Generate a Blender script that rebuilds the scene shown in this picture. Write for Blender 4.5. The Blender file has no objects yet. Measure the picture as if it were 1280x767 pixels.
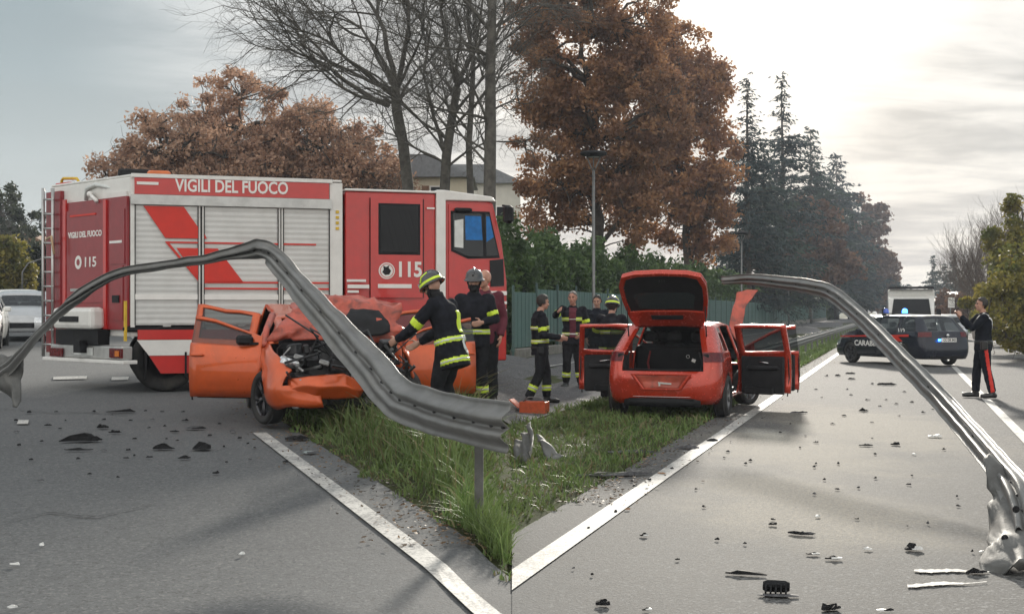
import bpy, math, random
import numpy as np
from mathutils import Vector, Matrix, noise as mnoise
random.seed(7); rng = np.random.default_rng(7)
SC = bpy.context.scene; COL = SC.collection
R = math.radians

# ------------------------------------------------------------------ camera, sky, sun, exposure
FPX, HZ, CH = 1600.0, 389.0, 1.6         # focal length in photo pixels, horizon row, eye height
cam_d = bpy.data.cameras.new('camera'); cam = bpy.data.objects.new('camera', cam_d); COL.objects.link(cam)
cam.location = (0, 0, CH); cam.rotation_euler = (R(90), 0, 0)
cam_d.sensor_width = 36.0; cam_d.lens = 36.0*FPX/1280.0; cam_d.shift_y = (HZ-383.5)/1280.0
cam_d.clip_start = 0.1; cam_d.clip_end = 5000
SC.camera = cam

SUN_AZ, SUN_EL = 10.5, 17.0              # degrees right of the view axis, above the horizon
sun_dir = Vector((math.sin(R(SUN_AZ))*math.cos(R(SUN_EL)), math.cos(R(SUN_AZ))*math.cos(R(SUN_EL)), math.sin(R(SUN_EL))))
sd = bpy.data.lights.new('sun', 'SUN'); sd.energy = 4.2; sd.angle = R(4.0); sd.color = (1.0, 0.93, 0.82)
sun = bpy.data.objects.new('sun', sd); COL.objects.link(sun); sun.location = (6, 30, 40)
sun.rotation_euler = (-sun_dir).to_track_quat('-Z', 'Y').to_euler()

SC.view_settings.view_transform = 'Standard'; SC.view_settings.look = 'None'
SC.view_settings.gamma = 1.0; SC.view_settings.use_curve_mapping = False
SC.view_settings.exposure = 0.45

world = bpy.data.worlds.new("World"); SC.world = world; world.use_nodes = True

class NT:
    """small node-tree writer"""
    def __init__(s, tree): s.t = tree; s.n = tree.nodes; s.l = tree.links
    def new(s, typ, **kw):
        n = s.n.new(typ)
        for k, v in kw.items(): setattr(n, k, v)
        return n
    def put(s, sock, v):
        if isinstance(v, bpy.types.NodeSocket): s.l.new(v, sock)
        elif v is not None: sock.default_value = v
    def math(s, op, a, b=None, c=None, clamp=False):
        n = s.new('ShaderNodeMath', operation=op); n.use_clamp = clamp
        s.put(n.inputs[0], a); s.put(n.inputs[1], b); s.put(n.inputs[2], c)
        return n.outputs[0]
    def vmath(s, op, a, b=None):
        n = s.new('ShaderNodeVectorMath', operation=op); s.put(n.inputs[0], a); s.put(n.inputs[1], b)
        return n.outputs['Value'] if op in ('DOT_PRODUCT', 'LENGTH') else n.outputs[0]
    def mix(s, f, a, b, mode='MIX'):
        n = s.new('ShaderNodeMix', data_type='RGBA', blend_type=mode)
        s.put(n.inputs[0], f)
        for i, v in ((6, a), (7, b)):
            if isinstance(v, (tuple, list)): v = (*v[:3], 1)
            s.put(n.inputs[i], v)
        return n.outputs[2]
    def ramp(s, f, a, b, smooth=True):
        n = s.new('ShaderNodeMapRange'); n.interpolation_type = 'SMOOTHSTEP' if smooth else 'LINEAR'; n.clamp = True
        s.put(n.inputs[0], f); n.inputs[1].default_value = a; n.inputs[2].default_value = b
        return n.outputs[0]
    def noise(s, vec, scale, detail=4, rough=0.55, dist=0.0):
        n = s.new('ShaderNodeTexNoise'); s.put(n.inputs['Vector'], vec)
        n.inputs['Scale'].default_value = scale; n.inputs['Detail'].default_value = detail
        n.inputs['Roughness'].default_value = rough; n.inputs['Distortion'].default_value = dist
        return n.outputs[0]

wt = NT(world.node_tree); wt.n.clear()
out = wt.new('ShaderNodeOutputWorld'); bg = wt.new('ShaderNodeBackground'); wt.l.new(bg.outputs[0], out.inputs[0])
bg.inputs['Strength'].default_value = 0.1
sky = wt.new('ShaderNodeTexSky', sky_type='NISHITA'); sky.sun_disc = False
sky.sun_elevation = R(SUN_EL); sky.sun_rotation = R(SUN_AZ); sky.air_density = 1.5; sky.dust_density = 3.0
tc = wt.new('ShaderNodeTexCoord'); d = wt.vmath('NORMALIZE', tc.outputs['Generated'])
sep = wt.new('ShaderNodeSeparateXYZ'); wt.l.new(d, sep.inputs[0])
z = sep.outputs[2]; zc = wt.math('MAXIMUM', z, 0.0)
cosang = wt.vmath('DOT_PRODUCT', d, tuple(sun_dir))
# flat cloud deck seen in perspective: streaks get thin towards the horizon
den = wt.math('ADD', zc, 0.12)
cx = wt.math('DIVIDE', sep.outputs[0], den); cy = wt.math('DIVIDE', sep.outputs[1], den)
cv = wt.new('ShaderNodeCombineXYZ'); wt.l.new(wt.math('MULTIPLY', cx, 0.55), cv.inputs[0]); wt.l.new(cy, cv.inputs[1])
n1 = wt.noise(cv.outputs[0], 1.15, 7, 0.56, 0.6); n2 = wt.noise(cv.outputs[0], 4.0, 5, 0.6, 0.3)
nn = wt.math('ADD', wt.math('MULTIPLY', n1, 0.72), wt.math('MULTIPLY', n2, 0.28))
thick = wt.ramp(nn, 0.40, 0.57)                          # 1 = thick grey cloud
glow = wt.ramp(cosang, 0.86, 0.955)
core = wt.ramp(cosang, 0.981, 1.0)
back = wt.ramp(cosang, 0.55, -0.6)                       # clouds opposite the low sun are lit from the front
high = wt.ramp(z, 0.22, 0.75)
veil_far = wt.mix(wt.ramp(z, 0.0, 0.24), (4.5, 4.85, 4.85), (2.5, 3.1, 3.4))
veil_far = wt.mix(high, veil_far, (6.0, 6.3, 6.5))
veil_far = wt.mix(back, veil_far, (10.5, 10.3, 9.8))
thin_near = wt.mix(wt.ramp(z, 0.0, 0.2), (6.5, 6.5, 6.2), (6.7, 6.75, 6.7))
grey_near = (3.7, 3.95, 4.15)
near = wt.mix(wt.math('MULTIPLY', thick, wt.math('SUBTRACT', 1.0, wt.math('MULTIPLY', core, 0.6))), thin_near, grey_near)
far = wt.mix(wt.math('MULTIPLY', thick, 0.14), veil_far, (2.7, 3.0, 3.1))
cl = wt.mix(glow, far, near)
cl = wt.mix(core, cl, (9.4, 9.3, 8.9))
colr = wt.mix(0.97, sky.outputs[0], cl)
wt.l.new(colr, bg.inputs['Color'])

# ------------------------------------------------------------------ helpers
def tag(o, label=None, cat=None, group=None, kind=None):
    if label: o['label'] = label
    if cat: o['category'] = cat
    if group: o['group'] = group
    if kind: o['kind'] = kind
    return o
def empty(name, loc=(0,0,0), rz=0.0, label=None, cat=None, group=None):
    o = bpy.data.objects.new(name, None); COL.objects.link(o); o.empty_display_size = 0.2
    o.location = loc; o.rotation_euler = (0, 0, rz)
    return tag(o, label, cat, group)
def mesh_obj(name, verts, faces, mats, parent=None, midx=None, smooth=False):
    me = bpy.data.meshes.new(name)
    if isinstance(verts, np.ndarray) and isinstance(faces, np.ndarray):
        nv, nf, k = len(verts), len(faces), faces.shape[1]
        me.vertices.add(nv); me.vertices.foreach_set('co', np.ascontiguousarray(verts, dtype=np.float32).ravel())
        me.loops.add(nf*k); me.loops.foreach_set('vertex_index', np.ascontiguousarray(faces, dtype=np.int32).ravel())
        me.polygons.add(nf); me.polygons.foreach_set('loop_start', np.arange(0, nf*k, k, dtype=np.int32))
        me.update(calc_edges=True)
    else:
        me.from_pydata([tuple(v) for v in verts], [], [tuple(f) for f in faces]); me.update()
    for m in (mats if isinstance(mats, (list, tuple)) else [mats]): me.materials.append(m)
    if midx is not None: me.polygons.foreach_set('material_index', np.asarray(midx, dtype=np.int32))
    if smooth: me.polygons.foreach_set('use_smooth', np.ones(len(me.polygons), dtype=bool))
    o = bpy.data.objects.new(name, me); COL.objects.link(o)
    if parent is not None: o.parent = parent
    return o
def copy_tree(o, parent=None):
    c = o.copy(); COL.objects.link(c)
    if parent is not None: c.parent = parent
    for ch in list(o.children): copy_tree(ch, c)
    return c
def smooth01(t): t = np.clip(t, 0, 1); return t*t*(3-2*t)
SLOPE = (HZ-352.0)/FPX
def G(x, y):
    """ground height: the left road climbs gently, the right one is level"""
    x = np.asarray(x, float); y = np.asarray(y, float)
    b = smooth01(-x/(0.06+0.022*np.maximum(y, 0)+0.7*(1-smooth01((y-5.0)/4.5))))
    # a low bank carries the footway and fence beside the right road
    off = (x-0.0144)*0.9572-(y-7.688)*0.2895
    return SLOPE*np.clip(y-4.5, 0, 400)*b + 0.25*smooth01((-off-3.0)/2.6)*smooth01((y-9)/8)*smooth01((x+0.6)/1.2)
def at(px, py):
    """ground point seen at a photo pixel"""
    a, c = (px-640)/FPX, (py-HZ)/FPX
    lo, hi = 1.0, 900.0
    for _ in range(60):
        m = 0.5*(lo+hi)
        if CH-c*m > float(G(a*m, m)): lo = m
        else: hi = m
    return Vector((a*lo, lo, CH-c*lo))
def pt(px, py, Y): return Vector(((px-640)/FPX*Y, Y, CH-(py-HZ)/FPX*Y))
def ground(x, y, dz=0.0): return Vector((x, y, float(G(x, y))+dz))

class MB:
    """collects simple shapes into one mesh"""
    def __init__(s): s.v = []; s.f = []; s.m = []
    def add(s, vs, fs, m=0):
        o = len(s.v); s.v += [tuple(v) for v in vs]; s.f += [tuple(i+o for i in f) for f in fs]; s.m += [m]*len(fs); return s
    def box(s, c, size, rot=None, m=0, bev=0.0, taper=1.0):
        hx, hy, hz = size[0]/2, size[1]/2, size[2]/2
        if bev <= 0:
            vs = [Vector((sx*hx*(taper if sz > 0 else 1), sy*hy*(taper if sz > 0 else 1), sz*hz)) for sz in (-1, 1) for sx, sy in ((-1,-1),(1,-1),(1,1),(-1,1))]
            fs = [(0,3,2,1),(4,5,6,7),(0,1,5,4),(1,2,6,5),(2,3,7,6),(3,0,4,7)]
        else:
            b = min(bev, hx*.9, hy*.9, hz*.9); vs = []
            for zz, ins in ((-hz, b), (-hz+b, 0), (hz-b, 0), (hz, b)):
                k = taper if zz > 0 else 1
                for sx, sy in ((-1,-1),(1,-1),(1,1),(-1,1)):
                    ax, ay = (hx-ins)*k, (hy-ins)*k
                    if sx*sy > 0: vs += [Vector((sx*ax, sy*(ay-b), zz)), Vector((sx*(ax-b), sy*ay, zz))] if False else ([Vector((sx*ax, sy*(ay-b), zz)), Vector((sx*(ax-b), sy*ay, zz))])
                    else: vs += [Vector((sx*(ax-b), sy*ay, zz)), Vector((sx*ax, sy*(ay-b), zz))]
            fs = []
            for k in range(3):
                for i in range(8):
                    j = (i+1) % 8; fs.append((k*8+i, k*8+j, (k+1)*8+j, (k+1)*8+i))
            fs += [tuple(range(7,-1,-1)), tuple(range(24,32))]
        M = rot if rot is not None else Matrix.Identity(3)
        c = Vector(c); return s.add([M @ v + c for v in vs], fs, m)
    def tube(s, pts, rad, n=8, m=0, caps=True):
        pts = [Vector(p) for p in pts]; k = len(pts)
        if not isinstance(rad, (list, tuple)): rad = [rad]*k
        up = None; vs = []
        for i, p in enumerate(pts):
            t = (pts[min(i+1, k-1)]-pts[max(i-1, 0)])
            if t.length < 1e-9: t = Vector((0,0,1))
            t.normalize()
            if up is None: up = t.orthogonal().normalized()
            else:
                up = up - t*up.dot(t)
                up = up.normalized() if up.length > 1e-6 else t.orthogonal().normalized()
            w = t.cross(up)
            for j in range(n):
                a = 2*math.pi*j/n; vs.append(p + (up*math.cos(a)+w*math.sin(a))*rad[i])
        fs = [(i*n+j, i*n+(j+1)%n, (i+1)*n+(j+1)%n, (i+1)*n+j) for i in range(k-1) for j in range(n)]
        if caps: fs += [tuple(range(n-1,-1,-1)), tuple(range((k-1)*n, k*n))]
        return s.add(vs, fs, m)
    def lathe(s, prof, n=20, M=None, m=0):
        """prof: (radius, height) pairs turned about local z"""
        vs = []; k = len(prof)
        for r, h in prof:
            for j in range(n):
                a = 2*math.pi*j/n; vs.append(Vector((r*math.cos(a), r*math.sin(a), h)))
        fs = [(i*n+j, i*n+(j+1)%n, (i+1)*n+(j+1)%n, (i+1)*n+j) for i in range(k-1) for j in range(n)]
        if M is not None: vs = [M @ v for v in vs]
        return s.add(vs, fs, m)
    def sphere(s, c, r, n=10, k=7, m=0, rot=None):
        r = Vector(r) if hasattr(r, '__len__') else Vector((r, r, r)); c = Vector(c); vs = []; fs = []
        for i in range(1, k):
            th = math.pi*i/k
            for j in range(n):
                a = 2*math.pi*j/n; vs.append(Vector((r.x*math.sin(th)*math.cos(a), r.y*math.sin(th)*math.sin(a), r.z*math.cos(th))))
        vs += [Vector((0,0,r.z)), Vector((0,0,-r.z))]; T, B = len(vs)-2, len(vs)-1
        for i in range(k-2):
            for j in range(n): fs.append((i*n+j, (i+1)*n+j, (i+1)*n+(j+1)%n, i*n+(j+1)%n))
        for j in range(n): fs.append((T, j, (j+1)%n)); fs.append((B, (k-2)*n+(j+1)%n, (k-2)*n+j))
        if rot is not None: vs = [rot @ v for v in vs]
        return s.add([v+c for v in vs], fs, m)
    def prism(s, poly, depth, M=None, m=0):
        """poly in local xy extruded along z"""
        n = len(poly); vs = [Vector((x, y, 0)) for x, y in poly]+[Vector((x, y, depth)) for x, y in poly]
        fs = [tuple(range(n-1,-1,-1)), tuple(range(n, 2*n))]+[(i, (i+1)%n, n+(i+1)%n, n+i) for i in range(n)]
        if M is not None: vs = [M @ v for v in vs]
        return s.add(vs, fs, m)
    def build(s, name, mats, parent=None, smooth=False, **kw):
        return mesh_obj(name, s.v, s.f, mats, parent, s.m, smooth)
def bevel(o, w=0.01, seg=2, ang=35):
    m = o.modifiers.new('bevel', 'BEVEL'); m.width = w; m.segments = seg; m.limit_method = 'ANGLE'; m.angle_limit = R(ang); return o
def bake(o):
    """apply the modifiers of one object"""
    dg = bpy.context.evaluated_depsgraph_get(); ev = o.evaluated_get(dg)
    me = bpy.data.meshes.new_from_object(ev, depsgraph=dg); old = o.data; o.modifiers.clear(); o.data = me
    bpy.data.meshes.remove(old); return o

# ------------------------------------------------------------------ materials
MATS = {}
def mat(name, col, rough=0.6, metal=0.0, var=0.12, scale=6.0, bump=0.0, bscale=40.0, coat=0.0, emit=None, spec=0.5, trans=0.0, dirt=None, dscale=3.0, dmix=0.35, sss=0.0):
    if name in MATS: return MATS[name]
    m = bpy.data.materials.new(name); m.use_nodes = True; t = NT(m.node_tree); t.n.clear()
    o = t.new('ShaderNodeOutputMaterial'); b = t.new('ShaderNodeBsdfPrincipled'); t.l.new(b.outputs[0], o.inputs[0])
    c = t.new('ShaderNodeTexCoord').outputs['Object']
    n = t.noise(c, scale, 5, 0.6)
    hi = tuple(min(1, x*(1+var)) for x in col); lo = tuple(x*(1-var) for x in col)
    cc = t.mix(t.ramp(n, 0.3, 0.7), lo, hi)
    if dirt:
        dn = t.noise(c, dscale, 6, 0.65, 0.5)
        cc = t.mix(t.math('MULTIPLY', t.ramp(dn, 0.48, 0.68), dmix), cc, dirt)
    t.put(b.inputs['Base Color'], cc)
    t.put(b.inputs['Roughness'], t.math('ADD', rough-0.06, t.math('MULTIPLY', t.noise(c, scale*2.3, 3), 0.12)))
    b.inputs['Metallic'].default_value = metal; b.inputs['Coat Weight'].default_value = coat; b.inputs['Coat Roughness'].default_value = 0.06
    b.inputs['Specular IOR Level'].default_value = spec; b.inputs['Transmission Weight'].default_value = trans
    if sss: b.inputs['Subsurface Weight'].default_value = sss; b.inputs['Subsurface Radius'].default_value = (0.01, 0.004, 0.002)
    if emit: b.inputs['Emission Color'].default_value = (*emit[:3], 1); b.inputs['Emission Strength'].default_value = emit[3]
    if bump:
        bn = t.new('ShaderNodeBump'); bn.inputs['Strength'].default_value = bump; bn.inputs['Distance'].default_value = 0.01
        t.put(bn.inputs['Height'], t.noise(c, bscale, 4, 0.6)); t.l.new(bn.outputs[0], b.inputs['Normal'])
    MATS[name] = m; return m
def leaf_mat(name, cols, rough=0.6, trans=0.25):
    """leaves: hue varies per leaf island and by clump; light passes through thin leaves"""
    if name in MATS: return MATS[name]
    m = bpy.data.materials.new(name); m.use_nodes = True; t = NT(m.node_tree); t.n.clear()
    o = t.new('ShaderNodeOutputMaterial'); b = t.new('ShaderNodeBsdfPrincipled'); tr = t.new('ShaderNodeBsdfTranslucent'); mx = t.new('ShaderNodeMixShader')
    g = t.new('ShaderNodeNewGeometry'); rnd = g.outputs['Random Per Island']
    c = t.new('ShaderNodeTexCoord').outputs['Object']
    cc = t.mix(rnd, cols[0], cols[1])
    cc = t.mix(t.ramp(t.noise(c, 0.9, 3), 0.38, 0.66), cc, cols[2])
    t.put(b.inputs['Base Color'], cc); t.put(tr.inputs['Color'], cc); b.inputs['Roughness'].default_value = rough
    b.inputs['Specular IOR Level'].default_value = 0.3
    mx.inputs[0].default_value = trans
    t.l.new(b.outputs[0], mx.inputs[1]); t.l.new(tr.outputs[0], mx.inputs[2]); t.l.new(mx.outputs[0], o.inputs[0])
    MATS[name] = m; return m
def glass_mat(name, tint=(0.02,0.025,0.03), clear=0.35, rough=0.04, spec=0.6):
    if name in MATS: return MATS[name]
    m = bpy.data.materials.new(name); m.use_nodes = True; t = NT(m.node_tree); t.n.clear()
    o = t.new('ShaderNodeOutputMaterial'); b = t.new('ShaderNodeBsdfPrincipled'); tr = t.new('ShaderNodeBsdfTransparent'); mx = t.new('ShaderNodeMixShader')
    b.inputs['Base Color'].default_value = (*tint, 1); b.inputs['Specular IOR Level'].default_value = spec
    c = t.new('ShaderNodeTexCoord').outputs['Object']
    t.put(b.inputs['Roughness'], t.math('ADD', rough, t.math('MULTIPLY', t.noise(c, 8, 3), 0.05)))
    tr.inputs[0].default_value = (0.75, 0.8, 0.8, 1); mx.inputs[0].default_value = clear
    t.l.new(b.outputs[0], mx.inputs[1]); t.l.new(tr.outputs[0], mx.inputs[2]); t.l.new(mx.outputs[0], o.inputs[0])
    MATS[name] = m; return m
def asphalt_mat(name, lo, hi, powder=None, left=None):
    m = bpy.data.materials.new(name); m.use_nodes = True; t = NT(m.node_tree); t.n.clear()
    o = t.new('ShaderNodeOutputMaterial'); b = t.new('ShaderNodeBsdfPrincipled'); t.l.new(b.outputs[0], o.inputs[0])
    c = t.new('ShaderNodeTexCoord').outputs['Object']
    big = t.ramp(t.noise(c, 0.35, 5, 0.6), 0.3, 0.7); mid = t.ramp(t.noise(c, 2.2, 5, 0.65), 0.3, 0.72)
    vo = t.new('ShaderNodeTexVoronoi'); t.l.new(c, vo.inputs['Vector']); vo.inputs['Scale'].default_value = 75.0
    st = t.new('ShaderNodeSeparateColor'); t.l.new(vo.outputs['Color'], st.inputs[0])
    vo2 = t.new('ShaderNodeTexVoronoi'); t.l.new(c, vo2.inputs['Vector']); vo2.inputs['Scale'].default_value = 42.0
    st2 = t.new('ShaderNodeSeparateColor'); t.l.new(vo2.outputs['Color'], st2.inputs[0])
    stone = t.math('ADD', t.math('MULTIPLY', st.outputs[0], 0.5), t.math('MULTIPLY', st2.outputs[1], 0.5))
    bm = t.math('ADD', t.math('MULTIPLY', big, 0.6), t.math('MULTIPLY', mid, 0.25))
    cc = t.mix(bm, lo, hi)
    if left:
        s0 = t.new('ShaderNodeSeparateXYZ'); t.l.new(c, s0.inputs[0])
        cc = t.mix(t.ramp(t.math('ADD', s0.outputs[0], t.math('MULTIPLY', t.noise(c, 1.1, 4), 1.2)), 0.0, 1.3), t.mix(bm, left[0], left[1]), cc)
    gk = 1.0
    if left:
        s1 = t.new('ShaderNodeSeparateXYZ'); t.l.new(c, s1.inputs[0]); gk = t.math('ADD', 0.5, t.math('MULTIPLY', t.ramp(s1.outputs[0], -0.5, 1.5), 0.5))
    cc = t.mix(t.math('MULTIPLY', t.ramp(stone, 0.64, 0.88), gk), cc, tuple(min(1, x*2.0) for x in hi))
    cc = t.mix(t.math('MULTIPLY', t.ramp(stone, 0.38, 0.15), gk), cc, tuple(x*0.42 for x in lo))
    # tyre-polished and tar-stained patches
    cc = t.mix(t.math('MULTIPLY', t.ramp(t.noise(c, 0.9, 6, 0.7, 1.0), 0.6, 0.74), 0.35), cc, tuple(x*0.6 for x in lo))
    if powder:
        cc2 = None; sx = t.new('ShaderNodeSeparateXYZ'); t.l.new(c, sx.inputs[0])
        for (px_, py_, rx, ry) in powder:
            dx = t.math('DIVIDE', t.math('SUBTRACT', sx.outputs[0], px_), rx); dy = t.math('DIVIDE', t.math('SUBTRACT', sx.outputs[1], py_), ry)
            rr = t.math('SQRT', t.math('ADD', t.math('MULTIPLY', dx, dx), t.math('MULTIPLY', dy, dy)))
            rr = t.math('ADD', rr, t.math('MULTIPLY', t.math('SUBTRACT', t.noise(c, 1.3, 6, 0.65), 0.5), 1.5))
            k = t.math('SUBTRACT', 1.0, t.ramp(rr, 0.35, 1.15))
            cc2 = k if cc2 is None else t.math('MAXIMUM', cc2, k)
        gr = t.ramp(t.noise(c, 34, 4, 0.7), 0.40, 0.62)
        cc = t.mix(t.math('MULTIPLY', cc2, t.math('ADD', 0.14, t.math('MULTIPLY', gr, 0.36))), cc, (0.33, 0.295, 0.23))
    t.put(b.inputs['Base Color'], cc); b.inputs['Specular IOR Level'].default_value = 0.22
    t.put(b.inputs['Roughness'], t.math('ADD', 0.80, t.math('MULTIPLY', stone, 0.12)))
    bn = t.new('ShaderNodeBump'); bn.inputs['Strength'].default_value = 0.55; bn.inputs['Distance'].default_value = 0.008
    t.put(bn.inputs['Height'], t.math('ADD', t.math('MULTIPLY', st.outputs[0], 0.5), t.noise(c, 60, 3))); t.l.new(bn.outputs[0], b.inputs['Normal'])
    MATS[name] = m; return m
def paint_line_mat():
    m = bpy.data.materials.new('road_paint'); m.use_nodes = True; t = NT(m.node_tree); t.n.clear()
    o = t.new('ShaderNodeOutputMaterial'); b = t.new('ShaderNodeBsdfPrincipled'); t.l.new(b.outputs[0], o.inputs[0])
    c = t.new('ShaderNodeTexCoord').outputs['Object']
    w = t.math('ADD', t.math('MULTIPLY', t.noise(c, 38, 4, 0.7), 0.6), t.math('MULTIPLY', t.noise(c, 3, 5, 0.7), 0.45))
    cc = t.mix(t.ramp(w, 0.44, 0.64), (0.50, 0.49, 0.46), (0.17, 0.17, 0.167))
    t.put(b.inputs['Base Color'], cc); b.inputs['Roughness'].default_value = 0.7
    bn = t.new('ShaderNodeBump'); bn.inputs['Strength'].default_value = 0.4; bn.inputs['Distance'].default_value = 0.006
    t.put(bn.inputs['Height'], t.noise(c, 70, 3)); t.l.new(bn.outputs[0], b.inputs['Normal'])
    MATS['road_paint'] = m; return m

# ------------------------------------------------------------------ ground, roads, markings
DR = Vector((484/FPX, 1.0)).normalized()          # direction of the right road
DL = Vector((-565/FPX, 1.0)).normalized()         # direction of the left road
NR = Vector((DR.y, -DR.x)); NL = Vector((DL.y, -DL.x))   # to the right of travel
RL0 = at(643, 722); LL0 = at(607, 765)            # a point on each edge line
def rpt(along, off, dz=0.0):                      # along / to the right of the right road's edge line
    p = Vector((RL0.x, RL0.y)) + DR*along + NR*off; return Vector((p.x, p.y, float(G(p.x, p.y))+dz))
def lpt(along, off, dz=0.0):
    p = Vector((LL0.x, LL0.y)) + DL*along + NL*off; return Vector((p.x, p.y, float(G(p.x, p.y))+dz))
def rclip(a, o, dz):                                  # the two roads meet along one seam at the nose of the wedge
    p = rpt(a, o, dz)
    return p if p.x >= 0 else rpt(a-p.x/DR.x, o, dz)
def lclip(a, o, dz):
    p = lpt(a, o, dz)
    return p if p.x <= 0 else lpt(a+p.x/abs(DL.x), o, dz)
def offs_R(x, y): return (x-RL0.x)*NR.x+(y-RL0.y)*NR.y
def offs_L(x, y): return (x-LL0.x)*NL.x+(y-LL0.y)*NL.y
GR_EDGE, GL_EDGE = -0.46, 0.45                    # where grass begins beside each edge line
def spread(a, b, first, grow, lim=60):
    v = [a]; s = first
    while v[-1] < b: v.append(v[-1]+s); s = min(lim, s*grow)
    v[-1] = b; return v
def strip(name, fn, alongs, offs, dz, m, kind='structure'):
    vs = []; fs = []; n = len(offs)
    for a in alongs:
        for o in offs: vs.append(fn(a, o, dz))
    for i in range(len(alongs)-1):
        for j in range(n-1): fs.append((i*n+j, i*n+j+1, (i+1)*n+j+1, (i+1)*n+j))
    ob = mesh_obj(name, vs, fs, m)
    return tag(ob, kind=kind)

M_soil = mat('verge_soil', (0.055, 0.062, 0.03), 0.95, var=0.35, scale=3.0, spec=0.05, bump=0.6, bscale=30)
xs = sorted(set([round(v, 3) for v in np.linspace(-6, 6, 61)] + [v for v in spread(6, 1800, 0.6, 1.25, 300)] + [-v for v in spread(6, 1800, 0.6, 1.25, 300)]))
ys = sorted(set([round(v, 3) for v in np.linspace(-6, 30, 121)] + spread(30, 2500, 0.6, 1.15, 300) + [-v for v in spread(6, 400, 1, 1.5, 100)]))
X, Y = np.meshgrid(xs, ys)
aL = offs_L(X, Y); aR = offs_R(X, Y)
onroad = np.where(X < 0, aL < GL_EDGE+0.08, aR > GR_EDGE-0.08)
Z = G(X, Y) - np.where(onroad, 0.07, 0.0)
vs = np.stack([X, Y, Z], -1).reshape(-1, 3); nx = len(xs)
ii = (np.arange(len(ys)-1)[:, None]*nx + np.arange(nx-1)[None, :]).ravel()
ground_o = mesh_obj('ground', vs, np.stack([ii, ii+1, ii+nx+1, ii+nx], 1), M_soil, smooth=True); tag(ground_o, kind='structure')

pA, pB, pC = at(985, 560), at(1010, 640), at(900, 700)
pD, pE = at(1080, 530), at(960, 610)
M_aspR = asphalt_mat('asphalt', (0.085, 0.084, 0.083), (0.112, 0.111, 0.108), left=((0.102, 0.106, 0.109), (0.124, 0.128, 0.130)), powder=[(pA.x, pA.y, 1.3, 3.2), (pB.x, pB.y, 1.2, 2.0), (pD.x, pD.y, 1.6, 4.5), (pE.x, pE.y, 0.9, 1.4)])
M_aspL = M_aspR
M_paint = paint_line_mat()
al_r = spread(-14, 1500, 0.2, 1.012, 60)
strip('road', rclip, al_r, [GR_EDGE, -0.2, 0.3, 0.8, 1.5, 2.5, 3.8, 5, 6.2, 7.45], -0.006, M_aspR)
al_l = spread(-14, 600, 0.15, 1.012, 30)
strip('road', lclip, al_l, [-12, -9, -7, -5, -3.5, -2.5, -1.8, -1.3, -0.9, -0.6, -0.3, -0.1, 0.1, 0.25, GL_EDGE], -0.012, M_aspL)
def line_strip(name, fn, a0, a1, o0, o1, dz):
    return strip(name, fn, spread(a0, a1, 0.35, 1.03, 30), [o0, (o0+o1)/2, o1], dz, M_paint)
line_strip('edge_line', rclip, -5.5, 900, -0.085, 0.085, 0.004)
line_strip('centre_line', rpt, 1, 900, 3.66, 3.80, 0.004)
line_strip('edge_line', rpt, 5, 900, 6.95, 7.08, 0.004)
line_strip('edge_line', lclip, -4.0, 8.15, -0.075, 0.075, 0.003)
line_strip('edge_line', lpt, 13.5, 200, -0.075, 0.075, 0.003)
# dashes of the left road's centre line
for (x0, y0, x1, y1) in ((66, 473, 108, 472), (139, 473.5, 160, 473)):
    a, b_ = at(x0, y0+1.6), at(x1, y1+1.6); c_, d_ = at(x1+1, y1-2), at(x0+1, y0-2)
    mesh_obj('centre_dash', [v+Vector((0,0,0.006)) for v in (a, b_, c_, d_)], [(0,1,2,3)], M_paint)['kind'] = 'structure'
a, b_, c_, d_ = at(21, 530), at(35, 530), at(36, 525), at(23, 525)
mesh_obj('paint_scrap', [v+Vector((0,0,0.006)) for v in (a, b_, c_, d_)], [(0,1,2,3)], M_paint)['kind'] = 'structure'
# verge path behind the right-hand verge (grey footway with a white line)
M_path = asphalt_mat('asphalt_path', (0.075, 0.075, 0.078), (0.11, 0.11, 0.112))
def ppt(a, o, dz):
    p = rpt(a, o, dz)
    if p.x < -0.55:                                  # the footway starts where the gore of grass ends
        a += (-0.55-p.x)/DR.x; p = rpt(a, o, dz)
    return p
strip('footway', ppt, spread(9.5, 700, 0.4, 1.05, 40), [-8.0, -6.6, -5.4, -4.2, -3.4, -2.9], 0.03, M_path)
strip('path_line', ppt, spread(9.5, 300, 0.4, 1.05, 40), [-5.9, -5.8], 0.036, M_paint)
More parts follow.
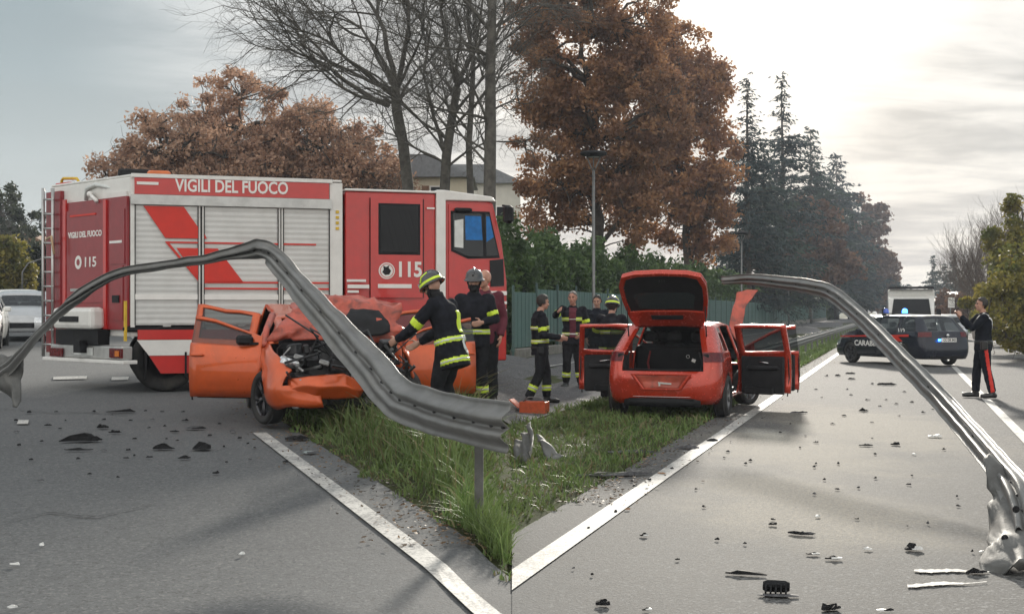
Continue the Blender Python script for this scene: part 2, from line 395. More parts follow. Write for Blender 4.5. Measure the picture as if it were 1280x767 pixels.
# ------------------------------------------------------------------ vegetation
M_bark = mat('bark', (0.075, 0.062, 0.05), 0.9, var=0.4, scale=4, bump=0.8, bscale=25)
M_barkg = mat('bark_grey', (0.10, 0.092, 0.08), 0.9, var=0.4, scale=4, bump=0.8, bscale=25)
def tubes_np(segs, n=5):
    """segs: rows of (p0, p1, r0, r1) -> one vertex and quad array"""
    P0 = np.array([s[0] for s in segs]); P1 = np.array([s[1] for s in segs]); r0 = np.array([s[2] for s in segs]); r1 = np.array([s[3] for s in segs])
    t = P1-P0; L = np.linalg.norm(t, axis=1, keepdims=True)+1e-9; t = t/L
    ref = np.where(np.abs(t[:, 2:3]) < 0.9, np.array([[0, 0, 1.0]]), np.array([[1.0, 0, 0]]))
    u = np.cross(t, ref); u /= np.linalg.norm(u, axis=1, keepdims=True); w = np.cross(t, u)
    a = 2*np.pi*np.arange(n)/n; ca, sa = np.cos(a), np.sin(a)
    ring = u[:, None, :]*ca[None, :, None]+w[:, None, :]*sa[None, :, None]
    V = np.concatenate([P0[:, None]+ring*r0[:, None, None], P1[:, None]+ring*r1[:, None, None]], 1).reshape(-1, 3)
    j = np.arange(n); q = np.stack([j, (j+1) % n, n+(j+1) % n, n+j], 1)
    F = (np.arange(len(segs))[:, None, None]*2*n+q[None]).reshape(-1, 4)
    return V, F
def leaves_np(C, size, aspect=0.6, g=None, vert=0.0, jitter=0.35):
    """one bent quad per centre; random facing"""
    g = g or rng; N = len(C)
    a = g.normal(size=(N, 3)); a[:, 2] *= (1-vert); a /= np.linalg.norm(a, axis=1, keepdims=True)
    b = g.normal(size=(N, 3)); b -= a*(a*b).sum(1, keepdims=True); b /= np.linalg.norm(b, axis=1, keepdims=True)
    s = size*(1+jitter*g.uniform(-1, 1, size=(N, 1)))
    A, B = a*s, b*s*aspect; nrm = np.cross(a, b)*s*0.18
    V = np.stack([C-A, C-B*0.9+nrm, C+A, C+B*0.9+nrm], 1).reshape(-1, 3)
    return V, np.arange(4*N).reshape(N, 4)
def grow(p, dr, L, r, depth, segs, tips, g, spread_=0.5, up=0.12, n=(2, 3), shrink=0.74, nseg=4, wob=0.13, rs=0.66):
    p = np.array(p, float); dr = np.array(dr, float); dr /= np.linalg.norm(dr)
    for i in range(nseg):
        d2 = dr+g.normal(size=3)*wob; d2[2] += up*0.5; d2 /= np.linalg.norm(d2)
        q = p+d2*L/nseg; ra = r*(1-(1-rs)*i/nseg); rb = r*(1-(1-rs)*(i+1)/nseg)
        segs.append((p, q, ra, rb)); p, dr = q, d2
        if depth > 0 and i >= 1 and g.random() < 0.75:
            sd_ = g.normal(size=3); sd_ -= dr*sd_.dot(dr); sd_ /= np.linalg.norm(sd_)+1e-9
            e = dr*0.55+sd_*0.85; e[2] += up
            grow(p, e, L*shrink*g.uniform(0.55, 0.9), rb*0.55, depth-1, segs, tips, g, spread_, up, n, shrink, nseg, wob, rs)
    if depth <= 0: tips.append(p); return
    for k in range(g.integers(n[0], n[1]+1)):
        sd_ = g.normal(size=3); sd_ -= dr*sd_.dot(dr); sd_ /= np.linalg.norm(sd_)+1e-9
        e = dr+sd_*spread_*g.uniform(0.6, 1.3); e[2] += up
        grow(p, e, L*shrink*g.uniform(0.8, 1.1), r*rs*g.uniform(0.7, 0.95), depth-1, segs, tips, g, spread_, up, n, shrink, nseg, wob, rs)
def limb(p0, p1, r0, r1, g, sag=0.0, n=6, wob=0.06):
    p0, p1 = np.array(p0, float), np.array(p1, float); L = np.linalg.norm(p1-p0); out_ = []; prev = p0
    for i in range(1, n+1):
        t = i/n; q = p0+(p1-p0)*t+np.array([0, 0, sag*L*math.sin(math.pi*t)])
        if i < n: q = q+g.normal(size=3)*wob*L/n*1.5
        out_.append((prev, q, r0+(r1-r0)*(i-1)/n, r0+(r1-r0)*t)); prev = q
    return out_
def leafy_tree(name, base, lobes, leafm, n_leaf, leaf, label, cat='tree', group=None, seed=1, trunk_r=0.3, trunk_h=4.0, n_clump=120, clump=0.85, barkm=None, twigs=3, local=True, gap=0.0):
    """lobes: (offset xyz from base, radii xyz) of the crown's outline"""
    g = np.random.default_rng(seed); root = empty(name, base, 0, label, cat, group)
    W = np.array([l[1][0]*l[1][1]*l[1][2] for l in lobes]); W /= W.sum(); cl = []
    while len(cl) < n_clump:
        l = lobes[g.choice(len(lobes), p=W)]; v = g.normal(size=3); v /= np.linalg.norm(v)
        rr = g.uniform(0.25, 1.0)**(1/2.4); q = np.array(l[0])+v*np.array(l[1])*rr
        if q[2] > 0.5: cl.append(q)
    cl = np.array(cl); segs = []
    top = np.array([0, 0, trunk_h]); hub = [np.array([0, 0, trunk_h*k]) for k in (0.6, 0.8, 1.0)]
    tsegs = limb((0, 0, -0.1), top, trunk_r*1.15, trunk_r*0.75, g, n=5, wob=0.04)
    zmax = cl[:, 2].max(); lead = np.array([cl[:, 0].mean()*0.6, cl[:, 1].mean()*0.6, zmax*0.86]); tsegs += limb(top, lead, trunk_r*0.72, 0.04, g, n=7, wob=0.09)
    hub += [top+(lead-top)*k for k in (0.2, 0.4, 0.6, 0.8)]
    mains = cl[g.permutation(len(cl))[:max(6, n_clump//9)]]; nodes = list(hub)
    for m_ in mains:
        hs = [h for h in hub if h[2] < m_[2]+0.3] or [hub[0]]
        h = min(hs, key=lambda h: np.linalg.norm(m_-h)+0.35*abs(m_[2]-h[2])); s_ = limb(h, m_, trunk_r*0.34, 0.035, g, sag=0.07, n=7, wob=0.1)
        segs += s_; nodes += [q[1] for q in s_[2:]]
    nodes = np.array(nodes)
    for q in cl:
        k = np.argmin(np.linalg.norm(nodes-q, axis=1)); segs += limb(nodes[k], q, 0.045, 0.014, g, sag=0.05, n=3, wob=0.14)
        for _ in range(twigs):
            e = q+g.normal(size=3)*clump*0.8; segs += limb(q, e, 0.014, 0.005, g, n=2, wob=0.2)
    trunk_mesh(root, tsegs, 9, barkm or M_bark); branch_mesh(root, segs, barkm or M_bark)
    wgt = g.uniform(0.35, 1.5, size=len(cl)); wgt /= wgt.sum()
    idx = g.choice(len(cl), size=n_leaf, p=wgt); dv = g.normal(size=(n_leaf, 3)); dv /= np.linalg.norm(dv, axis=1, keepdims=True)
    cs = (clump*g.uniform(0.6, 1.25, size=len(cl)))[idx][:, None]
    C = cl[idx]+dv*cs*(g.random((n_leaf, 1))**0.55)*np.array([1.1, 1.1, 0.8])
    V, F = leaves_np(C, leaf, 0.62, g); mesh_obj('crown', V, F, leafm, root)
    return root
def trunk_mesh(root, segs, n, m):
    pts = [segs[0][0]]+[q[1] for q in segs]; rad = [segs[0][2]]+[q[3] for q in segs]
    MB().tube(pts, rad, n).build('trunk', m, root, True)
def branch_mesh(root, segs, m, n=5):
    V, F = tubes_np(segs, n); mesh_obj('branches', V, F, m, root, smooth=True)['kind'] = 'stuff'
def conifer(name, base, h, rad, leafm, label, seed=1, n_whorl=26, thin_top=True, spray=0.42, group=None, droop=0.25, z0=0.08, dens=1.0):
    g = np.random.default_rng(seed); root = empty(name, base, 0, label, 'tree', group); tsegs = limb((0, 0, -0.1), (0, 0, h), 0.24+h*0.008, 0.02, g, n=9, wob=0.015); segs = []; C = []; D = []
    for i in range(n_whorl):
        t = (i+0.5)/n_whorl; zz = h*(z0+(1-z0)*t**0.92); prof = (1-t)**0.8*(0.75+0.25*math.sin(i*1.7))
        nb = int(g.integers(6, 11))
        for k in range(nb):
            a = g.uniform(0, 2*math.pi); L = rad*max(0.10, prof)*g.uniform(0.45, 1.2); zs = zz+g.normal()*h*0.012
            if g.random() < 0.15: L *= 1.3
            e = np.array([math.cos(a)*L, math.sin(a)*L, zs-L*droop*g.uniform(-0.3, 1.4)+0.10*L])
            s_ = limb((0, 0, zs), e, 0.025+0.010*L, 0.006, g, sag=0.10, n=5, wob=0.08); segs += s_
            full = dens*(0.35 if t > 0.72 else 1.0)
            for (p, q, _, _) in s_[1:]:
                m = max(1, int(np.linalg.norm(q-p)*20*full))
                tt = g.random((m, 1)); base_ = p+(q-p)*tt; lat = g.normal(size=(m, 3))*np.array([0.36, 0.36, 0.13])*(0.30+0.20*L)
                C.append(base_+lat); dd = (q-p)/np.linalg.norm(q-p)*0.8+lat*1.1+g.normal(size=(m, 3))*0.35-np.array([0, 0, 0.30]); D.append(dd)
    trunk_mesh(root, tsegs, 8, M_bark); branch_mesh(root, segs, M_bark, 4)
    C = np.concatenate(C); D = np.concatenate(D); D /= np.linalg.norm(D, axis=1, keepdims=True)
    b = g.normal(size=D.shape); b -= D*(b*D).sum(1, keepdims=True); b /= np.linalg.norm(b, axis=1, keepdims=True)
    s = spray*0.62*g.uniform(0.5, 1.4, size=(len(C), 1)); A = D*s; B = b*s*0.17
    V = np.stack([C-A*0.5, C-B, C+A*0.6, C+B], 1).reshape(-1, 3); mesh_obj('crown', V, np.arange(len(V)).reshape(-1, 4), leafm, root)
    return root
def bare_tree(name, base, label, seed, trunk, forks, group=None, barkm=None, cat='tree', fine=3, up=0.05):
    """trunk: polyline with radii from the base; forks: (point, direction, length, radius, depth)"""
    g = np.random.default_rng(seed); root = empty(name, base, 0, label, cat, group); segs = []; tips = []
    MB().tube([a[:3] for a in trunk], [a[3] for a in trunk], 10).build('trunk', barkm or M_barkg, root, True)
    for (p, dr, L, r, dp) in forks: grow(p, dr, L, r, dp, segs, tips, g, 0.55, up, (2, 3), 0.72, 4, 0.12, 0.62)
    branch_mesh(root, segs, barkm or M_barkg)
    return root

L_oak = leaf_mat('oak_leaf_brown', ((0.27, 0.135, 0.065), (0.44, 0.25, 0.125), (0.24, 0.13, 0.085)), trans=0.45)
L_oak2 = leaf_mat('oak_leaf_russet', ((0.30, 0.145, 0.06), (0.47, 0.25, 0.105), (0.26, 0.13, 0.08)), trans=0.45)
L_tan = leaf_mat('dry_leaf_tan', ((0.44, 0.26, 0.17), (0.60, 0.40, 0.28), (0.38, 0.235, 0.165)), trans=0.35)
L_con = leaf_mat('needle_dark', ((0.020, 0.040, 0.040), (0.042, 0.066, 0.062), (0.016, 0.030, 0.034)), trans=0.12)
L_con2 = leaf_mat('needle_green', ((0.03, 0.055, 0.042), (0.055, 0.085, 0.06), (0.025, 0.042, 0.04)), trans=0.12)
L_rust = leaf_mat('rusty_leaf', ((0.15, 0.080, 0.05), (0.23, 0.13, 0.075), (0.11, 0.062, 0.05)), trans=0.3)
L_hedge = leaf_mat('laurel_leaf', ((0.08, 0.15, 0.05), (0.19, 0.27, 0.095), (0.075, 0.12, 0.05)), rough=0.35, trans=0.4)
L_yel = leaf_mat('yellow_leaf', ((0.19, 0.17, 0.035), (0.33, 0.27, 0.06), (0.10, 0.115, 0.03)), trans=0.35)
L_dark = leaf_mat('dull_leaf', ((0.05, 0.065, 0.04), (0.09, 0.10, 0.06), (0.035, 0.045, 0.032)), trans=0.2)

# the two big oaks behind the hedge
def PX(px, py, Y, base):            # offset of a sighted point from a tree's base
    v = pt(px, py, Y)-base; return (v.x, v.y, v.z)
b = ground(0.066*60, 60)
lb = lambda px, py, rx, rz, Y=60, dy=0, ry=3.2: (((pt(px, py, Y)-b).x, dy, (pt(px, py, Y)-b).z), (rx*1.2, ry, rz*1.2))
leafy_tree('oak_tree', b, [lb(728, 60, 2.4, 3.0), lb(700, 190, 1.75, 2.7), lb(785, 150, 2.4, 3.2), lb(752, 260, 2.3, 1.8), lb(688, 262, 1.5, 1.5), lb(672, 100, 1.1, 2.4), lb(672, 10, 1.1, 2.0), lb(700, -40, 1.6, 2.0), lb(790, 20, 1.7, 1.7)],
    L_oak, 66000, 0.105, 'broad brown-leaved oak behind the hedge and the tall lamp post', seed=3, trunk_r=0.42, trunk_h=4.2, n_clump=420, clump=0.7)
b = ground(0.138*86, 86)
lb = lambda px, py, rx, rz, Y=86, dy=0, ry=4: (((pt(px, py, Y)-b).x, dy, (pt(px, py, Y)-b).z), (rx*1.48, ry, rz*1.48))
leafy_tree('oak_tree', b, [lb(846, 90, 2.0, 2.9), lb(868, 190, 2.05, 3.4), lb(830, 240, 2.6, 2.8), lb(884, 270, 1.45, 2.3), lb(815, 130, 1.9, 3.2), lb(880, 120, 1.2, 1.7)],
    L_oak2, 56000, 0.15, 'russet oak to the right of the tall lamp post, beside the dark conifers', seed=5, trunk_r=0.4, trunk_h=4.0, n_clump=400, clump=0.9)
# conifers farther along
GC = 'tall dark conifers beyond the hedge'
conifer('conifer_tree', ground((978-640)/FPX*132, 132), 25.6, 6.6, L_con, 'tallest dark conifer with a thin bare spire above the hedge', 11, 34, group=GC, spray=0.72, dens=1.2)
conifer('conifer_tree', ground((934-640)/FPX*104, 104), 20.3, 5.2, L_con, 'dark conifer rising just right of the russet oak', 12, 34, group=GC, spray=0.6, dens=1.3)
conifer('conifer_tree', ground((1013-640)/FPX*168, 168), 25.2, 9.6, L_con2, 'wide green cedar with drooping boughs right of the spired conifer', 13, 30, group=GC, spray=1.0, droop=0.3, dens=1.1)
conifer('conifer_tree', ground((955-640)/FPX*114, 114), 16.4, 6.8, L_con2, 'shorter cedar filling the gap below the two spires', 14, 28, group=GC, spray=0.7, dens=1.3)
conifer('conifer_tree', ground((1046-640)/FPX*215, 215), 27.5, 11.5, L_con, 'farther dark cedar near the end of the tree row', 15, 30, group=GC, spray=1.25, dens=1.0)
b = ground((1074-640)/FPX*235, 235)
leafy_tree('autumn_tree', b, [((0, 0, 13), (5.6, 5, 10.8)), ((2.4, 0, 8.8), (4.4, 4.5, 6.4)), ((-3.2, 0, 10), (5, 5, 8))], L_rust, 18000, 0.42, 'rusty red-brown tree at the far end of the conifer row', seed=21, trunk_h=6, n_clump=170, clump=1.5, twigs=2)
b = ground((1012-640)/FPX*158, 158)
leafy_tree('autumn_tree', b, [((0, 0, 9.8), (4.2, 4.2, 6)), ((2.2, 0, 7.2), (3.8, 3.6, 4))], L_rust, 12000, 0.3, 'low rusty brown tree in front of the cedars', seed=22, trunk_h=4.2, n_clump=120, clump=1.1, twigs=2)
for i, (px, Y, h, s_) in enumerate(((1092, 300, 17, 31), (1103, 380, 15, 32), (1062, 228, 11, 33))):
    b = ground((px-640)/FPX*Y, Y)  # far end of the row: one rusty, two of dull leaf colour
    leafy_tree('dull_tree', b, [((0, 0, h*0.52), (5, 4.5, h*0.44))], L_dark if i else L_rust, 8000, 0.5, ('dull tree at the end of the row on the left side of the road', 'farthest tree at the vanishing point of the left row', 'low dull tree between the cedars and the road')[i], seed=s_, trunk_h=h*0.3, n_clump=80, clump=1.5, twigs=1)
# right side of the right road
b = ground(rpt(40, 9.6).x, rpt(40, 9.6).y)
for i, (al, of, h, r_, n_) in enumerate(((1296, 42, 4.6, 1.6, 10000), (1280, 49, 6.3, 1.9, 15000), (1264, 60, 4.9, 1.7, 9000))):
    b = ground((al-640)/FPX*of, of)
    leafy_tree('yellow_shrub', b, [((0, 0, h*0.45), (r_, r_, h*0.42)), ((0.3, 0.4, h*0.7), (r_*0.7, r_*0.7, h*0.28)), ((-0.2, 0, h*0.25), (r_*1.05, r_, h*0.25))], L_yel, n_, 0.085,
        ('low yellow-green shrub on the right verge at the picture edge', 'tallest yellow-green shrub behind the photographing officer', 'yellow-green shrub farthest along the right verge')[i], 'shrub', 'yellow shrubs along the right verge', seed=41+i, trunk_r=0.07, trunk_h=1.0, n_clump=70, clump=0.5, twigs=3)
M_twig = mat('twig_brown', (0.10, 0.075, 0.06), 0.9, var=0.3)
for i, (px, Y, h) in enumerate(((1262, 62, 6.6), (1240, 74, 6.9), (1224, 88, 6.6), (1212, 108, 6.4))):
    b = ground((px-640)/FPX*Y, Y); g_ = np.random.default_rng(60+i)
    fk = [((g_.normal()*0.2, g_.normal()*0.2, 0.0), (g_.normal()*0.28, g_.normal()*0.28, 1), h*0.40, 0.06, 4) for k in range(9)]
    bare_tree('bare_thicket', b, ('bare brown thicket nearest the yellow shrubs', 'bare brown thicket second from the yellow shrubs', 'bare brown thicket third from the yellow shrubs', 'bare brown thicket farthest along the right verge')[i], 60+i, [(0, 0, -0.1, 0.09), (0, 0, 0.5, 0.07)], fk, 'bare thickets beside the right road', M_twig, 'bush', up=0.2)
for i, (px, Y, h, rr) in enumerate(((1166, 210, 10.6, 2.9), (1192, 190, 10.0, 3.3), (1180, 240, 10.5, 4.2), (1208, 170, 8.0, 3.3))):
    conifer('conifer_tree', ground((px-640)/FPX*Y, Y), h, rr, L_con2, ('hazy far conifer standing leftmost across the road', 'hazy far conifer with the broadest crown across the road', 'hazy far conifer behind the others across the road', 'hazy far conifer beside the bare thicket')[i], 70+i, 18, spray=0.75, group='far conifers across the road', dens=1.1, droop=0.1)
for i, (px, Y, h) in enumerate(((1186, 120, 3.6), (1202, 100, 3.0))):
    b = ground((px-640)/FPX*Y, Y)
    leafy_tree('rusty_bush', b, [((0, 0, h*0.5), (1.3, 1.3, h*0.5))], L_rust, 2500, 0.16, ('rusty bush beside the far sign post', 'rusty bush in front of the bare thicket')[i], 'bush', seed=80+i, trunk_r=0.06, trunk_h=0.8, n_clump=40, clump=0.5, twigs=2)

# hedge behind the fence
M_core = mat('hedge_shade_core', (0.02, 0.03, 0.014), 0.95, var=0.4)
g = np.random.default_rng(90); hs = rpt(29, -9.6)
hedge = empty('laurel_hedge', (hs.x, hs.y, 0), 0, 'tall dark green laurel hedge running behind the green fence', 'hedge')
n_h = 62000; u_ = g.random(n_h)**1.7*208; hh = 3.75+0.35*np.sin(u_*0.9)+0.28*np.sin(u_*2.3+1)+0.15*np.sin(u_*5.1)
side = g.random(n_h); wv = np.where(side < 0.62, -0.15+g.normal(size=n_h)*0.16, -0.9*g.random(n_h)); zv = np.where(side < 0.62, g.random(n_h)**0.8*hh, hh+g.normal(size=n_h)*0.16+np.sin(u_*7)*0.08)
wv = wv+0.18*np.sin(u_*1.7+zv*2)+0.1*np.sin(u_*4.3)
C = np.stack([DR.x*u_+NR.x*wv, DR.y*u_+NR.y*wv, zv], 1)
V, F = leaves_np(C, 0.1, 0.5, g); V = (V.reshape(-1, 4, 3)-C[:, None])*(1+u_/70)[:, None, None]+C[:, None]
mesh_obj('foliage', V.reshape(-1, 3), F, L_hedge, hedge)
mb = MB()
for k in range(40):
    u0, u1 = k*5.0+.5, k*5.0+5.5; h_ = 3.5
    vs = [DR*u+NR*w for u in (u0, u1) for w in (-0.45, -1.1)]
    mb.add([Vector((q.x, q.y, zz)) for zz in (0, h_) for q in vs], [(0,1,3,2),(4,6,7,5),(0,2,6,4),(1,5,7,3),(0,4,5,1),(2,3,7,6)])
mb.build('branches', M_core, hedge)  # solid dark boxes, not twigs, stand in for shade inside the hedge

# grass: dense blades on the gore between the roads, thinner farther off
L_grass = leaf_mat('grass_blade', ((0.085, 0.155, 0.04), (0.20, 0.27, 0.085), (0.12, 0.165, 0.055)), rough=0.5, trans=0.25)
L_straw = leaf_mat('dry_grass_blade', ((0.17, 0.145, 0.075), (0.25, 0.22, 0.12), (0.12, 0.11, 0.05)), trans=0.25)
def blades(name, Px, Py, h, w, m, lean=0.55, label=None):
    N = len(Px); a = rng.uniform(0, 2*np.pi, N); base = np.stack([Px, Py, G(Px, Py)-0.01], 1)
    wd = np.stack([np.cos(a), np.sin(a), np.zeros(N)], 1)*w[:, None]
    b_ = rng.uniform(0, 2*np.pi, N); ln = np.abs(rng.normal(size=N))*lean
    ld = np.stack([np.cos(b_)*ln, np.sin(b_)*ln, np.ones(N)], 1); mid = base+ld*h[:, None]*0.5
    tip = mid+np.stack([np.cos(b_)*(ln*1.9+0.1), np.sin(b_)*(ln*1.9+0.1), np.full(N, 0.75)-ln*0.35], 1)*h[:, None]*0.5
    V = np.stack([base-wd, base+wd, mid+wd*0.75, mid-wd*0.75, tip], 1).reshape(-1, 3)
    k = np.arange(N)*5; F = [];
    me_f = np.concatenate([np.stack([k, k+1, k+2, k+3], 1), np.stack([k+3, k+2, k+4, k+4], 1)])
    q = np.stack([k, k+1, k+2, k+3], 1); t3 = np.stack([k+3, k+2, k+4], 1)
    me = bpy.data.meshes.new(name); me.vertices.add(len(V)); me.vertices.foreach_set('co', V.astype(np.float32).ravel())
    loops = np.concatenate([q.ravel(), t3.ravel()]).astype(np.int32); st = np.concatenate([np.arange(N)*4, 4*N+np.arange(N)*3]).astype(np.int32)
    me.loops.add(len(loops)); me.loops.foreach_set('vertex_index', loops); me.polygons.add(2*N); me.polygons.foreach_set('loop_start', st); me.update(calc_edges=True)
    me.materials.append(m); o = bpy.data.objects.new(name, me); COL.objects.link(o); tag(o, label, 'grass', None, 'stuff'); return o
def tuft_noise(x, y, s):
    return 0.5+0.5*np.sin(x*s*1.3+np.sin(y*s*0.9)*1.7)*np.cos(y*s*1.1+np.sin(x*s*0.7)*1.9)
N0 = 330000; gx = rng.uniform(-8.5, 8.5, N0); gy = rng.uniform(5.0, 30.0, N0)
aL = offs_L(gx, gy); aR = offs_R(gx, gy); tn = tuft_noise(gx, gy, 3.1)*0.6+tuft_noise(gx+5, gy, 7.7)*0.4
edge = np.where(gx < 0, np.minimum(aL-GL_EDGE, 0.06-gx), GR_EDGE-aR)+0.12*np.sin(gx*9+gy*4)*np.sin(gy*6.3)
ok = (edge > 0) & (rng.random(N0) < np.clip((10.5/gy)**1.3, 0, 1)) & (rng.random(N0) < 0.35+0.75*tn)
pad = (aR > -8.2) & (aR < -3.05+0.12*np.sin(gx*7+gy*3)) & (gx > -0.6) & (gy > 14)       # not on the footway
ok &= ~pad
gx, gy, tn, edge = gx[ok], gy[ok], tn[ok], edge[ok]
left = np.clip((-gx+0.05)/0.4, 0, 1)
hgt = (0.055+0.11*tn**1.5+0.36*left*smooth01((edge-.10)/0.55))*rng.uniform(0.5, 1.35, len(gx))*smooth01(0.35+edge/0.25)
wid = 0.0042*(1+gy/12)*rng.uniform(0.6, 1.4, len(gx))
dry = rng.random(len(gx)) < 0.10+0.10*(tuft_noise(gx, gy, 1.7) > 0.6)
blades('grass', gx[~dry], gy[~dry], hgt[~dry], wid[~dry], L_grass, label='green grass on the wedge of verge between the two roads')
blades('dry_grass', gx[dry], gy[dry], hgt[dry]*1.25, wid[dry]*0.9, L_straw, lean=0.7, label='pale dry blades among the green grass of the wedge')
pw = pt(598, 600, 8.75); kx = pw.x+rng.normal(size=2600)*.24; ky = pw.y-.12+rng.normal(size=2600)*.34; kk = (kx < -.03) & (offs_L(kx, ky) > GL_EDGE+.06); kx, ky = kx[kk], ky[kk]
blades('tall_grass', kx, ky, rng.uniform(.14, .36, len(kx)), np.full(len(kx), .004), L_grass, lean=.4, label='tall uncut grass round the post of the bent guardrail')
# long tufts round the right-hand car and farther verges
N1 = 52000; al_ = 13+rng.random(N1)**2.2*170; of_ = np.where(rng.random(N1) < 0.55, rng.uniform(-2.8, -0.5, N1), rng.uniform(7.5, 10.5, N1))
fx = RL0.x+DR.x*al_+NR.x*of_; fy = RL0.y+DR.y*al_+NR.y*of_; ok = fx > 0.2; fx, fy, al_ = fx[ok], fy[ok], al_[ok]
blades('verge_grass', fx, fy, 0.14*rng.uniform(0.5, 1.4, len(fx))*(1+al_/120), 0.008*(1+al_/18), L_grass, label='green grass of the narrow verges along the right road')
N2 = 16000; al_ = 14+rng.random(N2)**2*90; of_ = GL_EDGE+0.1+rng.random(N2)*3
fx = LL0.x+DL.x*al_+NL.x*of_; fy = LL0.y+DL.y*al_+NL.y*of_
blades('far_verge_grass', fx, fy, 0.16*rng.uniform(0.5, 1.4, len(fx)), 0.008*(1+al_/18), L_grass, label='grass beside the left road behind the fire engine')

# left background trees
GB = 'tan autumn trees behind the fire engine'
for i, (px, Y, top, wd, n_, s_) in enumerate(((215, 62, 118, 3.2, 17000, 101), (300, 66, 72, 4.2, 26000, 102), (395, 64, 108, 3.6, 20000, 103), (440, 70, 150, 2.2, 8000, 104))):
    b = ground((px-640)/FPX*Y, Y); h = pt(px, top, Y).z-b.z
    leafy_tree('tan_tree', b, [((0, 0, h*0.62), (wd*.95, 2.6, h*0.34)), ((-wd*0.6, 0, h*0.48), (wd*0.75, 2.4, h*0.34)), ((wd*0.6, 0, h*0.50), (wd*0.75, 2.4, h*0.34)), ((0, 0, h*.45), (wd*1.2, 2.6, h*.3))], L_tan, int(n_*1.9), 0.105,
        ('tan tree above the rear of the fire engine', 'tallest tan tree above the middle of the fire engine', 'tan tree above the front lockers of the fire engine', 'small tan tree beside the pale house')[i], group=GB, seed=s_, trunk_h=h*0.34, n_clump=int(320+wd*70), clump=0.58, twigs=3, barkm=M_bark)
def sight_tree(name, base_px, Y, label, seed, trunk_px, forks_px, depth=4):
    """a bare tree whose trunk and main limbs follow sighted points at distance Y"""
    b = ground((base_px-640)/FPX*Y, Y); g_ = np.random.default_rng(seed)
    tr = [(0, 0, -0.1, trunk_px[0][2])]+[(*PX(x, y, Y, b), r) for x, y, r in trunk_px]
    fk = []
    for (x, y, dx, dy, L, r, dp) in forks_px:
        fk.append((PX(x, y, Y, b), (dx, g_.normal()*0.3, -dy), L, r, dp))
    return bare_tree(name, b, label, seed, tr, fk+[(f[0], (f[1][0]+g_.normal()*.5, g_.normal()*.5, f[1][2]+g_.normal()*.4), f[2]*.85, f[3]*.6, f[4]) for f in fk], 'bare trees behind the fire engine cab', up=0.03)
sight_tree('bare_tree', 512, 42, 'bare tree with a long limb arching left over the fire engine', 111,
    [(510, 235, 0.19), (504, 180, 0.18), (496, 138, 0.17), (494, 110, 0.15)],
    [(487, 132, -1, -0.35, 2.2, 0.10, 4), (492, 120, -0.9, -0.8, 2.6, 0.075, 4), (494, 108, -0.12, -1, 2.6, 0.11, 4), (497, 110, 0.15, -1, 2.6, 0.10, 4), (494, 112, -0.5, -1, 2.4, 0.07, 4), (500, 125, 0.5, -1, 1.9, 0.06, 4), (490, 128, -1, -0.15, 2.6, 0.06, 4), (492, 115, -1, -0.55, 3.2, 0.06, 4)])
sight_tree('bare_tree', 556, 40, 'forked bare tree in the middle of the three behind the cab', 112,
    [(556, 235, 0.16), (558, 195, 0.15), (566, 140, 0.13), (572, 110, 0.12)],
    [(572, 108, -0.12, -1, 2.4, 0.085, 4), (572, 108, 0.22, -1, 2.4, 0.08, 4), (557, 195, -0.5, -1, 2.6, 0.07, 4), (564, 150, 0.6, -1, 1.8, 0.06, 4), (560, 175, -0.8, -0.8, 1.7, 0.05, 4), (570, 120, -0.7, -0.9, 1.9, 0.05, 4), (562, 165, 0.7, -0.7, 1.8, 0.05, 4), (558, 205, -0.9, -0.4, 1.8, 0.045, 4), (558, 210, 0.8, -0.6, 1.6, 0.045, 4)])
sight_tree('bare_tree', 612, 37, 'thickest dark bare trunk at the fire engine windscreen', 113,
    [(612, 240, 0.18), (613, 170, 0.17), (613, 90, 0.15), (615, 20, 0.13), (617, -60, 0.11)],
    [(613, 90, -0.9, -0.7, 1.9, 0.06, 4), (613, 150, -0.9, -0.5, 1.6, 0.05, 4), (613, 60, 0.5, -0.8, 1.2, 0.05, 3), (614, 40, -0.7, -0.9, 1.9, 0.06, 4), (613, 190, -0.8, -0.2, 1.3, 0.04, 4), (613, 120, 0.5, -0.7, 0.9, 0.04, 3), (615, 20, -0.4, -1, 2.0, 0.06, 4), (613, 210, -0.6, -0.9, 1.6, 0.045, 4), (614, 70, -1, -0.3, 1.8, 0.05, 4), (613, 140, 0.6, -0.5, 0.8, 0.035, 3), (613, 165, -0.4, -1, 1.8, 0.045, 4)])
sight_tree('bare_tree', 588, 44, 'slender bare tree between the forked one and the thickest trunk', 114,
    [(588, 238, 0.12), (586, 180, 0.11), (590, 120, 0.095), (592, 70, 0.08)],
    [(592, 70, -0.1, -1, 2.4, 0.06, 4), (592, 70, 0.3, -1, 2.2, 0.055, 4), (587, 165, -0.8, -0.8, 1.9, 0.05, 4), (588, 140, 0.6, -0.9, 1.9, 0.05, 4), (590, 110, -0.7, -0.9, 2.0, 0.05, 4)])
# left edge trees
for i, (px, Y, top, wd, lm, s_) in enumerate(((4, 95, 232, 2.6, L_dark, 121), (36, 120, 262, 3.6, L_dark, 122), (8, 70, 300, 1.3, L_yel, 123), (36, 78, 300, 1.5, L_dark, 124))):
    b = ground((px-640)/FPX*Y, Y); h = pt(px, top, Y).z-b.z
    leafy_tree('roadside_tree', b, [((0, 0, h*0.56), (wd, wd, h*0.44))], lm, 7000, 0.15, ('grey-green tree at the left picture edge', 'dull tree line tree beside the brown-roofed house', 'slim yellow tree at the left picture edge', 'dark green bush-like tree in front of the brown-roofed house')[i], seed=s_, trunk_h=h*0.3, n_clump=70, clump=0.6, twigs=2)
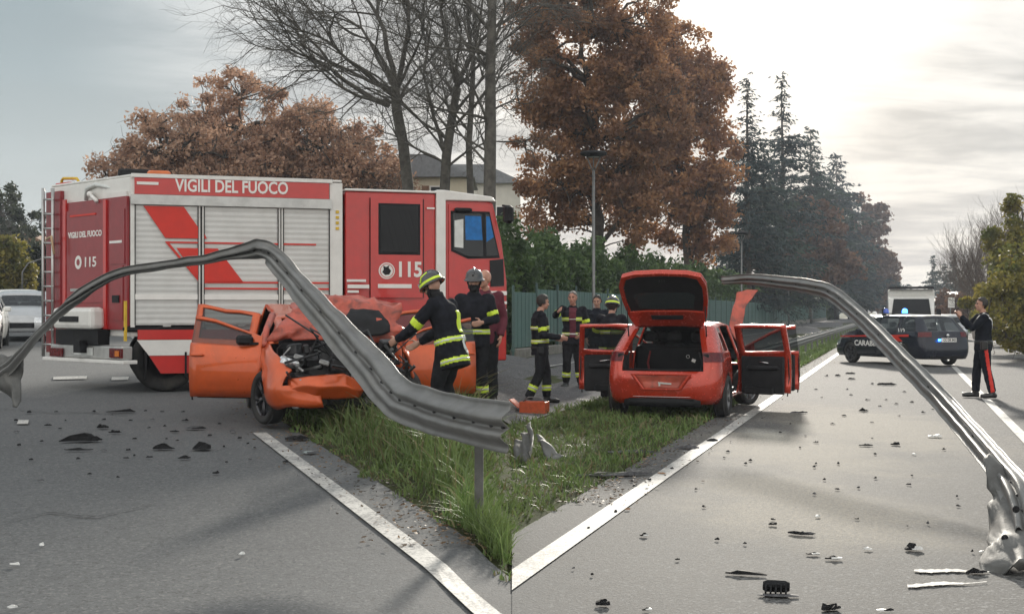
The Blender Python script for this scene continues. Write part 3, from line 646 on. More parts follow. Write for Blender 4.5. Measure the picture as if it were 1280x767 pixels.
# ------------------------------------------------------------------ vehicle materials
M_orange = mat('orange_paint', (0.58, 0.088, 0.013), 0.30, 0.35, var=0.06, scale=9, coat=0.6, dirt=(0.20, 0.075, 0.04), dscale=2.2, dmix=0.22)
M_oranged = mat('orange_paint_dull', (0.46, 0.085, 0.05), 0.5, 0.1, var=0.22, scale=5, coat=0.25, dirt=(0.13, 0.045, 0.035), dscale=6, dmix=0.7, bump=0.3, bscale=18)
M_trim = mat('black_trim', (0.010, 0.010, 0.0115), 0.6, var=0.3, spec=0.25)
M_trim2 = mat('charcoal_plastic', (0.018, 0.018, 0.020), 0.65, var=0.35, bump=0.2, spec=0.25)
M_fabric = mat('seat_fabric', (0.02, 0.02, 0.023), 0.95, var=0.4, bump=0.3)
M_tyre = mat('tyre_rubber', (0.016, 0.016, 0.016), 0.82, var=0.3, dirt=(0.07, 0.062, 0.05), dmix=0.4)
M_rim = mat('alloy_rim', (0.23, 0.23, 0.235), 0.32, 0.9, var=0.15, dirt=(0.06, 0.055, 0.05), dmix=0.4)
M_rimd = mat('dark_rim', (0.07, 0.07, 0.075), 0.35, 0.8, var=0.15)
M_chrome = mat('chrome', (0.62, 0.62, 0.63), 0.14, 1.0, var=0.05)
M_alu = mat('aluminium', (0.48, 0.48, 0.47), 0.38, 0.75, var=0.12, bump=0.1)
M_glass = glass_mat('car_glass', clear=0.42)
M_glassd = glass_mat('dark_glass', (0.008, 0.009, 0.011), clear=0.10, spec=0.22)
M_glassl = glass_mat('pale_glass', (0.05, 0.06, 0.065), clear=0.5)
M_redlight = mat('tail_lamp_red', (0.10, 0.005, 0.008), 0.22, var=0.35, scale=30, coat=0.2, spec=0.3)
M_white = mat('white_paint', (0.74, 0.73, 0.70), 0.38, var=0.04, coat=0.4, dirt=(0.42, 0.40, 0.36), dscale=1.6, dmix=0.25)
M_silver = mat('silver_paint', (0.45, 0.46, 0.47), 0.34, 0.5, var=0.06, coat=0.6)
M_navy = mat('navy_paint', (0.006, 0.009, 0.020), 0.25, 0.1, var=0.15, coat=0.35, spec=0.3, dirt=(0.05, 0.045, 0.04), dmix=0.15)
M_red = mat('fire_red_paint', (0.52, 0.020, 0.016), 0.36, var=0.06, coat=0.6, dirt=(0.24, 0.03, 0.025), dscale=1.3, dmix=0.25)
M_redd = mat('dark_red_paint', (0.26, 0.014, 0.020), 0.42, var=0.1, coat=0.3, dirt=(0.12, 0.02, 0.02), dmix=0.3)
M_redst = mat('red_sticker', (0.62, 0.025, 0.012), 0.45, var=0.05)
M_whst = mat('white_sticker', (0.80, 0.78, 0.75), 0.45, var=0.04)
M_shut = mat('roller_shutter', (0.60, 0.60, 0.585), 0.42, 0.25, var=0.05, scale=3, dirt=(0.40, 0.39, 0.37), dscale=1.2, dmix=0.25)
M_yel = mat('yellow_rubber', (0.62, 0.40, 0.03), 0.55, var=0.15)
M_hi = mat('reflective_yellow', (0.62, 0.80, 0.05), 0.5, var=0.10, scale=20)
M_hisil = mat('reflective_silver', (0.62, 0.64, 0.62), 0.4, 0.2, var=0.1)
M_blue_on = mat('blue_beacon_lit', (0.02, 0.12, 0.8), 0.2, emit=(0.05, 0.3, 1.0, 6.0))
M_blue = mat('blue_beacon', (0.02, 0.07, 0.42), 0.12, coat=1.0)
M_lamp = mat('lamp_lens', (0.62, 0.64, 0.66), 0.08, 0.6, var=0.3, scale=30, coat=1.0)
M_amber = mat('amber_lens', (0.6, 0.16, 0.01), 0.2, coat=1.0)
M_bluecloth_refl = mat('blue_cloth_and_reflection', (0.02, 0.16, 0.45), 0.8, var=0.2)
M_engine = mat('engine_grime', (0.022, 0.022, 0.024), 0.5, 0.2, var=0.5, scale=14)
M_steel = mat('scuffed_steel', (0.30, 0.30, 0.30), 0.4, 0.7, var=0.3, scale=12)

def text_obj(name, s, parent, M, size, m, width=None, bold=0.0, depth=0.002):
    cu = bpy.data.curves.new(name, 'FONT'); cu.body = s; cu.size = size; cu.align_x = 'CENTER'; cu.align_y = 'CENTER'
    cu.extrude = depth; cu.offset = bold; cu.resolution_u = 3
    tmp = bpy.data.objects.new('tmp', cu); COL.objects.link(tmp)
    dg = bpy.context.evaluated_depsgraph_get(); me = bpy.data.meshes.new_from_object(tmp.evaluated_get(dg), depsgraph=dg)
    bpy.data.objects.remove(tmp); bpy.data.curves.remove(cu); me.name = name
    co = np.empty(len(me.vertices)*3, np.float32); me.vertices.foreach_get('co', co); co = co.reshape(-1, 3)
    if width:
        w = co[:, 0].max()-co[:, 0].min(); co[:, 0] *= width/w; me.vertices.foreach_set('co', co.ravel())
    me.transform(M); me.materials.clear(); me.materials.append(m)
    o = bpy.data.objects.new(name, me); COL.objects.link(o); o.parent = parent; return o
def frame_M(o, x, y, z):
    """matrix whose columns are the given axes, at origin o"""
    x, y, z = Vector(x).normalized(), Vector(y).normalized(), Vector(z).normalized()
    return Matrix(((x.x, y.x, z.x, o[0]), (x.y, y.y, z.y, o[1]), (x.z, y.z, z.z, o[2]), (0, 0, 0, 1)))
def solid(o, t, off=-1, m_in=0, m_rim=0):
    s = o.modifiers.new('thickness', 'SOLIDIFY'); s.thickness = t; s.offset = off; s.material_offset = m_in; s.material_offset_rim = m_rim; s.use_even_offset = False
    return o

class Shell:
    """a car body as a grid of stations (along y, rear to front) and rows (sill to roof centre)"""
    LOW = [0, .12, .28, .46, .64, .82, 1.0]; LOWX = [.905, .955, .985, 1.0, .995, .985, .955]
    UP = [.07, .5, .90, 1.0]
    def __init__(s, L=4.05, W=.90, roof=(), belt=(), sill=.215, axles=(-1.39, 1.19), Rw=.315, Ra=.365, rear=(), front=(), stations=(), plan=(), nx=14, top_in=.755):
        s.L, s.W, s.sill, s.axles, s.Rw, s.Ra, s.nx = L, W, sill, axles, Rw, Ra, nx
        s.st = np.array(stations); s.nr = 14
        f = lambda pts, q: float(np.interp(q, [p[0] for p in pts], [p[1] for p in pts]))
        s.V = []; s.F = []; s.T = []; s.idx = {}
        for i, yn in enumerate(s.st):
            w = W*f(plan, yn); zr = f(roof, yn); zb = min(f(belt, yn), zr-.035); gh = max(0.0, min(1.0, (zr-zb-.05)/.33))
            rows = []
            for q, kx in zip(s.LOW, s.LOWX): rows.append((w*kx, sill+(zb-sill)*q))
            xt = .90+(top_in-.90)*gh
            for q in s.UP: rows.append((w*(.945+(xt-.945)*q), zb+(zr-.045*(.4+.6*gh)-zb)*q))
            rows += [(w*xt*.86, zr-.018), (w*xt*.48, zr-.004), (0, zr)]
            wr = max(0.0, 1-(yn+L/2)/.95)**1.25; wf = max(0.0, 1-(L/2-yn)/.6)**1.25
            for j, (x, zz) in enumerate(rows):
                y = yn+wr*f(rear, zz)-wf*f(front, zz)
                for sd in (-1, 1):
                    if j == 13 and sd == 1: s.idx[i, j, 1] = s.idx[i, j, -1]; continue
                    s.idx[i, j, sd] = len(s.V); s.V.append([sd*x, y, zz])
        n = len(s.st)
        for i in range(n-1):
            for j in range(13):
                for sd in (-1, 1):
                    q = [s.idx[i, j, sd], s.idx[i+1, j, sd], s.idx[i+1, j+1, sd], s.idx[i, j+1, sd]]
                    s.F.append(q if sd == 1 else q[::-1]); s.T.append(('s', i, j, sd))
        for e, i in (('r', 0), ('f', n-1)):
            sg = -1 if e == 'r' else 1
            for j in range(11):
                a = s.V[s.idx[i, j, -1]]; b = s.V[s.idx[i, j, 1]]
                for k in range(1, nx):
                    t = k/nx; u = 2*t-1
                    s.idx[e, j, k] = len(s.V); s.V.append([a[0]+(b[0]-a[0])*t, a[1]+sg*.075*(1-abs(u)**2.6), a[2]+(0.02*(1-u*u) if j >= 9 else 0)])
                s.idx[e, j, 0] = s.idx[i, j, -1]; s.idx[e, j, nx] = s.idx[i, j, 1]
            for j in range(10):
                for k in range(nx):
                    q = [s.idx[e, j, k], s.idx[e, j, k+1], s.idx[e, j+1, k+1], s.idx[e, j+1, k]]
                    s.F.append(q if e == 'r' else q[::-1]); s.T.append((e, j, k))
            top = [s.idx[e, 10, k] for k in range(nx+1)]; ro = [s.idx[i, 11, 1], s.idx[i, 12, 1], s.idx[i, 13, 1], s.idx[i, 12, -1], s.idx[i, 11, -1]]
            s.F.append((top+ro) if e == 'r' else (top+ro)[::-1]); s.T.append((e+'cap',))
        s.V = np.array(s.V)
        # wheel arches: open the side inside a circle round each axle and pull the rim vertices on to it
        for ay in axles:
            d = np.hypot(s.V[:, 1]-ay, s.V[:, 2]-Rw); inside = (d < Ra) & (np.abs(s.V[:, 0]) > .5*W) & (s.V[:, 2] < .85)
            keep = [k for k, f_ in enumerate(s.F) if not all(inside[v] for v in f_)]
            s.F = [s.F[k] for k in keep]; s.T = [s.T[k] for k in keep]
            used = np.zeros(len(s.V), bool)
            for f_ in s.F: used[list(f_)] = True
            for v in np.where(inside & used)[0]:
                dd = max(d[v], 1e-3); s.V[v, 1] = ay+(s.V[v, 1]-ay)/dd*Ra; s.V[v, 2] = Rw+(s.V[v, 2]-Rw)/dd*Ra
    def ymid(s, t):
        if t[0] != 's': return -9
        return .5*(s.st[t[1]]+s.st[t[1]+1])
    def take(s, test):
        """remove and return the faces that pass"""
        a = [k for k, t in enumerate(s.T) if test(t)]; A = set(a); fs = [s.F[k] for k in a]
        s.F = [f for k, f in enumerate(s.F) if k not in A]; s.T = [t for k, t in enumerate(s.T) if k not in A]
        return fs
    def pick(s, test): return [s.F[k] for k, t in enumerate(s.T) if test(t)]
    def mesh(s, name, fs, mats, parent, push=0.0, pivot=None, smooth=True, warp=None):
        used = sorted({v for f in fs for v in f}); mp = {v: i for i, v in enumerate(used)}; V = s.V[used].copy()
        F = [tuple(mp[v] for v in f) for f in fs]
        if warp is not None: V = warp(V)
        if push:
            N = np.zeros_like(V)
            for f in F:
                nn = np.cross(V[f[1]]-V[f[0]], V[f[2]]-V[f[0]])
                for v in f: N[v] += nn
            N /= np.linalg.norm(N, axis=1, keepdims=True)+1e-12; V = V+N*push
        if pivot is not None: V = V-np.array(pivot)
        o = mesh_obj(name, [tuple(v) for v in V], F, mats, parent, smooth=smooth)
        if pivot is not None: o.location = pivot
        return o
HATCH = dict(L=4.05, W=.90, roof=((-2.03, 1.40), (-1.2, 1.435), (-.3, 1.445), (.22, 1.40), (.45, 1.30), (1.02, .985), (1.25, .955), (1.75, .86), (2.03, .70)),
    belt=((-2.03, .985), (-1.2, .965), (0, .92), (.9, .885), (1.3, .86), (2.03, .64)), plan=((-2.03, .80), (-1.97, .90), (-1.85, .965), (-1.6, 1), (1.3, 1), (1.7, .95), (1.93, .86), (2.03, .74)),
    rear=((0.1, .06), (.3, 0), (.5, -.02), (.72, .02), (.86, .05), (.98, .10), (1.12, .24), (1.36, .56), (1.44, .62)), front=((.1, .05), (.3, 0), (.55, .02), (.75, .15)),
    stations=(-2.025, -1.97, -1.88, -1.80, -1.74, -1.68, -1.62, -1.56, -1.48, -1.39, -1.30, -1.22, -1.14, -1.06, -1.0, -.92, -.80, -.60, -.40, -.22, -.12, -.06, .0, .10, .26, .45, .62, .74, .80, .86, .94, 1.02, 1.10, 1.19, 1.28, 1.36, 1.44, 1.50, 1.58, 1.68, 1.80, 1.90, 1.97, 2.025))
WAGON = dict(L=4.57, W=.895, roof=((-2.29, 1.47), (-1.5, 1.50), (-.3, 1.505), (.30, 1.45), (.6, 1.33), (1.2, 1.03), (1.45, .99), (1.95, .88), (2.29, .72)),
    belt=((-2.29, 1.0), (-1.2, .98), (0, .945), (.9, .92), (1.4, .89), (2.29, .66)), plan=((-2.29, .80), (-2.22, .91), (-2.08, .97), (-1.85, 1), (1.5, 1), (1.95, .95), (2.18, .86), (2.29, .74)),
    rear=((0.1, .06), (.3, 0), (.5, -.02), (.75, .03), (1.0, .09), (1.15, .22), (1.42, .52), (1.5, .58)), front=((.1, .05), (.3, 0), (.6, .02), (.8, .15)), axles=(-1.36, 1.28),
    stations=(-2.285, -2.22, -2.12, -2.0, -1.88, -1.76, -1.70, -1.62, -1.54, -1.45, -1.36, -1.27, -1.18, -1.10, -1.02, -.95, -.86, -.7, -.5, -.28, -.12, -.06, .0, .12, .30, .5, .68, .80, .90, 1.0, 1.1, 1.19, 1.28, 1.37, 1.46, 1.54, 1.62, 1.72, 1.84, 1.96, 2.08, 2.18, 2.285))
def wheel(parent, c, Rw=.315, w=.20, rimm=None, spokes=5, steer=0.0, out=1):
    """tyre with a spoked rim, axle along x"""
    M = Matrix.Translation(Vector(c)) @ Matrix.Rotation(steer, 4, 'Z') @ Matrix.Rotation(R(90)*out, 4, 'Y')
    h = w/2
    pr = [(Rw*.70, -h*.80), (Rw*.80, -h*.98), (Rw*.93, -h), (Rw*.985, -h*.82), (Rw, -h*.5)]
    for q in (-.5, -.46, -.30, -.26, -.02, .02, .26, .30, .46, .5): pr.append((Rw*(1 if q in (-.5, -.30, -.02, .26, .46) else .985) if False else Rw, h*q))
    pr += [(Rw, h*.5), (Rw*.985, h*.82), (Rw*.93, h), (Rw*.80, h*.98), (Rw*.70, h*.80), (Rw*.70, -h*.80)]
    o = MB().lathe(pr, 28, M).build('wheel', M_tyre, parent, True)
    rb = MB(); rb.lathe([(Rw*.71, -h*.75), (Rw*.66, -h*.6), (Rw*.66, h*.62), (Rw*.71, h*.80), (Rw*.74, h*.78)], 28, M)
    rb.lathe([(.001, h*.62), (.045, h*.66), (.055, h*.52), (.06, h*.2)], 14, M)
    for k in range(spokes):
        a = 2*math.pi*k/spokes
        for da in (-.13, .13):
            p0 = Vector((.05*math.cos(a), .05*math.sin(a), h*.55)); p1 = Vector((Rw*.69*math.cos(a+da), Rw*.69*math.sin(a+da), h*.66))
            rb.tube([M @ p0, M @ p1], [.020, .014], 5)
    rb.lathe([(.001, -h*.1), (Rw*.5, -h*.1)], 16, M)
    ro = rb.build('rim', rimm or M_rim, o, True); return o
def closed_car(S, root, paint, glass, roof_paint=None, rimm=None, ww=(.02, -.06), doors=((-1.02, -.10), (-.06, .90)), wins=((-1.55, -1.08), (-1.0, -.14), (-.04, .66)), cowl=(.42, 1.06)):
    """split a closed car's shell into body, doors, windows, screens, lamps, wheels"""
    L, W = S.L, S.W; y = S.ymid
    for (a, b) in wins:
        for sd in (-1, 1):
            fs = S.take(lambda t: t[0] == 's' and 7 <= t[2] <= 8 and a < y(t) < b and t[3] == sd)
            if fs: S.mesh('window', fs, glass, root, -.006)
    S.mesh('windscreen', S.take(lambda t: t[0] == 's' and t[2] >= 11 and cowl[0] < y(t) < cowl[1]), glass, root, -.004)
    S.mesh('rear_window', S.take(lambda t: t[0] == 'r' and 7 <= t[1] <= 8 and 1 <= t[2] < S.nx-1), glass, root, -.004)
    for sd in (-1, 1):
        S.mesh('tail_lamp', S.pick(lambda t: (t[0] == 's' and t[1] <= 1 and t[2] == 5 and t[3] == sd) or (t[0] == 'r' and t[1] == 5 and (t[2] < 2 if sd < 0 else t[2] >= S.nx-2))), M_redlight, root, .008)
        S.mesh('headlight', S.pick(lambda t: (t[0] == 's' and t[1] >= len(S.st)-5 and t[2] in (4, 5) and t[3] == sd) or (t[0] == 'f' and t[1] in (4, 5) and (t[2] < 3 if sd < 0 else t[2] >= S.nx-3))), M_lamp, root, .008)
        for (a, b) in doors:
            d_ = S.take(lambda t: t[0] == 's' and 1 <= t[2] <= 5 and a < y(t) < b and t[3] == sd)
            o = S.mesh('door', d_, paint, root, .004)
            yy = a+.14; zz = .80; hb = MB().box((sd*(W*1.0), yy, zz), (.03, .17, .028), bev=.01); hb.build('handle', paint, o)
    S.mesh('grille', S.pick(lambda t: t[0] == 'f' and t[1] in (2, 3) and 3 <= t[2] < S.nx-3), M_trim, root, .006)
    S.mesh('bumper', S.pick(lambda t: t[0] == 'r' and t[1] == 0 and 1 <= t[2] < S.nx-1), M_trim, root, .010)
    if roof_paint: S.mesh('roof', S.take(lambda t: t[0] == 's' and t[2] >= 11 and y(t) < cowl[0]), roof_paint, root, .002)
    b = S.mesh('body', S.F, [paint, M_trim], root); solid(b, .03, -1, 1, 0)
    MB().box((0, 0, S.sill+.10), (W*1.45, L*.86, .16), bev=.02).build('underbody', M_trim, root)
    for sd in (-1, 1):
        for ay in S.axles: wheel(root, (sd*(W-.115), ay, S.Rw), S.Rw, .2, rimm, out=sd)
        m_ = MB().box((sd*(W+.085), .66, 1.0), (.19, .10, .13), bev=.03); m_.box((sd*(W+.0), .68, .96), (.08, .04, .03)); m_.build('mirror', paint, root)
    for yy in (.15, -.78):
        for xx in ((-.36, .36) if yy > 0 else (-.4, 0, .4)):
            s_ = MB().box((xx, yy-.28, .82), (.44 if yy > 0 else .36, .13, .55), Matrix.Rotation(R(12), 3, 'X'), bev=.05); s_.box((xx, yy-.36, 1.20), (.22, .09, .16), bev=.04); s_.box((xx, yy, .50), (.46 if yy > 0 else .38, .5, .16), bev=.05); s_.build('seat', M_fabric, root)
    return b

# ------------------------------------------------------------------ the orange hatchback seen from behind, every door open (right)
def seat(parent, x, y, w=.46, head=True):
    s_ = MB().box((x, y-.27, .80), (w, .14, .60), Matrix.Rotation(R(12), 3, 'X'), bev=.05)
    if head: s_.box((x, y-.36, 1.21), (.24, .10, .17), bev=.045)
    s_.box((x, y, .46), (w, .52, .17), bev=.05); return s_.build('seat', M_fabric, parent)
def swing_door(S, root, sd, y0, y1, ang, wy, name='door', inner=None):
    """cut a door out of the shell and hang it open on its front edge"""
    y = S.ymid
    gl = S.take(lambda t: t[0] == 's' and t[3] == sd and 7 <= t[2] <= 8 and wy[0] < y(t) < wy[1])
    pn = S.take(lambda t: t[0] == 's' and t[3] == sd and 1 <= t[2] <= 9 and y0 < y(t) < y1)
    pv = (sd*S.W*.97, y1, 0)
    d_ = S.mesh(name, pn, [M_orange, M_trim], root, 0, pv); solid(d_, .06, -1, 0, 0); d_.rotation_euler = (0, 0, -ang)
    g_ = S.mesh('window', gl, M_glass, d_, -.02, pv); g_.location = (0, 0, 0)
    # inner trim: armrest, pocket, speaker, handle
    ym = (y0+y1)/2-y1; ln = (y1-y0)
    t = MB().box((-sd*.075, ym, .585), (.05, ln*.82, .60), bev=.02); t.box((-sd*.115, ym-.02, .70), (.06, ln*.62, .07), bev=.02); t.box((-sd*.11, ym+.05, .34), (.05, ln*.55, .12), bev=.02)
    t.lathe([(.001, .0), (.085, .005), (.09, .0)], 14, frame_M((-sd*.104, ym+ln*.28, .40), (0, 1, 0), (0, 0, 1), (-sd, 0, 0)))
    t.build('inner_trim', M_trim2, d_)
    MB().tube([(-sd*.12, ym-.12, .78), (-sd*.125, ym+.06, .80)], .012, 6).build('inner_handle', M_chrome, d_, True)
    MB().box((sd*.03, y0-y1+.13, .80), (.03, .17, .03), bev=.01).build('handle', M_orange, d_)
    sl = MB().tube([(-sd*.035, y0-y1+.05, .26), (-sd*.035, y0-y1+.02, .55), (-sd*.05, y0-y1+.03, .88)], .010, 6); sl.build('door_seal', M_trim, d_, True)
    return d_
def ring_prism(po, pi, z0, z1, M):
    n = len(po); vs = []
    for zz in (z0, z1):
        vs += [M @ Vector((x, yy, zz)) for x, yy in po]+[M @ Vector((x, yy, zz)) for x, yy in pi]
    fs = []
    for i in range(n):
        j = (i+1) % n
        fs += [(i, n+i, n+j, j), (2*n+i, 2*n+j, 3*n+j, 3*n+i), (i, j, 2*n+j, 2*n+i), (n+i, 3*n+i, 3*n+j, n+j)]
    return vs, fs
def crumple_sheet(name, grid, m, parent, amp=.03, sc=4.0, th=.012, seed=0):
    """grid of points [row][col] refined and creased"""
    g0 = np.array([[tuple(q) for q in r_] for r_ in grid]); nr, nc = g0.shape[:2]; k = 6
    ri = np.linspace(0, nr-1, (nr-1)*k+1); ci = np.linspace(0, nc-1, (nc-1)*k+1)
    A = np.stack([[np.interp(ci, range(nc), g0[r_, :, c]) for c in range(3)] for r_ in range(nr)])      # nr,3,C
    B = np.stack([np.stack([np.interp(ri, range(nr), A[:, c, q]) for q in range(len(ci))], 1) for c in range(3)], -1)
    V = B.reshape(-1, 3)
    for i in range(len(V)):
        p = Vector(V[i])*sc+Vector((seed*7.1, seed*3.3, 0)); nz = Vector([mnoise.noise(p+Vector((o_, 0, o_))) for o_ in (0, 17, 31)])
        V[i] += np.array(nz)*amp+np.array((abs(nz.x)-.2, abs(nz.y)-.2, abs(nz.z)-.2))*amp*1.1
    n = len(ci); fs = [(i*n+j, i*n+j+1, (i+1)*n+j+1, (i+1)*n+j) for i in range(len(ri)-1) for j in range(n-1)]
    o = mesh_obj(name, [tuple(v) for v in V], fs, m, parent, smooth=True); solid(o, th, 0); return o
BR = at(829, 522); ang_r = -math.atan((1043-640)/FPX)-R(4)
carR = empty('hatchback_car', ground(BR.x+math.sin(-ang_r)*1.95, BR.y+math.cos(-ang_r)*1.95), ang_r, 'orange hatchback seen from behind with tailgate and doors open on the verge', 'car', 'two views of the crashed orange hatchback')
S = Shell(**HATCH); y = S.ymid
# tailgate opening
S.take(lambda t: t[0] == 'r' and t[1] >= 4 and 1 <= t[2] < S.nx-1); S.take(lambda t: t[0] == 'rcap')
S.take(lambda t: t[0] == 's' and t[2] >= 12 and y(t) < -1.86)
S.mesh('tail_lamp', S.pick(lambda t: (t[0] == 's' and t[1] <= 3 and t[2] == 5 and t[3] == -1) or (t[0] == 'r' and t[1] == 5 and t[2] == 0)), M_redlight, carR, .010)
S.mesh('tail_lamp', S.pick(lambda t: (t[0] == 's' and t[1] <= 3 and t[2] == 5 and t[3] == 1) or (t[0] == 'r' and t[1] == 5 and t[2] == S.nx-1)), M_redlight, carR, .010)
for sd in (-1, 1):
    swing_door(S, carR, sd, -1.0, -.09, -sd*R(71), (-.92, -.17))
    swing_door(S, carR, sd, -.03, .90, -sd*R(78 if sd > 0 else 40), (.0, .74))
for sd in (-1, 1):
    S.mesh('window', S.take(lambda t: t[0] == 's' and 7 <= t[2] <= 8 and -1.52 < y(t) < -1.08 and t[3] == sd), M_glassd, carR, -.004)
S.mesh('windscreen', S.take(lambda t: t[0] == 's' and t[2] >= 11 and .45 < y(t) < 1.02), M_trim, carR, -.01)
S.take(lambda t: t[0] == 's' and t[2] >= 9 and y(t) > 1.02)            # bonnet torn up by the rail
S.mesh('windscreen', S.pick(lambda t: False) or [], M_glass, carR) if False else None
def bumper_crease(V):
    V = V.copy(); k = np.exp(-((V[:, 0])/.42)**4)*np.exp(-((V[:, 2]-.52)/.075)**2)*(V[:, 1] < -1.8); V[:, 1] += .030*k
    return V
bd = S.mesh('body', S.F, [M_orange, M_trim], carR, warp=bumper_crease); solid(bd, .035, -1, 1, 0)
S.mesh('bumper', S.pick(lambda t: t[0] == 'r' and t[1] == 0 and 2 <= t[2] < S.nx-2), M_trim2, carR, .016)
def curve_box(name, parent, m, z0, z1, w, y0, push, n=12, bul=.075):
    vs = []; fs = []
    for i in range(n+1):
        u = -1+2*i/n
        for (dy, zz) in ((0, z0), (-push, z0+.01), (-push, z1-.01), (0, z1)): vs.append((u*w, y0+dy-bul*(1-abs(u)**2.6), zz))
    for i in range(n):
        for k in range(4): fs.append((i*4+k, (i+1)*4+k, (i+1)*4+(k+1) % 4, i*4+(k+1) % 4))
    fs += [(0, 1, 2, 3), (n*4+3, n*4+2, n*4+1, n*4)]
    return mesh_obj(name, vs, fs, m, parent, smooth=True)
curve_box('bumper_strip', carR, M_chrome, .315, .338, .50, -2.028, .030)
curve_box('diffuser', carR, M_trim, .18, .312, .58, -2.020, .022)
# plate recess with folded edges, remains of a number plate
mb = MB(); mb.add(*ring_prism([(-.47, .675), (.47, .675), (.30, .425), (-.30, .425)], [(-.40, .645), (.40, .645), (.26, .455), (-.26, .455)], -.012, .022, frame_M((0, -2.118, 0), (1, 0, 0), (0, 0, 1), (0, -1, 0))))
bevel(mb.build('plate_recess_frame', M_orange, carR), .012, 3)
crumple_sheet('plate_recess', [[(-.40, -2.122, .645), (0, -2.124, .65), (.40, -2.122, .645)], [(-.33, -2.112, .55), (0, -2.108, .55), (.33, -2.112, .55)], [(-.26, -2.124, .455), (0, -2.126, .455), (.26, -2.124, .455)]], M_oranged, carR, .010, 5, .004, 21)
MB().box((.06, -2.136, .53), (.20, .008, .022), Matrix.Rotation(R(4), 3, 'Y')).box((-.02, -2.136, .515), (.025, .008, .05)).build('plate_remnant', M_hisil, carR)
for sd in (-1, 1):
    mb = MB().tube([(sd*.53, -1.90, .985), (sd*.575, -1.86, .84), (sd*.56, -1.93, .73)], .016, 6); mb.build('opening_seal', M_trim, carR, True)
    MB().box((sd*.645, -1.955, .865), (.10, .03, .20), bev=.012).build('lamp_surround', M_trim2, carR)
MB().tube([(-.56, -1.96, .725), (0, -2.03, .715), (.56, -1.96, .725)], .018, 6).build('boot_sill', M_trim, carR, True)
# raised tailgate
hz_, hy_ = 1.405, -1.47
Mh = Matrix.Translation((0, hy_, hz_)) @ Matrix.Rotation(R(-47), 4, 'X')      # local -y runs to the free edge
def hq(poly, zz, th): return [Vector((x, yy, zz)) for x, yy in poly], th
out_p = [(-.53, .02), (-.60, -.16), (-.655, -.50), (-.665, -.80), (-.60, -.985), (-.40, -1.045), (0, -1.065), (.40, -1.045), (.60, -.985), (.665, -.80), (.655, -.50), (.60, -.16), (.53, .02)]
tg = empty('tailgate', (0, 0, 0)); tg.parent = carR
bevel(MB().prism(out_p, .05, Mh @ Matrix.Translation((0, 0, .02))).build('tailgate_panel', M_orange, tg), .02, 3)
def inset(poly, k, cx=0, cy=-.52): return [((x-cx)*k+cx, (yy-cy)*k+cy) for x, yy in poly]
mb = MB(); mb.add(*ring_prism(out_p, inset(out_p, .90), -.035, .021, Mh)); bevel(mb.build('tailgate_rim', M_orange, tg), .008, 2)
MB().prism([(x, yy) for x, yy in inset(out_p, .89) if True], .03, Mh @ Matrix.Translation((0, 0, -.012))).build('tailgate_trim', M_trim, tg)
wp = [(-.42, -.36), (-.47, -.60), (-.40, -.66), (0, -.68), (.40, -.66), (.47, -.60), (.42, -.36), (0, -.345)]
MB().prism(wp, .006, Mh @ Matrix.Translation((0, 0, -.024))).build('tailgate_glass', M_glassl, tg)
mb = MB().prism([(-.52, .0), (-.57, -.10), (-.575, -.29), (-.30, -.315), (.30, -.315), (.575, -.29), (.57, -.10), (.52, .0)], .04, Mh @ Matrix.Translation((0, 0, -.052))); bevel(mb.build('tailgate_hinge_panel', M_orange, tg), .012, 2)
bevel(MB().prism([(-.24, -.15), (-.25, -.235), (.25, -.235), (.24, -.15)], .02, Mh @ Matrix.Translation((0, 0, -.062))).build('hinge_panel_slot', M_trim, tg), .006)
mb = MB()
for k in range(3): mb.box((-.035+.035*k, -.90, -.018), (.02, .05, .012))
for i in range(len(mb.v)): mb.v[i] = tuple(Mh @ Vector(mb.v[i]))
mb.build('tailgate_latch', M_trim2, tg)
for sd in (-1, 1): MB().tube([(sd*.60, -1.62, 1.12), Mh @ Vector((sd*.60, -.42, -.02))], [.012, .008], 6).build('gas_strut', M_trim, tg, True)
# inside
MB().box((0, -1.0, .42), (1.16, 1.6, .04)).build('boot_floor', M_trim, carR)
MB().box((0, -1.06, .74), (1.22, .10, .66), Matrix.Rotation(R(10), 3, 'X'), bev=.04).build('rear_seat_back', M_trim, carR); MB().box((0, -.55, 1.10), (1.24, .05, .5)).build('cabin_shade_panel', M_trim, carR) if False else None
MB().box((0, .2, .30), (1.4, 1.5, .08)).build('cabin_floor', M_trim, carR)
for xx in (-.34, .34): seat(carR, xx, .18)
for xx in (-.38, .0, .38): seat(carR, xx, -.72, .37)
MB().box((0, .92, .86), (1.4, .36, .22), bev=.06).build('dashboard', M_trim, carR)
for xx in (-.36,): MB().tube([(xx, -1.18, .98), (xx-.02, -1.27, .80), (xx+.03, -1.33, .60)], [.014, .018, .014], 6).build('seat_belt', mat('belt_red', (0.16, 0.012, 0.012), .8), carR, True)
MB().lathe([(.022, 0), (.029, .003), (.029, .008), (.022, .010)], 12, frame_M((.25, -1.26, .90), (1, 0, 0), (0, 0, 1), (0, -1, 0))).build('hook_ring', M_hisil, carR, True)
MB().box((.34, -1.27, .84), (.06, .01, .05), Matrix.Rotation(.4, 3, 'Y')).build('paper_tag', M_whst, carR)
MB().box((0, .2, .27), (1.25, 3.3, .14), bev=.03).build('underbody', M_trim, carR)
for sd in (-1, 1):
    for k, ay in enumerate(S.axles): wheel(carR, (sd*(S.W-.092), ay, S.Rw), S.Rw, .21, out=sd, steer=(R(-24) if k else 0))
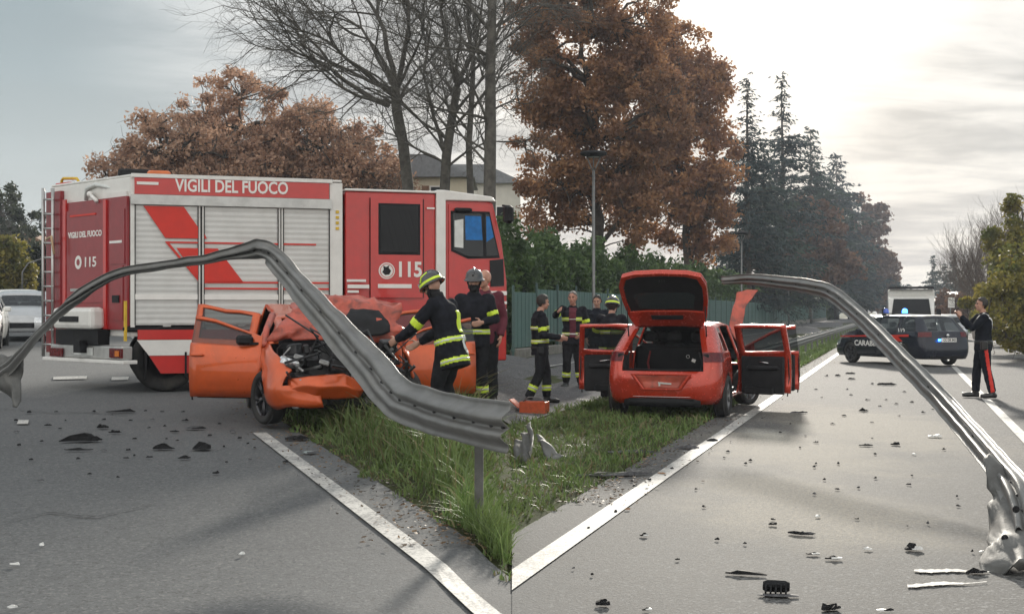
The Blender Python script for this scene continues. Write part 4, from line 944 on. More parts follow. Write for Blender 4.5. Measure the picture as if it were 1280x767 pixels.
crumple_sheet('torn_bonnet', [[(.42, 1.05, .95), (.62, 1.02, .95), (.80, .98, .93)], [(.50, 1.2, 1.25), (.62, 1.2, 1.28), (.72, 1.16, 1.25)], [(.55, 1.35, 1.62), (.66, 1.36, 1.66), (.76, 1.34, 1.64)], [(.60, 1.55, 1.93), (.78, 1.55, 1.98), (.96, 1.52, 1.97)]], M_oranged, carR, .016, 5)

M_orange_r = mat('red_orange_paint', (0.50, 0.036, 0.011), 0.26, 0.35, var=0.06, scale=9, coat=0.8, dirt=(0.17, 0.055, 0.035), dscale=2.2, dmix=0.25)
for o in carR.children_recursive:
    if o.type == 'MESH':
        for i, m_ in enumerate(o.data.materials):
            if m_ is M_orange: o.data.materials[i] = M_orange_r
# ------------------------------------------------------------------ the orange hatchback seen from its crushed front (left)
FL = at(430, 538); aL_ = math.pi+R(15)
carL = empty('hatchback_car', ground(FL.x-math.sin(R(15))*1.78*1, FL.y+math.cos(R(15))*1.78), aL_, 'orange hatchback seen from its crushed front under the bent guardrail', 'car', 'two views of the crashed orange hatchback')
S = Shell(**HATCH); y = S.ymid
def smash(V):
    V = V.copy()
    for i in range(len(V)):
        f = max(0.0, (V[i, 1]-.75)/1.28)
        if f > 0:
            p = Vector(V[i])*3.1; n_ = Vector([mnoise.noise(p+Vector((o_, o_*.3, 0))) for o_ in (3, 19, 41)])
            V[i, 1] -= .34*f*f*(0.65+.6*max(0, -V[i, 0]/.9)); V[i] += np.array(n_)*.06*f
            V[i, 2] -= .04*f*max(0, -V[i, 0])
        r_ = max(0.0, min(1.0, (V[i, 2]-1.0)/.45))
        if r_ > 0:                                                     # roof pressed and buckled by the rail
            p = Vector(V[i])*2.6; V[i, 2] -= r_*.16*max(0, min(1, (V[i, 1]+.9)/1.2)); V[i, 2] += mnoise.noise(p)*.06*r_; V[i, 0] += mnoise.noise(p+Vector((9, 9, 9)))*.05*r_
    return V
S.V = smash(S.V)
for sd, a_ in ((-1, 86), (1, 66)):
    swing_door(S, carL, sd, -.03, .90, -sd*R(a_), (.0, .74))
    swing_door(S, carL, sd, -1.0, -.09, -sd*R(70 if sd < 0 else 60), (-.92, -.17))
S.take(lambda t: t[0] == 's' and t[2] >= 11 and .22 < y(t) < 1.02)                      # windscreen gone
S.take(lambda t: t[0] == 's' and t[2] >= 9 and y(t) > .98)                               # bonnet folded back
S.take(lambda t: t[0] == 'fcap' or (t[0] == 'f' and (t[1] >= 4 or t[2] <= 9)))
S.take(lambda t: t[0] == 's' and t[3] == -1 and y(t) > 1.5)
bd = S.mesh('body', S.F, [M_orange, M_trim], carL); solid(bd, .03, -1, 1, 0)
crumple_sheet('folded_bonnet', [[(.78, .98, .97), (.25, 1.02, 1.0), (-.30, 1.0, .98), (-.82, .95, .93)], [(.66, 1.02, 1.14), (.22, .92, 1.16), (-.30, .95, 1.15), (-.88, 1.0, 1.06)], [(.50, .70, 1.36), (.12, .62, 1.43), (-.34, .62, 1.47), (-.84, .72, 1.36)], [(.45, .34, 1.44), (.1, .30, 1.52), (-.35, .32, 1.55), (-.80, .42, 1.44)]], M_oranged, carL, .085, 5.2, .014, 1)
mb = MB()
vs = [(-.10, .98, 1.06), (-.34, .995, 1.04), (-.62, .99, 1.10), (-.66, .90, 1.22), (-.52, .80, 1.31), (-.26, .80, 1.31), (-.10, .86, 1.20)]
mb.prism([(x, zz) for x, _, zz in vs], .03, Matrix.Translation((0, 1.085, 0)) @ Matrix.Rotation(R(90), 4, 'X')); 
crumple_sheet('bonnet_shade_sheet', [[(-.08, 1.09, 1.02), (-.35, 1.10, 1.03), (-.66, 1.09, 1.06)], [(-.12, .98, 1.20), (-.36, .97, 1.22), (-.64, .97, 1.21)], [(-.20, .80, 1.345), (-.38, .80, 1.36), (-.55, .80, 1.34)]], M_trim, carL, .03, 5, .012, 2)  # black sheet stands in for the dark hole at the bonnet
crumple_sheet('fender_skin', [[(.88, .95, .92), (.91, 1.0, .62), (.93, 1.05, .36)], [(.80, 1.35, .90), (.90, 1.40, .66), (.90, 1.46, .44)], [(.62, 1.62, .80), (.72, 1.74, .60), (.72, 1.76, .40)]], M_orange, carL, .04, 4.5, .012, 3) if False else None
crumple_sheet('bumper_cover', [[(.62, 1.72, .56), (.30, 1.82, .60), (.0, 1.80, .62), (-.20, 1.74, .52)], [(.64, 1.78, .44), (.30, 1.90, .48), (.0, 1.86, .46), (-.22, 1.78, .42)], [(.60, 1.74, .30), (.30, 1.82, .30), (.05, 1.78, .33), (-.18, 1.74, .34)]], M_orange, carL, .022, 4.5, .012, 4)
mb = MB().lathe([(.001, 0), (.07, .01), (.10, .035), (.105, .05)], 16, frame_M((.66, 1.66, .40), (1, 0, 0), (0, 0, 1), (.1, 1, 0))); mb.build('fog_lamp', M_trim, carL, True)
hl = MB().box((.60, 1.52, .74), (.34, .16, .15), Matrix.Rotation(R(-14), 3, 'Z'), bev=.05).sphere((.66, 1.60, .74), (.055, .04, .055)).sphere((.52, 1.62, .73), (.05, .04, .05)); hl.build('headlight', M_lamp, carL, True)
g_ = np.random.default_rng(17)
mb = MB(); mb2 = MB()
for k in range(90):
    c = (g_.uniform(-.62, .55), g_.uniform(1.18, 1.72), g_.uniform(.24, .94)); rt = Matrix.Rotation(g_.uniform(0, 3), 3, 'Z') @ Matrix.Rotation(g_.uniform(-.6, .6), 3, 'X')
    (mb if k % 6 else mb2).box(c, (g_.uniform(.06, .24), g_.uniform(.06, .2), g_.uniform(.04, .16)), rt, bev=.014)
for k in range(40):
    p = Vector((g_.uniform(-.7, .6), g_.uniform(1.2, 1.75), g_.uniform(.5, .95))); q = p+Vector(g_.normal(size=3))*.16; r_ = q+Vector(g_.normal(size=3))*.14
    (mb if k % 4 else mb2).tube([p, q, r_], g_.uniform(.008, .024), 6)
tag(mb.build('engine_parts', M_engine, carL), kind='stuff'); tag(mb2.build('engine_metal', M_steel, carL), kind='stuff')
mb = MB().box((-.1, 1.30, .56), (1.1, .5, .5), bev=.08); mb.build('engine_block', M_engine, carL)
for q in ((.50, 1.66, .80), (.22, 1.74, .74), (-.55, 1.58, .86)): MB().box(q, (.12, .05, .06), Matrix.Rotation(g_.uniform(-.7, .7), 3, 'Y'), bev=.012).build('bracket', M_steel, carL)
MB().box((0, -.9, .42), (1.16, 1.6, .04)).build('boot_floor', M_trim, carL)
for xx in (-.34, .34): seat(carL, xx, .05)
MB().box((0, .84, .84), (1.36, .3, .2), bev=.06).build('dashboard', M_trim, carL)
MB().box((0, .1, .27), (1.25, 3.0, .14), bev=.03).build('underbody', M_trim, carL)
for sd in (-1, 1):
    for k, ay in enumerate(S.axles): wheel(carL, (sd*(S.W-.10), ay-.05*k, S.Rw), S.Rw, .205, M_rimd, out=sd, steer=(R(20) if k else 0))
m_ = MB().box((1.06, .80, .98), (.20, .10, .12), bev=.03).box((.95, .82, .94), (.1, .04, .03)); m_.build('mirror', M_trim, carL)
MB().tube([(.84, 1.02, .92), (.80, .74, 1.10), (.70, .42, 1.28)], [.035, .04, .045], 7).build('windscreen_pillar', M_oranged, carL, True)

# ------------------------------------------------------------------ police estate car
pc_h = R(19)
rc = Vector(((1181-640)/FPX*37.2, 37.2))
fd = Vector((-math.sin(pc_h), math.cos(pc_h)))
pc = empty('police_car', ground(rc.x+fd.x*2.2, rc.y+fd.y*2.2), pc_h, 'dark blue police estate car with blue roof beacons across the right road', 'police car')
S = Shell(**WAGON, Rw=.32, Ra=.375)
closed_car(S, pc, M_navy, M_glass, M_white, M_rimd, doors=((-1.0, -.10), (-.06, .98)), wins=((-1.95, -1.2), (-1.0, -.14), (-.04, .74)), cowl=(.56, 1.24))
S_ = S
Mside = frame_M((-.905, .38, .70), (0, -1, 0), (0, 0, 1), (-1, 0, 0))
text_obj('door_lettering', 'CARABINIERI', pc, frame_M((-.918, .10, .62), (0, -1, 0), (0, 0, 1), (-1, 0, 0)), .23, M_whst, 1.75, .006)
text_obj('number_lettering', '112', pc, frame_M((-.842, -1.30, 1.02), (0, -1, 0), (0, .25, 1), (-1, 0, .25)), .20, M_whst, .32, .006)
def side_poly(name, pts, x, m, parent, th=.004):
    n = len(pts); vs = [(x, a, b) for a, b in pts]+[(x-th, a, b) for a, b in pts]
    return mesh_obj(name, vs, [tuple(range(n)), tuple(range(2*n-1, n-1, -1))]+[(i, n+i, n+(i+1) % n, (i+1) % n) for i in range(n)], m, parent)
side_poly('red_stripe', [(1.75, .80), (1.75, .83), (.4, .875), (-1.05, .905), (-1.75, .93), (-1.75, .86), (-1.25, .85), (-1.45, .72), (-1.25, .71), (-.92, .85), (.4, .825)], -.914, M_redst, pc)
MB().box((0, -2.385, .77), (.52, .01, .115)).build('number_plate', M_whst, pc)
text_obj('plate_lettering', 'CC DK 843', pc, frame_M((.02, -2.393, .77), (1, 0, 0), (0, 0, 1), (0, -1, 0)), .11, M_trim, .42, .002)
MB().box((-.33, -2.388, .77), (.09, .012, .07), bev=.01).build('blue_rear_light', M_blue_on, pc)
MB().lathe([(.001, 0), (.045, .004), (.05, 0)], 14, frame_M((0, -2.345, .90), (1, 0, 0), (0, 0, 1), (0, -1, 0))).build('badge', M_chrome, pc, True)
MB().box((0, .1, 1.535), (1.06, .12, .03), bev=.01).build('beacon_bar', M_trim, pc)
for xx, m_ in ((-.38, M_blue), (.30, M_blue_on)):
    MB().lathe([(.085, 0), (.085, .05), (.075, .10), (.04, .135), (.001, .14)], 14, Matrix.Translation((xx, .1, 1.55))).build('beacon', m_, pc, True)
MB().lathe([(.075, 0), (.08, .04), (.05, .09), (.001, .10)], 12, Matrix.Translation((-.62, .35, 1.50))).build('white_beacon', M_whst, pc, True)
MB().box((.35, .62, .98), (.02, .02, .02)).build('dash_item', M_trim, pc)

# ------------------------------------------------------------------ distant traffic
def plain_car(px, Y, rz, paint, label, cat='car', group=None, base=HATCH):
    X = (px-640)/FPX*Y; root = empty('parked_car', ground(X, Y), rz, label, cat, group)
    closed_car(Shell(**base), root, paint, M_glassd if paint is not M_silver else M_glass, None, M_rim); return root
GQ = 'cars queueing on the left road'
plain_car(30, 38.5, math.pi+R(18), M_silver, 'silver car with dark windscreen queueing beyond the fire engine', group=GQ)
plain_car(-40, 33, math.pi+R(18), M_white, 'white car cut by the left picture edge', group=GQ)
plain_car(22, 46, math.pi+R(20), M_white, 'white car behind the silver one in the queue', group=GQ)
plain_car(1098, 66, math.pi-R(16), M_white, 'pale car left of the white van behind the police car', group='cars waiting behind the police car')
plain_car(1187, 72, math.pi-R(16), M_silver, 'silver car right of the white van behind the police car', group='cars waiting behind the police car')
# white van with a tall body
vX = (1139-640)/FPX*58
van = empty('white_van', ground(vX, 58), -math.atan(484/FPX)+math.pi, 'tall white van facing the camera behind the police car', 'van')
bevel(MB().box((0, -2.4, 1.55), (2.05, 3.6, 2.1)).build('cargo_body', M_white, van), .08, 3)
cab_p = [(-.6, .45), (1.15, .45), (1.25, .80), (1.05, 1.15), (.55, 1.32), (-.05, 2.18), (-.6, 2.32)]
bevel(MB().prism([(yy, zz) for yy, zz in cab_p], 2.0, frame_M((-1.0, 0, 0), (0, 1, 0), (0, 0, 1), (1, 0, 0))).build('cab', M_white, van), .05, 3)
MB().prism([(-.86, 0), (.86, 0), (.76, .98), (-.76, .98)], .03, frame_M((0, .60, 1.345), (1, 0, 0), (0, -.57, .82), (0, .82, .57))).build('windscreen', M_glassd, van)
MB().box((0, -.55, 2.68), (2.0, .5, .10), bev=.03).build('roof_bar', M_trim2, van)
MB().box((0, 1.24, .62), (1.9, .12, .3), bev=.04).build('bumper', M_trim2, van)
MB().box((0, 1.17, .98), (.9, .12, .18), bev=.03).build('grille', M_trim, van)
for sd in (-1, 1):
    MB().box((sd*.78, 1.12, 1.0), (.32, .16, .2), bev=.05).build('headlight', M_lamp, van)
    for ay in (.5, -3.1): wheel(van, (sd*.9, ay, .34), .34, .22, M_rim, out=sd)
    MB().box((sd*1.17, .35, 1.55), (.2, .12, .34), bev=.04).build('mirror', M_trim, van)
    MB().prism([(.45, 1.40), (.05, 2.02), (-.5, 2.05), (-.5, 1.40)], .012, frame_M((sd*1.006-.006, 0, 0), (0, 1, 0), (0, 0, 1), (1, 0, 0))).build('window', M_glassd, van)
# ------------------------------------------------------------------ the fire engine across the left road
TH = R(18); TP = at(163, 490.5)
eng = empty('fire_engine', TP, TH, 'red and white fire engine standing across the left road', 'fire engine')
tU = Vector((math.cos(TH), math.sin(TH), 0)); tV = Vector((-math.sin(TH), math.cos(TH), 0))
def sp(px, py):
    """local (u, z) of a sighted point on the engine's near side"""
    dr = Vector(((px-640)/FPX, 1.0, -(py-HZ)/FPX)); o = Vector((0, 0, CH))-TP
    k = -o.dot(tV)/dr.dot(tV); q = o+dr*k; return q.dot(tU), q.z
def su(px): return sp(px, 350)[0]
def sz(py, ref=300): return sp(ref, py)[1]
UB = su(428); ZT = sz(222); ZS = sz(411)
def side_rect(name, x0, x1, y0, y1, m, off=.004, ref=300, th=.008, parent=None):
    u0, u1, z0, z1 = su(x0), su(x1), sz(y1, ref), sz(y0, ref)
    return MB().box(((u0+u1)/2, -off-th/2, (z0+z1)/2), (abs(u1-u0), th, abs(z1-z0))).build(name, m, parent or eng)
def side_shape(name, pts, m, off=.012, ref=300, th=.004, parent=None):
    P = [(su(x), sz(y_, ref)) for x, y_ in pts]; n = len(P)
    vs = [(u, -off-th, zz) for u, zz in P]+[(u, -off, zz) for u, zz in P]
    return mesh_obj(name, vs, [tuple(range(n)), tuple(range(2*n-1, n-1, -1))]+[(i, n+i, n+(i+1) % n, (i+1) % n) for i in range(n)], m, parent or eng)
RL = (-1.24, 2.33)                                   # rear left corner
def plan(pts, z0, z1, name, m, bv=0.0, parent=None):
    o = MB().prism(pts, z1-z0, Matrix.Translation((0, 0, z0))).build(name, m, parent or eng)
    if bv: bevel(o, bv, 3)
    return o
# body: white frame round the lockers, recessed locker bays
plan([(0, .06), (UB, .06), (UB, 2.46), RL], sz(420), ZT-.03, 'locker_body', M_white, .02)
plan([(.05, -.012), (UB-.01, -.012), (UB-.01, 2.46), (RL[0]+.02, RL[1]-.04)], ZT-.03, ZT+.01, 'body_roof', M_white, .015)
fr = MB()
for x0, x1 in ((163, 168.5), (248, 255), (348, 354), (412, 428)):
    fr.box(((su(x0)+su(x1))/2, .03, (ZT+ZS)/2-.02), (su(x1)-su(x0), .07, ZT-ZS-.04))
fr.build('locker_frame', M_white, eng)
for x0, x1 in ((248, 255), (348, 354)): side_rect('locker_post', x0+2.4, x1-2.4, 259, 408, M_trim2, .006)
for x0, x1 in ((168.5, 248), (255, 348), (354, 412)):
    # corrugated shutter, slats too small to pick apart
    u0, u1 = su(x0)+.012, su(x1)-.012; z0, z1 = sz(406), sz(259); n = 44; vs = []; fs = []
    for i in range(n+1):
        zz = z0+(z1-z0)*i/n; dv = .0125 if i % 2 else .015
        vs += [(u0, dv, zz), (u1, dv, zz)]
    for i in range(n): fs.append((2*i, 2*i+1, 2*i+3, 2*i+2))
    so = mesh_obj('roller_shutter', vs, fs, M_shut, eng)
    mb = MB(); zb_ = sz(408.5); mb.box(((u0+u1)/2, -.004, z0+.02), (u1-u0, .03, .03)); mb.box(((u0+u1)/2, -.02, z0-.008), (.12, .03, .03)); mb.build('shutter_rail', M_alu, so)
    mb = MB()
    for q in (u0-.008, u1+.008): mb.box((q, -.006, (z0+z1)/2), (.014, .016, z1-z0))
    mb.build('shutter_guide', M_trim2, so)
side_rect('header_rail', 163.5, 414, 246.5, 258.5, M_alu, .0, th=.05)
side_rect('header_panel', 168, 411, 226, 246, M_red, .0, th=.035)
side_rect('header_edge', 164, 415, 221, 225.6, M_white, .0, th=.045)
zc_ = sz(234.8)
text_obj('header_lettering', 'VIGILI DEL FUOCO', eng, frame_M((su(290.5), -.040, zc_), (1, 0, 0), (0, 0, 1), (0, -1, 0)), .27, M_whst, su(361)-su(220), .006, .003)
side_rect('header_stripe', 171, 198, 231, 234.5, M_whst, .036)
# red chevrons and thin lines of the livery, broken at the locker posts
side_shape('chevron', [(179, 260), (229.5, 260), (247.5, 285), (247.5, 299), (206.5, 299)], M_redst)
side_shape('chevron', [(255.5, 293), (258.5, 299), (255.5, 299)], M_redst)
side_shape('chevron', [(220.5, 311), (247.5, 311), (247.5, 349)], M_redst)
side_shape('chevron', [(255.5, 311), (272, 311), (304, 352.5), (257, 352.5), (255.5, 350.5)], M_redst)
side_shape('livery_line', [(206, 303.2), (247.5, 303.2), (247.5, 305.2), (207.5, 305.2)], M_redst)
side_shape('livery_line', [(207.5, 305.2), (211.5, 305.2), (247.5, 347), (247.5, 351.5)], M_redst)
for x0, x1 in ((255.5, 347.5), (354.5, 395)): side_shape('livery_line', [(x0, 303.2), (x1, 303.2), (x1, 305.2), (x0, 305.2)], M_redst)
for x0, x1 in ((255.5, 347.5), (354.5, 411)):
    for yy in (351.8, 359.5): side_shape('livery_line', [(x0, yy), (x1, yy), (x1, yy+2.2), (x0, yy+2.2)], M_redst)
for x0, x1 in ((169, 247), (255.5, 347.5), (354.5, 411)): side_shape('livery_band', [(x0, 368), (x1, 368), (x1, 374.5), (x0, 374.5)], M_whst)
# skirt
side_shape('skirt_panel', [(172, 411.5), (425, 411.5), (425, 423.5), (172, 423.5)], M_red, -.02, th=.05)
side_shape('skirt_band', [(171, 424), (425, 424), (425, 443), (186, 443)], M_white, -.02, th=.052)
side_shape('skirt_panel', [(186.5, 443.5), (425, 443.5), (425, 465), (201, 465)], M_red, -.02, th=.05)
MB().box((UB/2+.2, 1.25, .62), (UB-.3, 1.5, .5)).build('chassis', M_trim, eng)
# rear face
rM = Vector((RL[0], RL[1], 0)); rl = rM.length; rx = rM.normalized(); rn = Vector((-rx.y, rx.x, 0))    # rn points out of the rear
def rear_pt(px, py):
    dr = Vector(((px-640)/FPX, 1.0, -(py-HZ)/FPX)); o = Vector((0, 0, CH))-TP
    dl = Vector((dr.dot(tU), dr.dot(tV), dr.z)); ol = Vector((o.dot(tU), o.dot(tV), o.z)); k = -ol.dot(rn)/dl.dot(rn); q = ol+dl*k
    return q.dot(rx), q.z
def rear_rect(name, x0, x1, y0, y1, m, off=.0, th=.03, xr=None, bv=0, parent=None):
    a, _ = rear_pt(x1, 330); b_, _ = rear_pt(x0, 330); _, z1 = rear_pt(xr or (x0+x1)/2, y0); _, z0 = rear_pt(xr or (x0+x1)/2, y1)
    Mr = Matrix((( rx.x, -rn.x, 0), (rx.y, -rn.y, 0), (0, 0, 1)))
    c = rx*((a+b_)/2)+rn*(off+th/2); o = MB().box((c.x, c.y, (z0+z1)/2), (abs(b_-a), th, abs(z1-z0)), Mr).build(name, m, parent or eng)
    if bv: bevel(o, bv, 2)
    return o
def rear_text(name, s, px, py, wpx, size, m, off=.05):
    a, zz = rear_pt(px, py); w = abs(rear_pt(px-wpx/2, py)[0]-rear_pt(px+wpx/2, py)[0]); c = rx*a+rn*off
    text_obj(name, s, eng, frame_M((c.x, c.y, zz), -rx, (0, 0, 1), rn), size, m, w, .004, .003)
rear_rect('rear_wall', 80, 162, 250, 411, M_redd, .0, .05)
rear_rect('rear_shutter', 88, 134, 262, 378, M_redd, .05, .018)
for yy in range(268, 378, 10): pass
rear_rect('rear_frame', 134.5, 138, 250, 411, M_red, .05, .03); rear_rect('rear_frame', 84, 87.5, 250, 411, M_red, .05, .03)
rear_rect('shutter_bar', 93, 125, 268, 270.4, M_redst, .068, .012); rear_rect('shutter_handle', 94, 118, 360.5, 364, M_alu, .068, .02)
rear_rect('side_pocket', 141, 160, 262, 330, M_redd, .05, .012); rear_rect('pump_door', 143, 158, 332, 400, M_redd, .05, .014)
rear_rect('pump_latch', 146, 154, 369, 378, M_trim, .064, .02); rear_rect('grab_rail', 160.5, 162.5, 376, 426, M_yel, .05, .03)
rear_rect('pocket_label', 141.5, 157, 300.8, 304, M_whst, .063, .004)
rear_text('rear_lettering', 'VIGILI DEL FUOCO', 111, 293.3, 42, .13, M_whst, .07)
rear_text('rear_number', '115', 117.5, 328, 14, .22, M_whst, .07)
a, zz = rear_pt(103, 328); c = rx*a+rn*.07
mb = MB(); mb.lathe([(.001, .0), (.11, .0), (.11, .004), (.001, .004)], 18, frame_M((c.x, c.y, zz), -rx, (0, 0, 1), rn)); mb.build('rear_emblem', M_whst, eng)
mb = MB(); mb.lathe([(.001, .005), (.055, .005)], 14, frame_M((c.x, c.y, zz), -rx, (0, 0, 1), rn)); mb.build('rear_emblem_flame', M_redd, eng)
rear_rect('pump_cover', 87, 136, 384, 411, M_white, .05, .26, bv=.07); rear_rect('pump_cover_vent', 97, 121, 395, 402, M_trim2, .312, .012)
rear_rect('tow_box', 84, 137, 411.5, 430, M_trim, .0, .20); rear_rect('rear_step', 76, 166, 431, 447, M_alu, .0, .18, bv=.02); rear_rect('step_tread', 70, 172, 447.5, 452, M_white, .0, .24, bv=.01)
rear_rect('tail_lamp', 77, 93, 434, 445, M_redlight, .185, .03, bv=.01); rear_rect('tail_lamp', 152, 168, 435, 447, M_redlight, .185, .03, bv=.01); rear_rect('tail_lamp', 160, 165, 438, 445, M_amber, .216, .01)
rear_rect('number_plate', 107, 130, 434, 443, M_hisil, .185, .012); rear_rect('tow_hitch', 115, 123, 425, 440, M_trim, .2, .12)
# ladder hung on the rear left
a0, zl0 = rear_pt(64, 440); a1, zl1 = rear_pt(64, 238)
def rp(px, py, off): a, zz = rear_pt(px, py); c = rx*a+rn*off; return Vector((c.x, c.y, zz))
for px in (64, 76): MB().tube([rp(px, 445, .14), rp(px, 236, .14)], .028, 7).build('ladder_rail', M_alu, eng, True)
for k in range(11): MB().tube([rp(63, 250+k*18, .14), rp(77, 250+k*18, .14)], .017, 6).build('ladder_rung', M_alu, eng, True)
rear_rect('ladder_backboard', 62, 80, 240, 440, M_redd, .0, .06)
MB().tube([rp(72, 300, .20), rp(80, 296, .22), rp(82, 318, .2)], .02, 6).build('ladder_hook', mat('pale_wood', (0.45, 0.33, 0.2), .7), eng, True)
# roof clutter at the rear
for (x0, x1, y0, y1) in ((63, 84, 222, 250), (83, 104, 229, 250)):
    p0, p1, p2, p3 = rp(x0, y1, -.2), rp(x0, y0, -.2), rp(x1, y0, -.2), rp(x1, y1, -.2)
    MB().tube([p0, p0+(p1-p0)*.9, p1+(p2-p1)*.1, p2-(p2-p1)*.1, p2+(p3-p2)*.12, p3], .025, 7).build('roof_rail', M_yel, eng, True)
MB().tube([rp(108, 250, .0), rp(110, 236, .02), rp(120, 231, 0), rp(150, 238, -.1), rp(160, 244, -.2)], .035, 8).build('hose_arm', M_hisil, eng, True)
rear_rect('roof_box', 66, 82, 228, 240, M_red, -.25, .2); rear_rect('roof_box', 86, 100, 232, 249, M_red, -.25, .2)
rear_rect('roof_case', 128, 160, 228, 249, M_trim2, -.5, .4); rear_rect('roof_case', 134, 158, 240, 249, M_white, -.06, .06)
mb = MB(); q0 = rp(116, 243, .05); mb.sphere(q0, .05); mb.tube([q0, rp(127, 252, .08)], .03, 6); mb.build('work_lamp', M_whst, eng, True)
u0 = su(200); mb = MB().box((u0, .35, ZT+.055), (.36, .2, .09), bev=.03); mb.build('amber_beacon', mat('orange_lens', (0.55, 0.13, 0.03), .3), eng)
MB().box((su(178), .8, ZT+.06), (.7, .9, .12), bev=.02).build('roof_equipment', M_trim2, eng)
# crew cab and driver's cab
UF = su(634.5); ZC = sz(240.5, 500); ZB = sz(452, 500)
cab_plan = [(UB+.05, .02), (su(545), .02), (su(545), 2.44), (UB+.05, 2.44)]
plan(cab_plan, ZB, ZC, 'crew_cab', M_red, .03)
plan([(UB+.04, -.015), (su(546), -.015), (su(546), 2.46), (UB+.04, 2.46)], ZC, ZC+.04, 'crew_roof', M_white, .015)
side_rect('crew_door', 463, 528, 248, 372, M_red, .0, 500, .022).name
w_ = side_rect('crew_window', 472.5, 525, 254.5, 318.5, M_trim, .004, 500, .026); bevel(w_, .05, 3)
bevel(side_rect('crew_pane', 475.5, 522, 257.5, 315.5, M_glassd, .03, 500, .006), .04, 3)
mb = MB()
for (x, y0, y1, wd) in ((486, 262, 314, .10), (507, 270, 314, .14), (517, 262, 306, .05)): mb.box((su(x), .25, (sz(y0, 500)+sz(y1, 500))/2), (wd, .1, sz(y0, 500)-sz(y1, 500)))
mb.build('crew_seats', M_trim2, eng)
text_obj('crew_number', '115', eng, frame_M((su(511), -.030, sz(337.5, 500)), (1, 0, 0), (0, 0, 1), (0, -1, 0)), .34, M_whst, su(525.5)-su(497), .010, .003)
em = frame_M((su(483), -.026, sz(338.5, 500)), (1, 0, 0), (0, 0, 1), (0, -1, 0))
MB().lathe([(.001, 0), (.135, 0), (.135, .004), (.001, .004)], 22, em).build('door_emblem', M_whst, eng)
MB().lathe([(.105, .0055), (.115, .0055), (.115, .008), (.105, .008)], 22, em).build('emblem_ring', M_redst, eng)
MB().prism([(-.03, -.07), (.04, -.06), (.07, .0), (.03, .05), (.045, .09), (-.01, .06), (-.06, .08), (-.05, .02), (-.075, -.02)], .004, em @ Matrix.Translation((0, 0, .005))).build('emblem_flame', M_trim2, eng)
for (x0, x1, y0, y1) in ((433, 457, 349.5, 352.5), (434, 461, 356, 360.5), (434, 448, 363, 366), (472, 514, 355, 360), (533, 543, 258.5, 260.5)): side_rect('cab_stripe', x0, x1, y0, y1, M_whst, .024, 500)
side_rect('door_gap', 528.5, 529.6, 248, 372, M_trim, .0, 500, .006); side_rect('door_gap', 462, 463, 248, 372, M_trim, .0, 500, .006)
side_rect('white_pillar', 545, 556.5, 240, 450, M_white, -.05, 500, .075)
# driver's cab with raked screen
zf = lambda py: sz(py, 590)
prof = [(su(556.5), ZB), (su(634), ZB), (UF, zf(352)), (su(628), zf(300)), (su(617), zf(253)), (su(608), zf(250)), (su(556.5), zf(250))]
o = MB().prism(prof, 2.40, frame_M((0, .03, 0), (1, 0, 0), (0, 0, 1), (0, -1, 0)) @ Matrix.Translation((0, 0, -2.40))).build('driver_cab', M_red, eng); bevel(o, .03, 3)
o = MB().prism([(su(545), zf(251.5)), (su(621), zf(251.5)), (su(615), zf(245)), (su(556), zf(238.5)), (su(545), zf(238.5))], 2.44, frame_M((0, .0, 0), (1, 0, 0), (0, 0, 1), (0, -1, 0)) @ Matrix.Translation((0, 0, -2.42))).build('cab_roof', M_white, eng); bevel(o, .02, 2)
bevel(side_shape('driver_door', [(561, 256), (613, 256), (627, 312), (630, 372), (561, 372)], M_red, -.03, 590, .022), .01)
side_shape('driver_window', [(563.5, 264), (612, 264), (625, 322), (585, 323.5), (564, 314)], M_trim, -.008, 590, .008)
side_shape('driver_pane', [(566, 267), (602, 267), (604, 320), (586, 320.5), (566.5, 312)], M_glass, .002, 590, .004)
side_shape('quarter_pane', [(606.5, 267), (611, 267), (622.5, 319), (608, 319.5)], M_glass, .002, 590, .004)
side_shape('blue_door_cloth', [(581, 270), (601, 270), (603, 300), (582, 300)], M_bluecloth_refl, .0065, 590, .004)
side_shape('blue_reflection_sheet', [(607.5, 270), (611.5, 270), (617, 296), (608, 302)], M_bluecloth_refl, .0065, 590, .004)  # flat blue shape painted on as a reflection in the pane
side_shape('seat_cover', [(568, 276), (579, 274), (579, 310), (568, 309)], M_hisil, .0065, 590, .004)
side_shape('lower_pane', [(612, 325), (629, 323), (630, 357), (613, 358)], M_glassd, .0, 590, .010)
mb = MB().box((su(631), -.20, zf(268)), (.16, .16, .30), bev=.04); mb.tube([(su(628), -.02, zf(256)), (su(631), -.18, zf(258))], .02, 6); mb.build('wing_mirror', M_trim, eng)
mb = MB().box((su(578), -.05, zf(263)), (.30, .08, .07), bev=.02); mb.build('sun_visor', M_trim, eng)
for yy, h_ in ((366, 5), (378, 3.4), (388, 3.4)): side_rect('cab_stripe', 610, 633.5, yy-h_/2, yy+h_/2, M_whst, .0, 590, .012)
plan([(UB-.06, .2), (UB+.06, .2), (UB+.06, 2.3), (UB-.06, 2.3)], .7, ZT-.2, 'body_gap_bellows', M_trim)
mb = MB()
for k, yy in enumerate((262, 269, 276, 283)): mb.box((su(421.5), -.012, sz(yy)), (.05, .02, .045))
mb.build('side_switches', M_yel, eng)
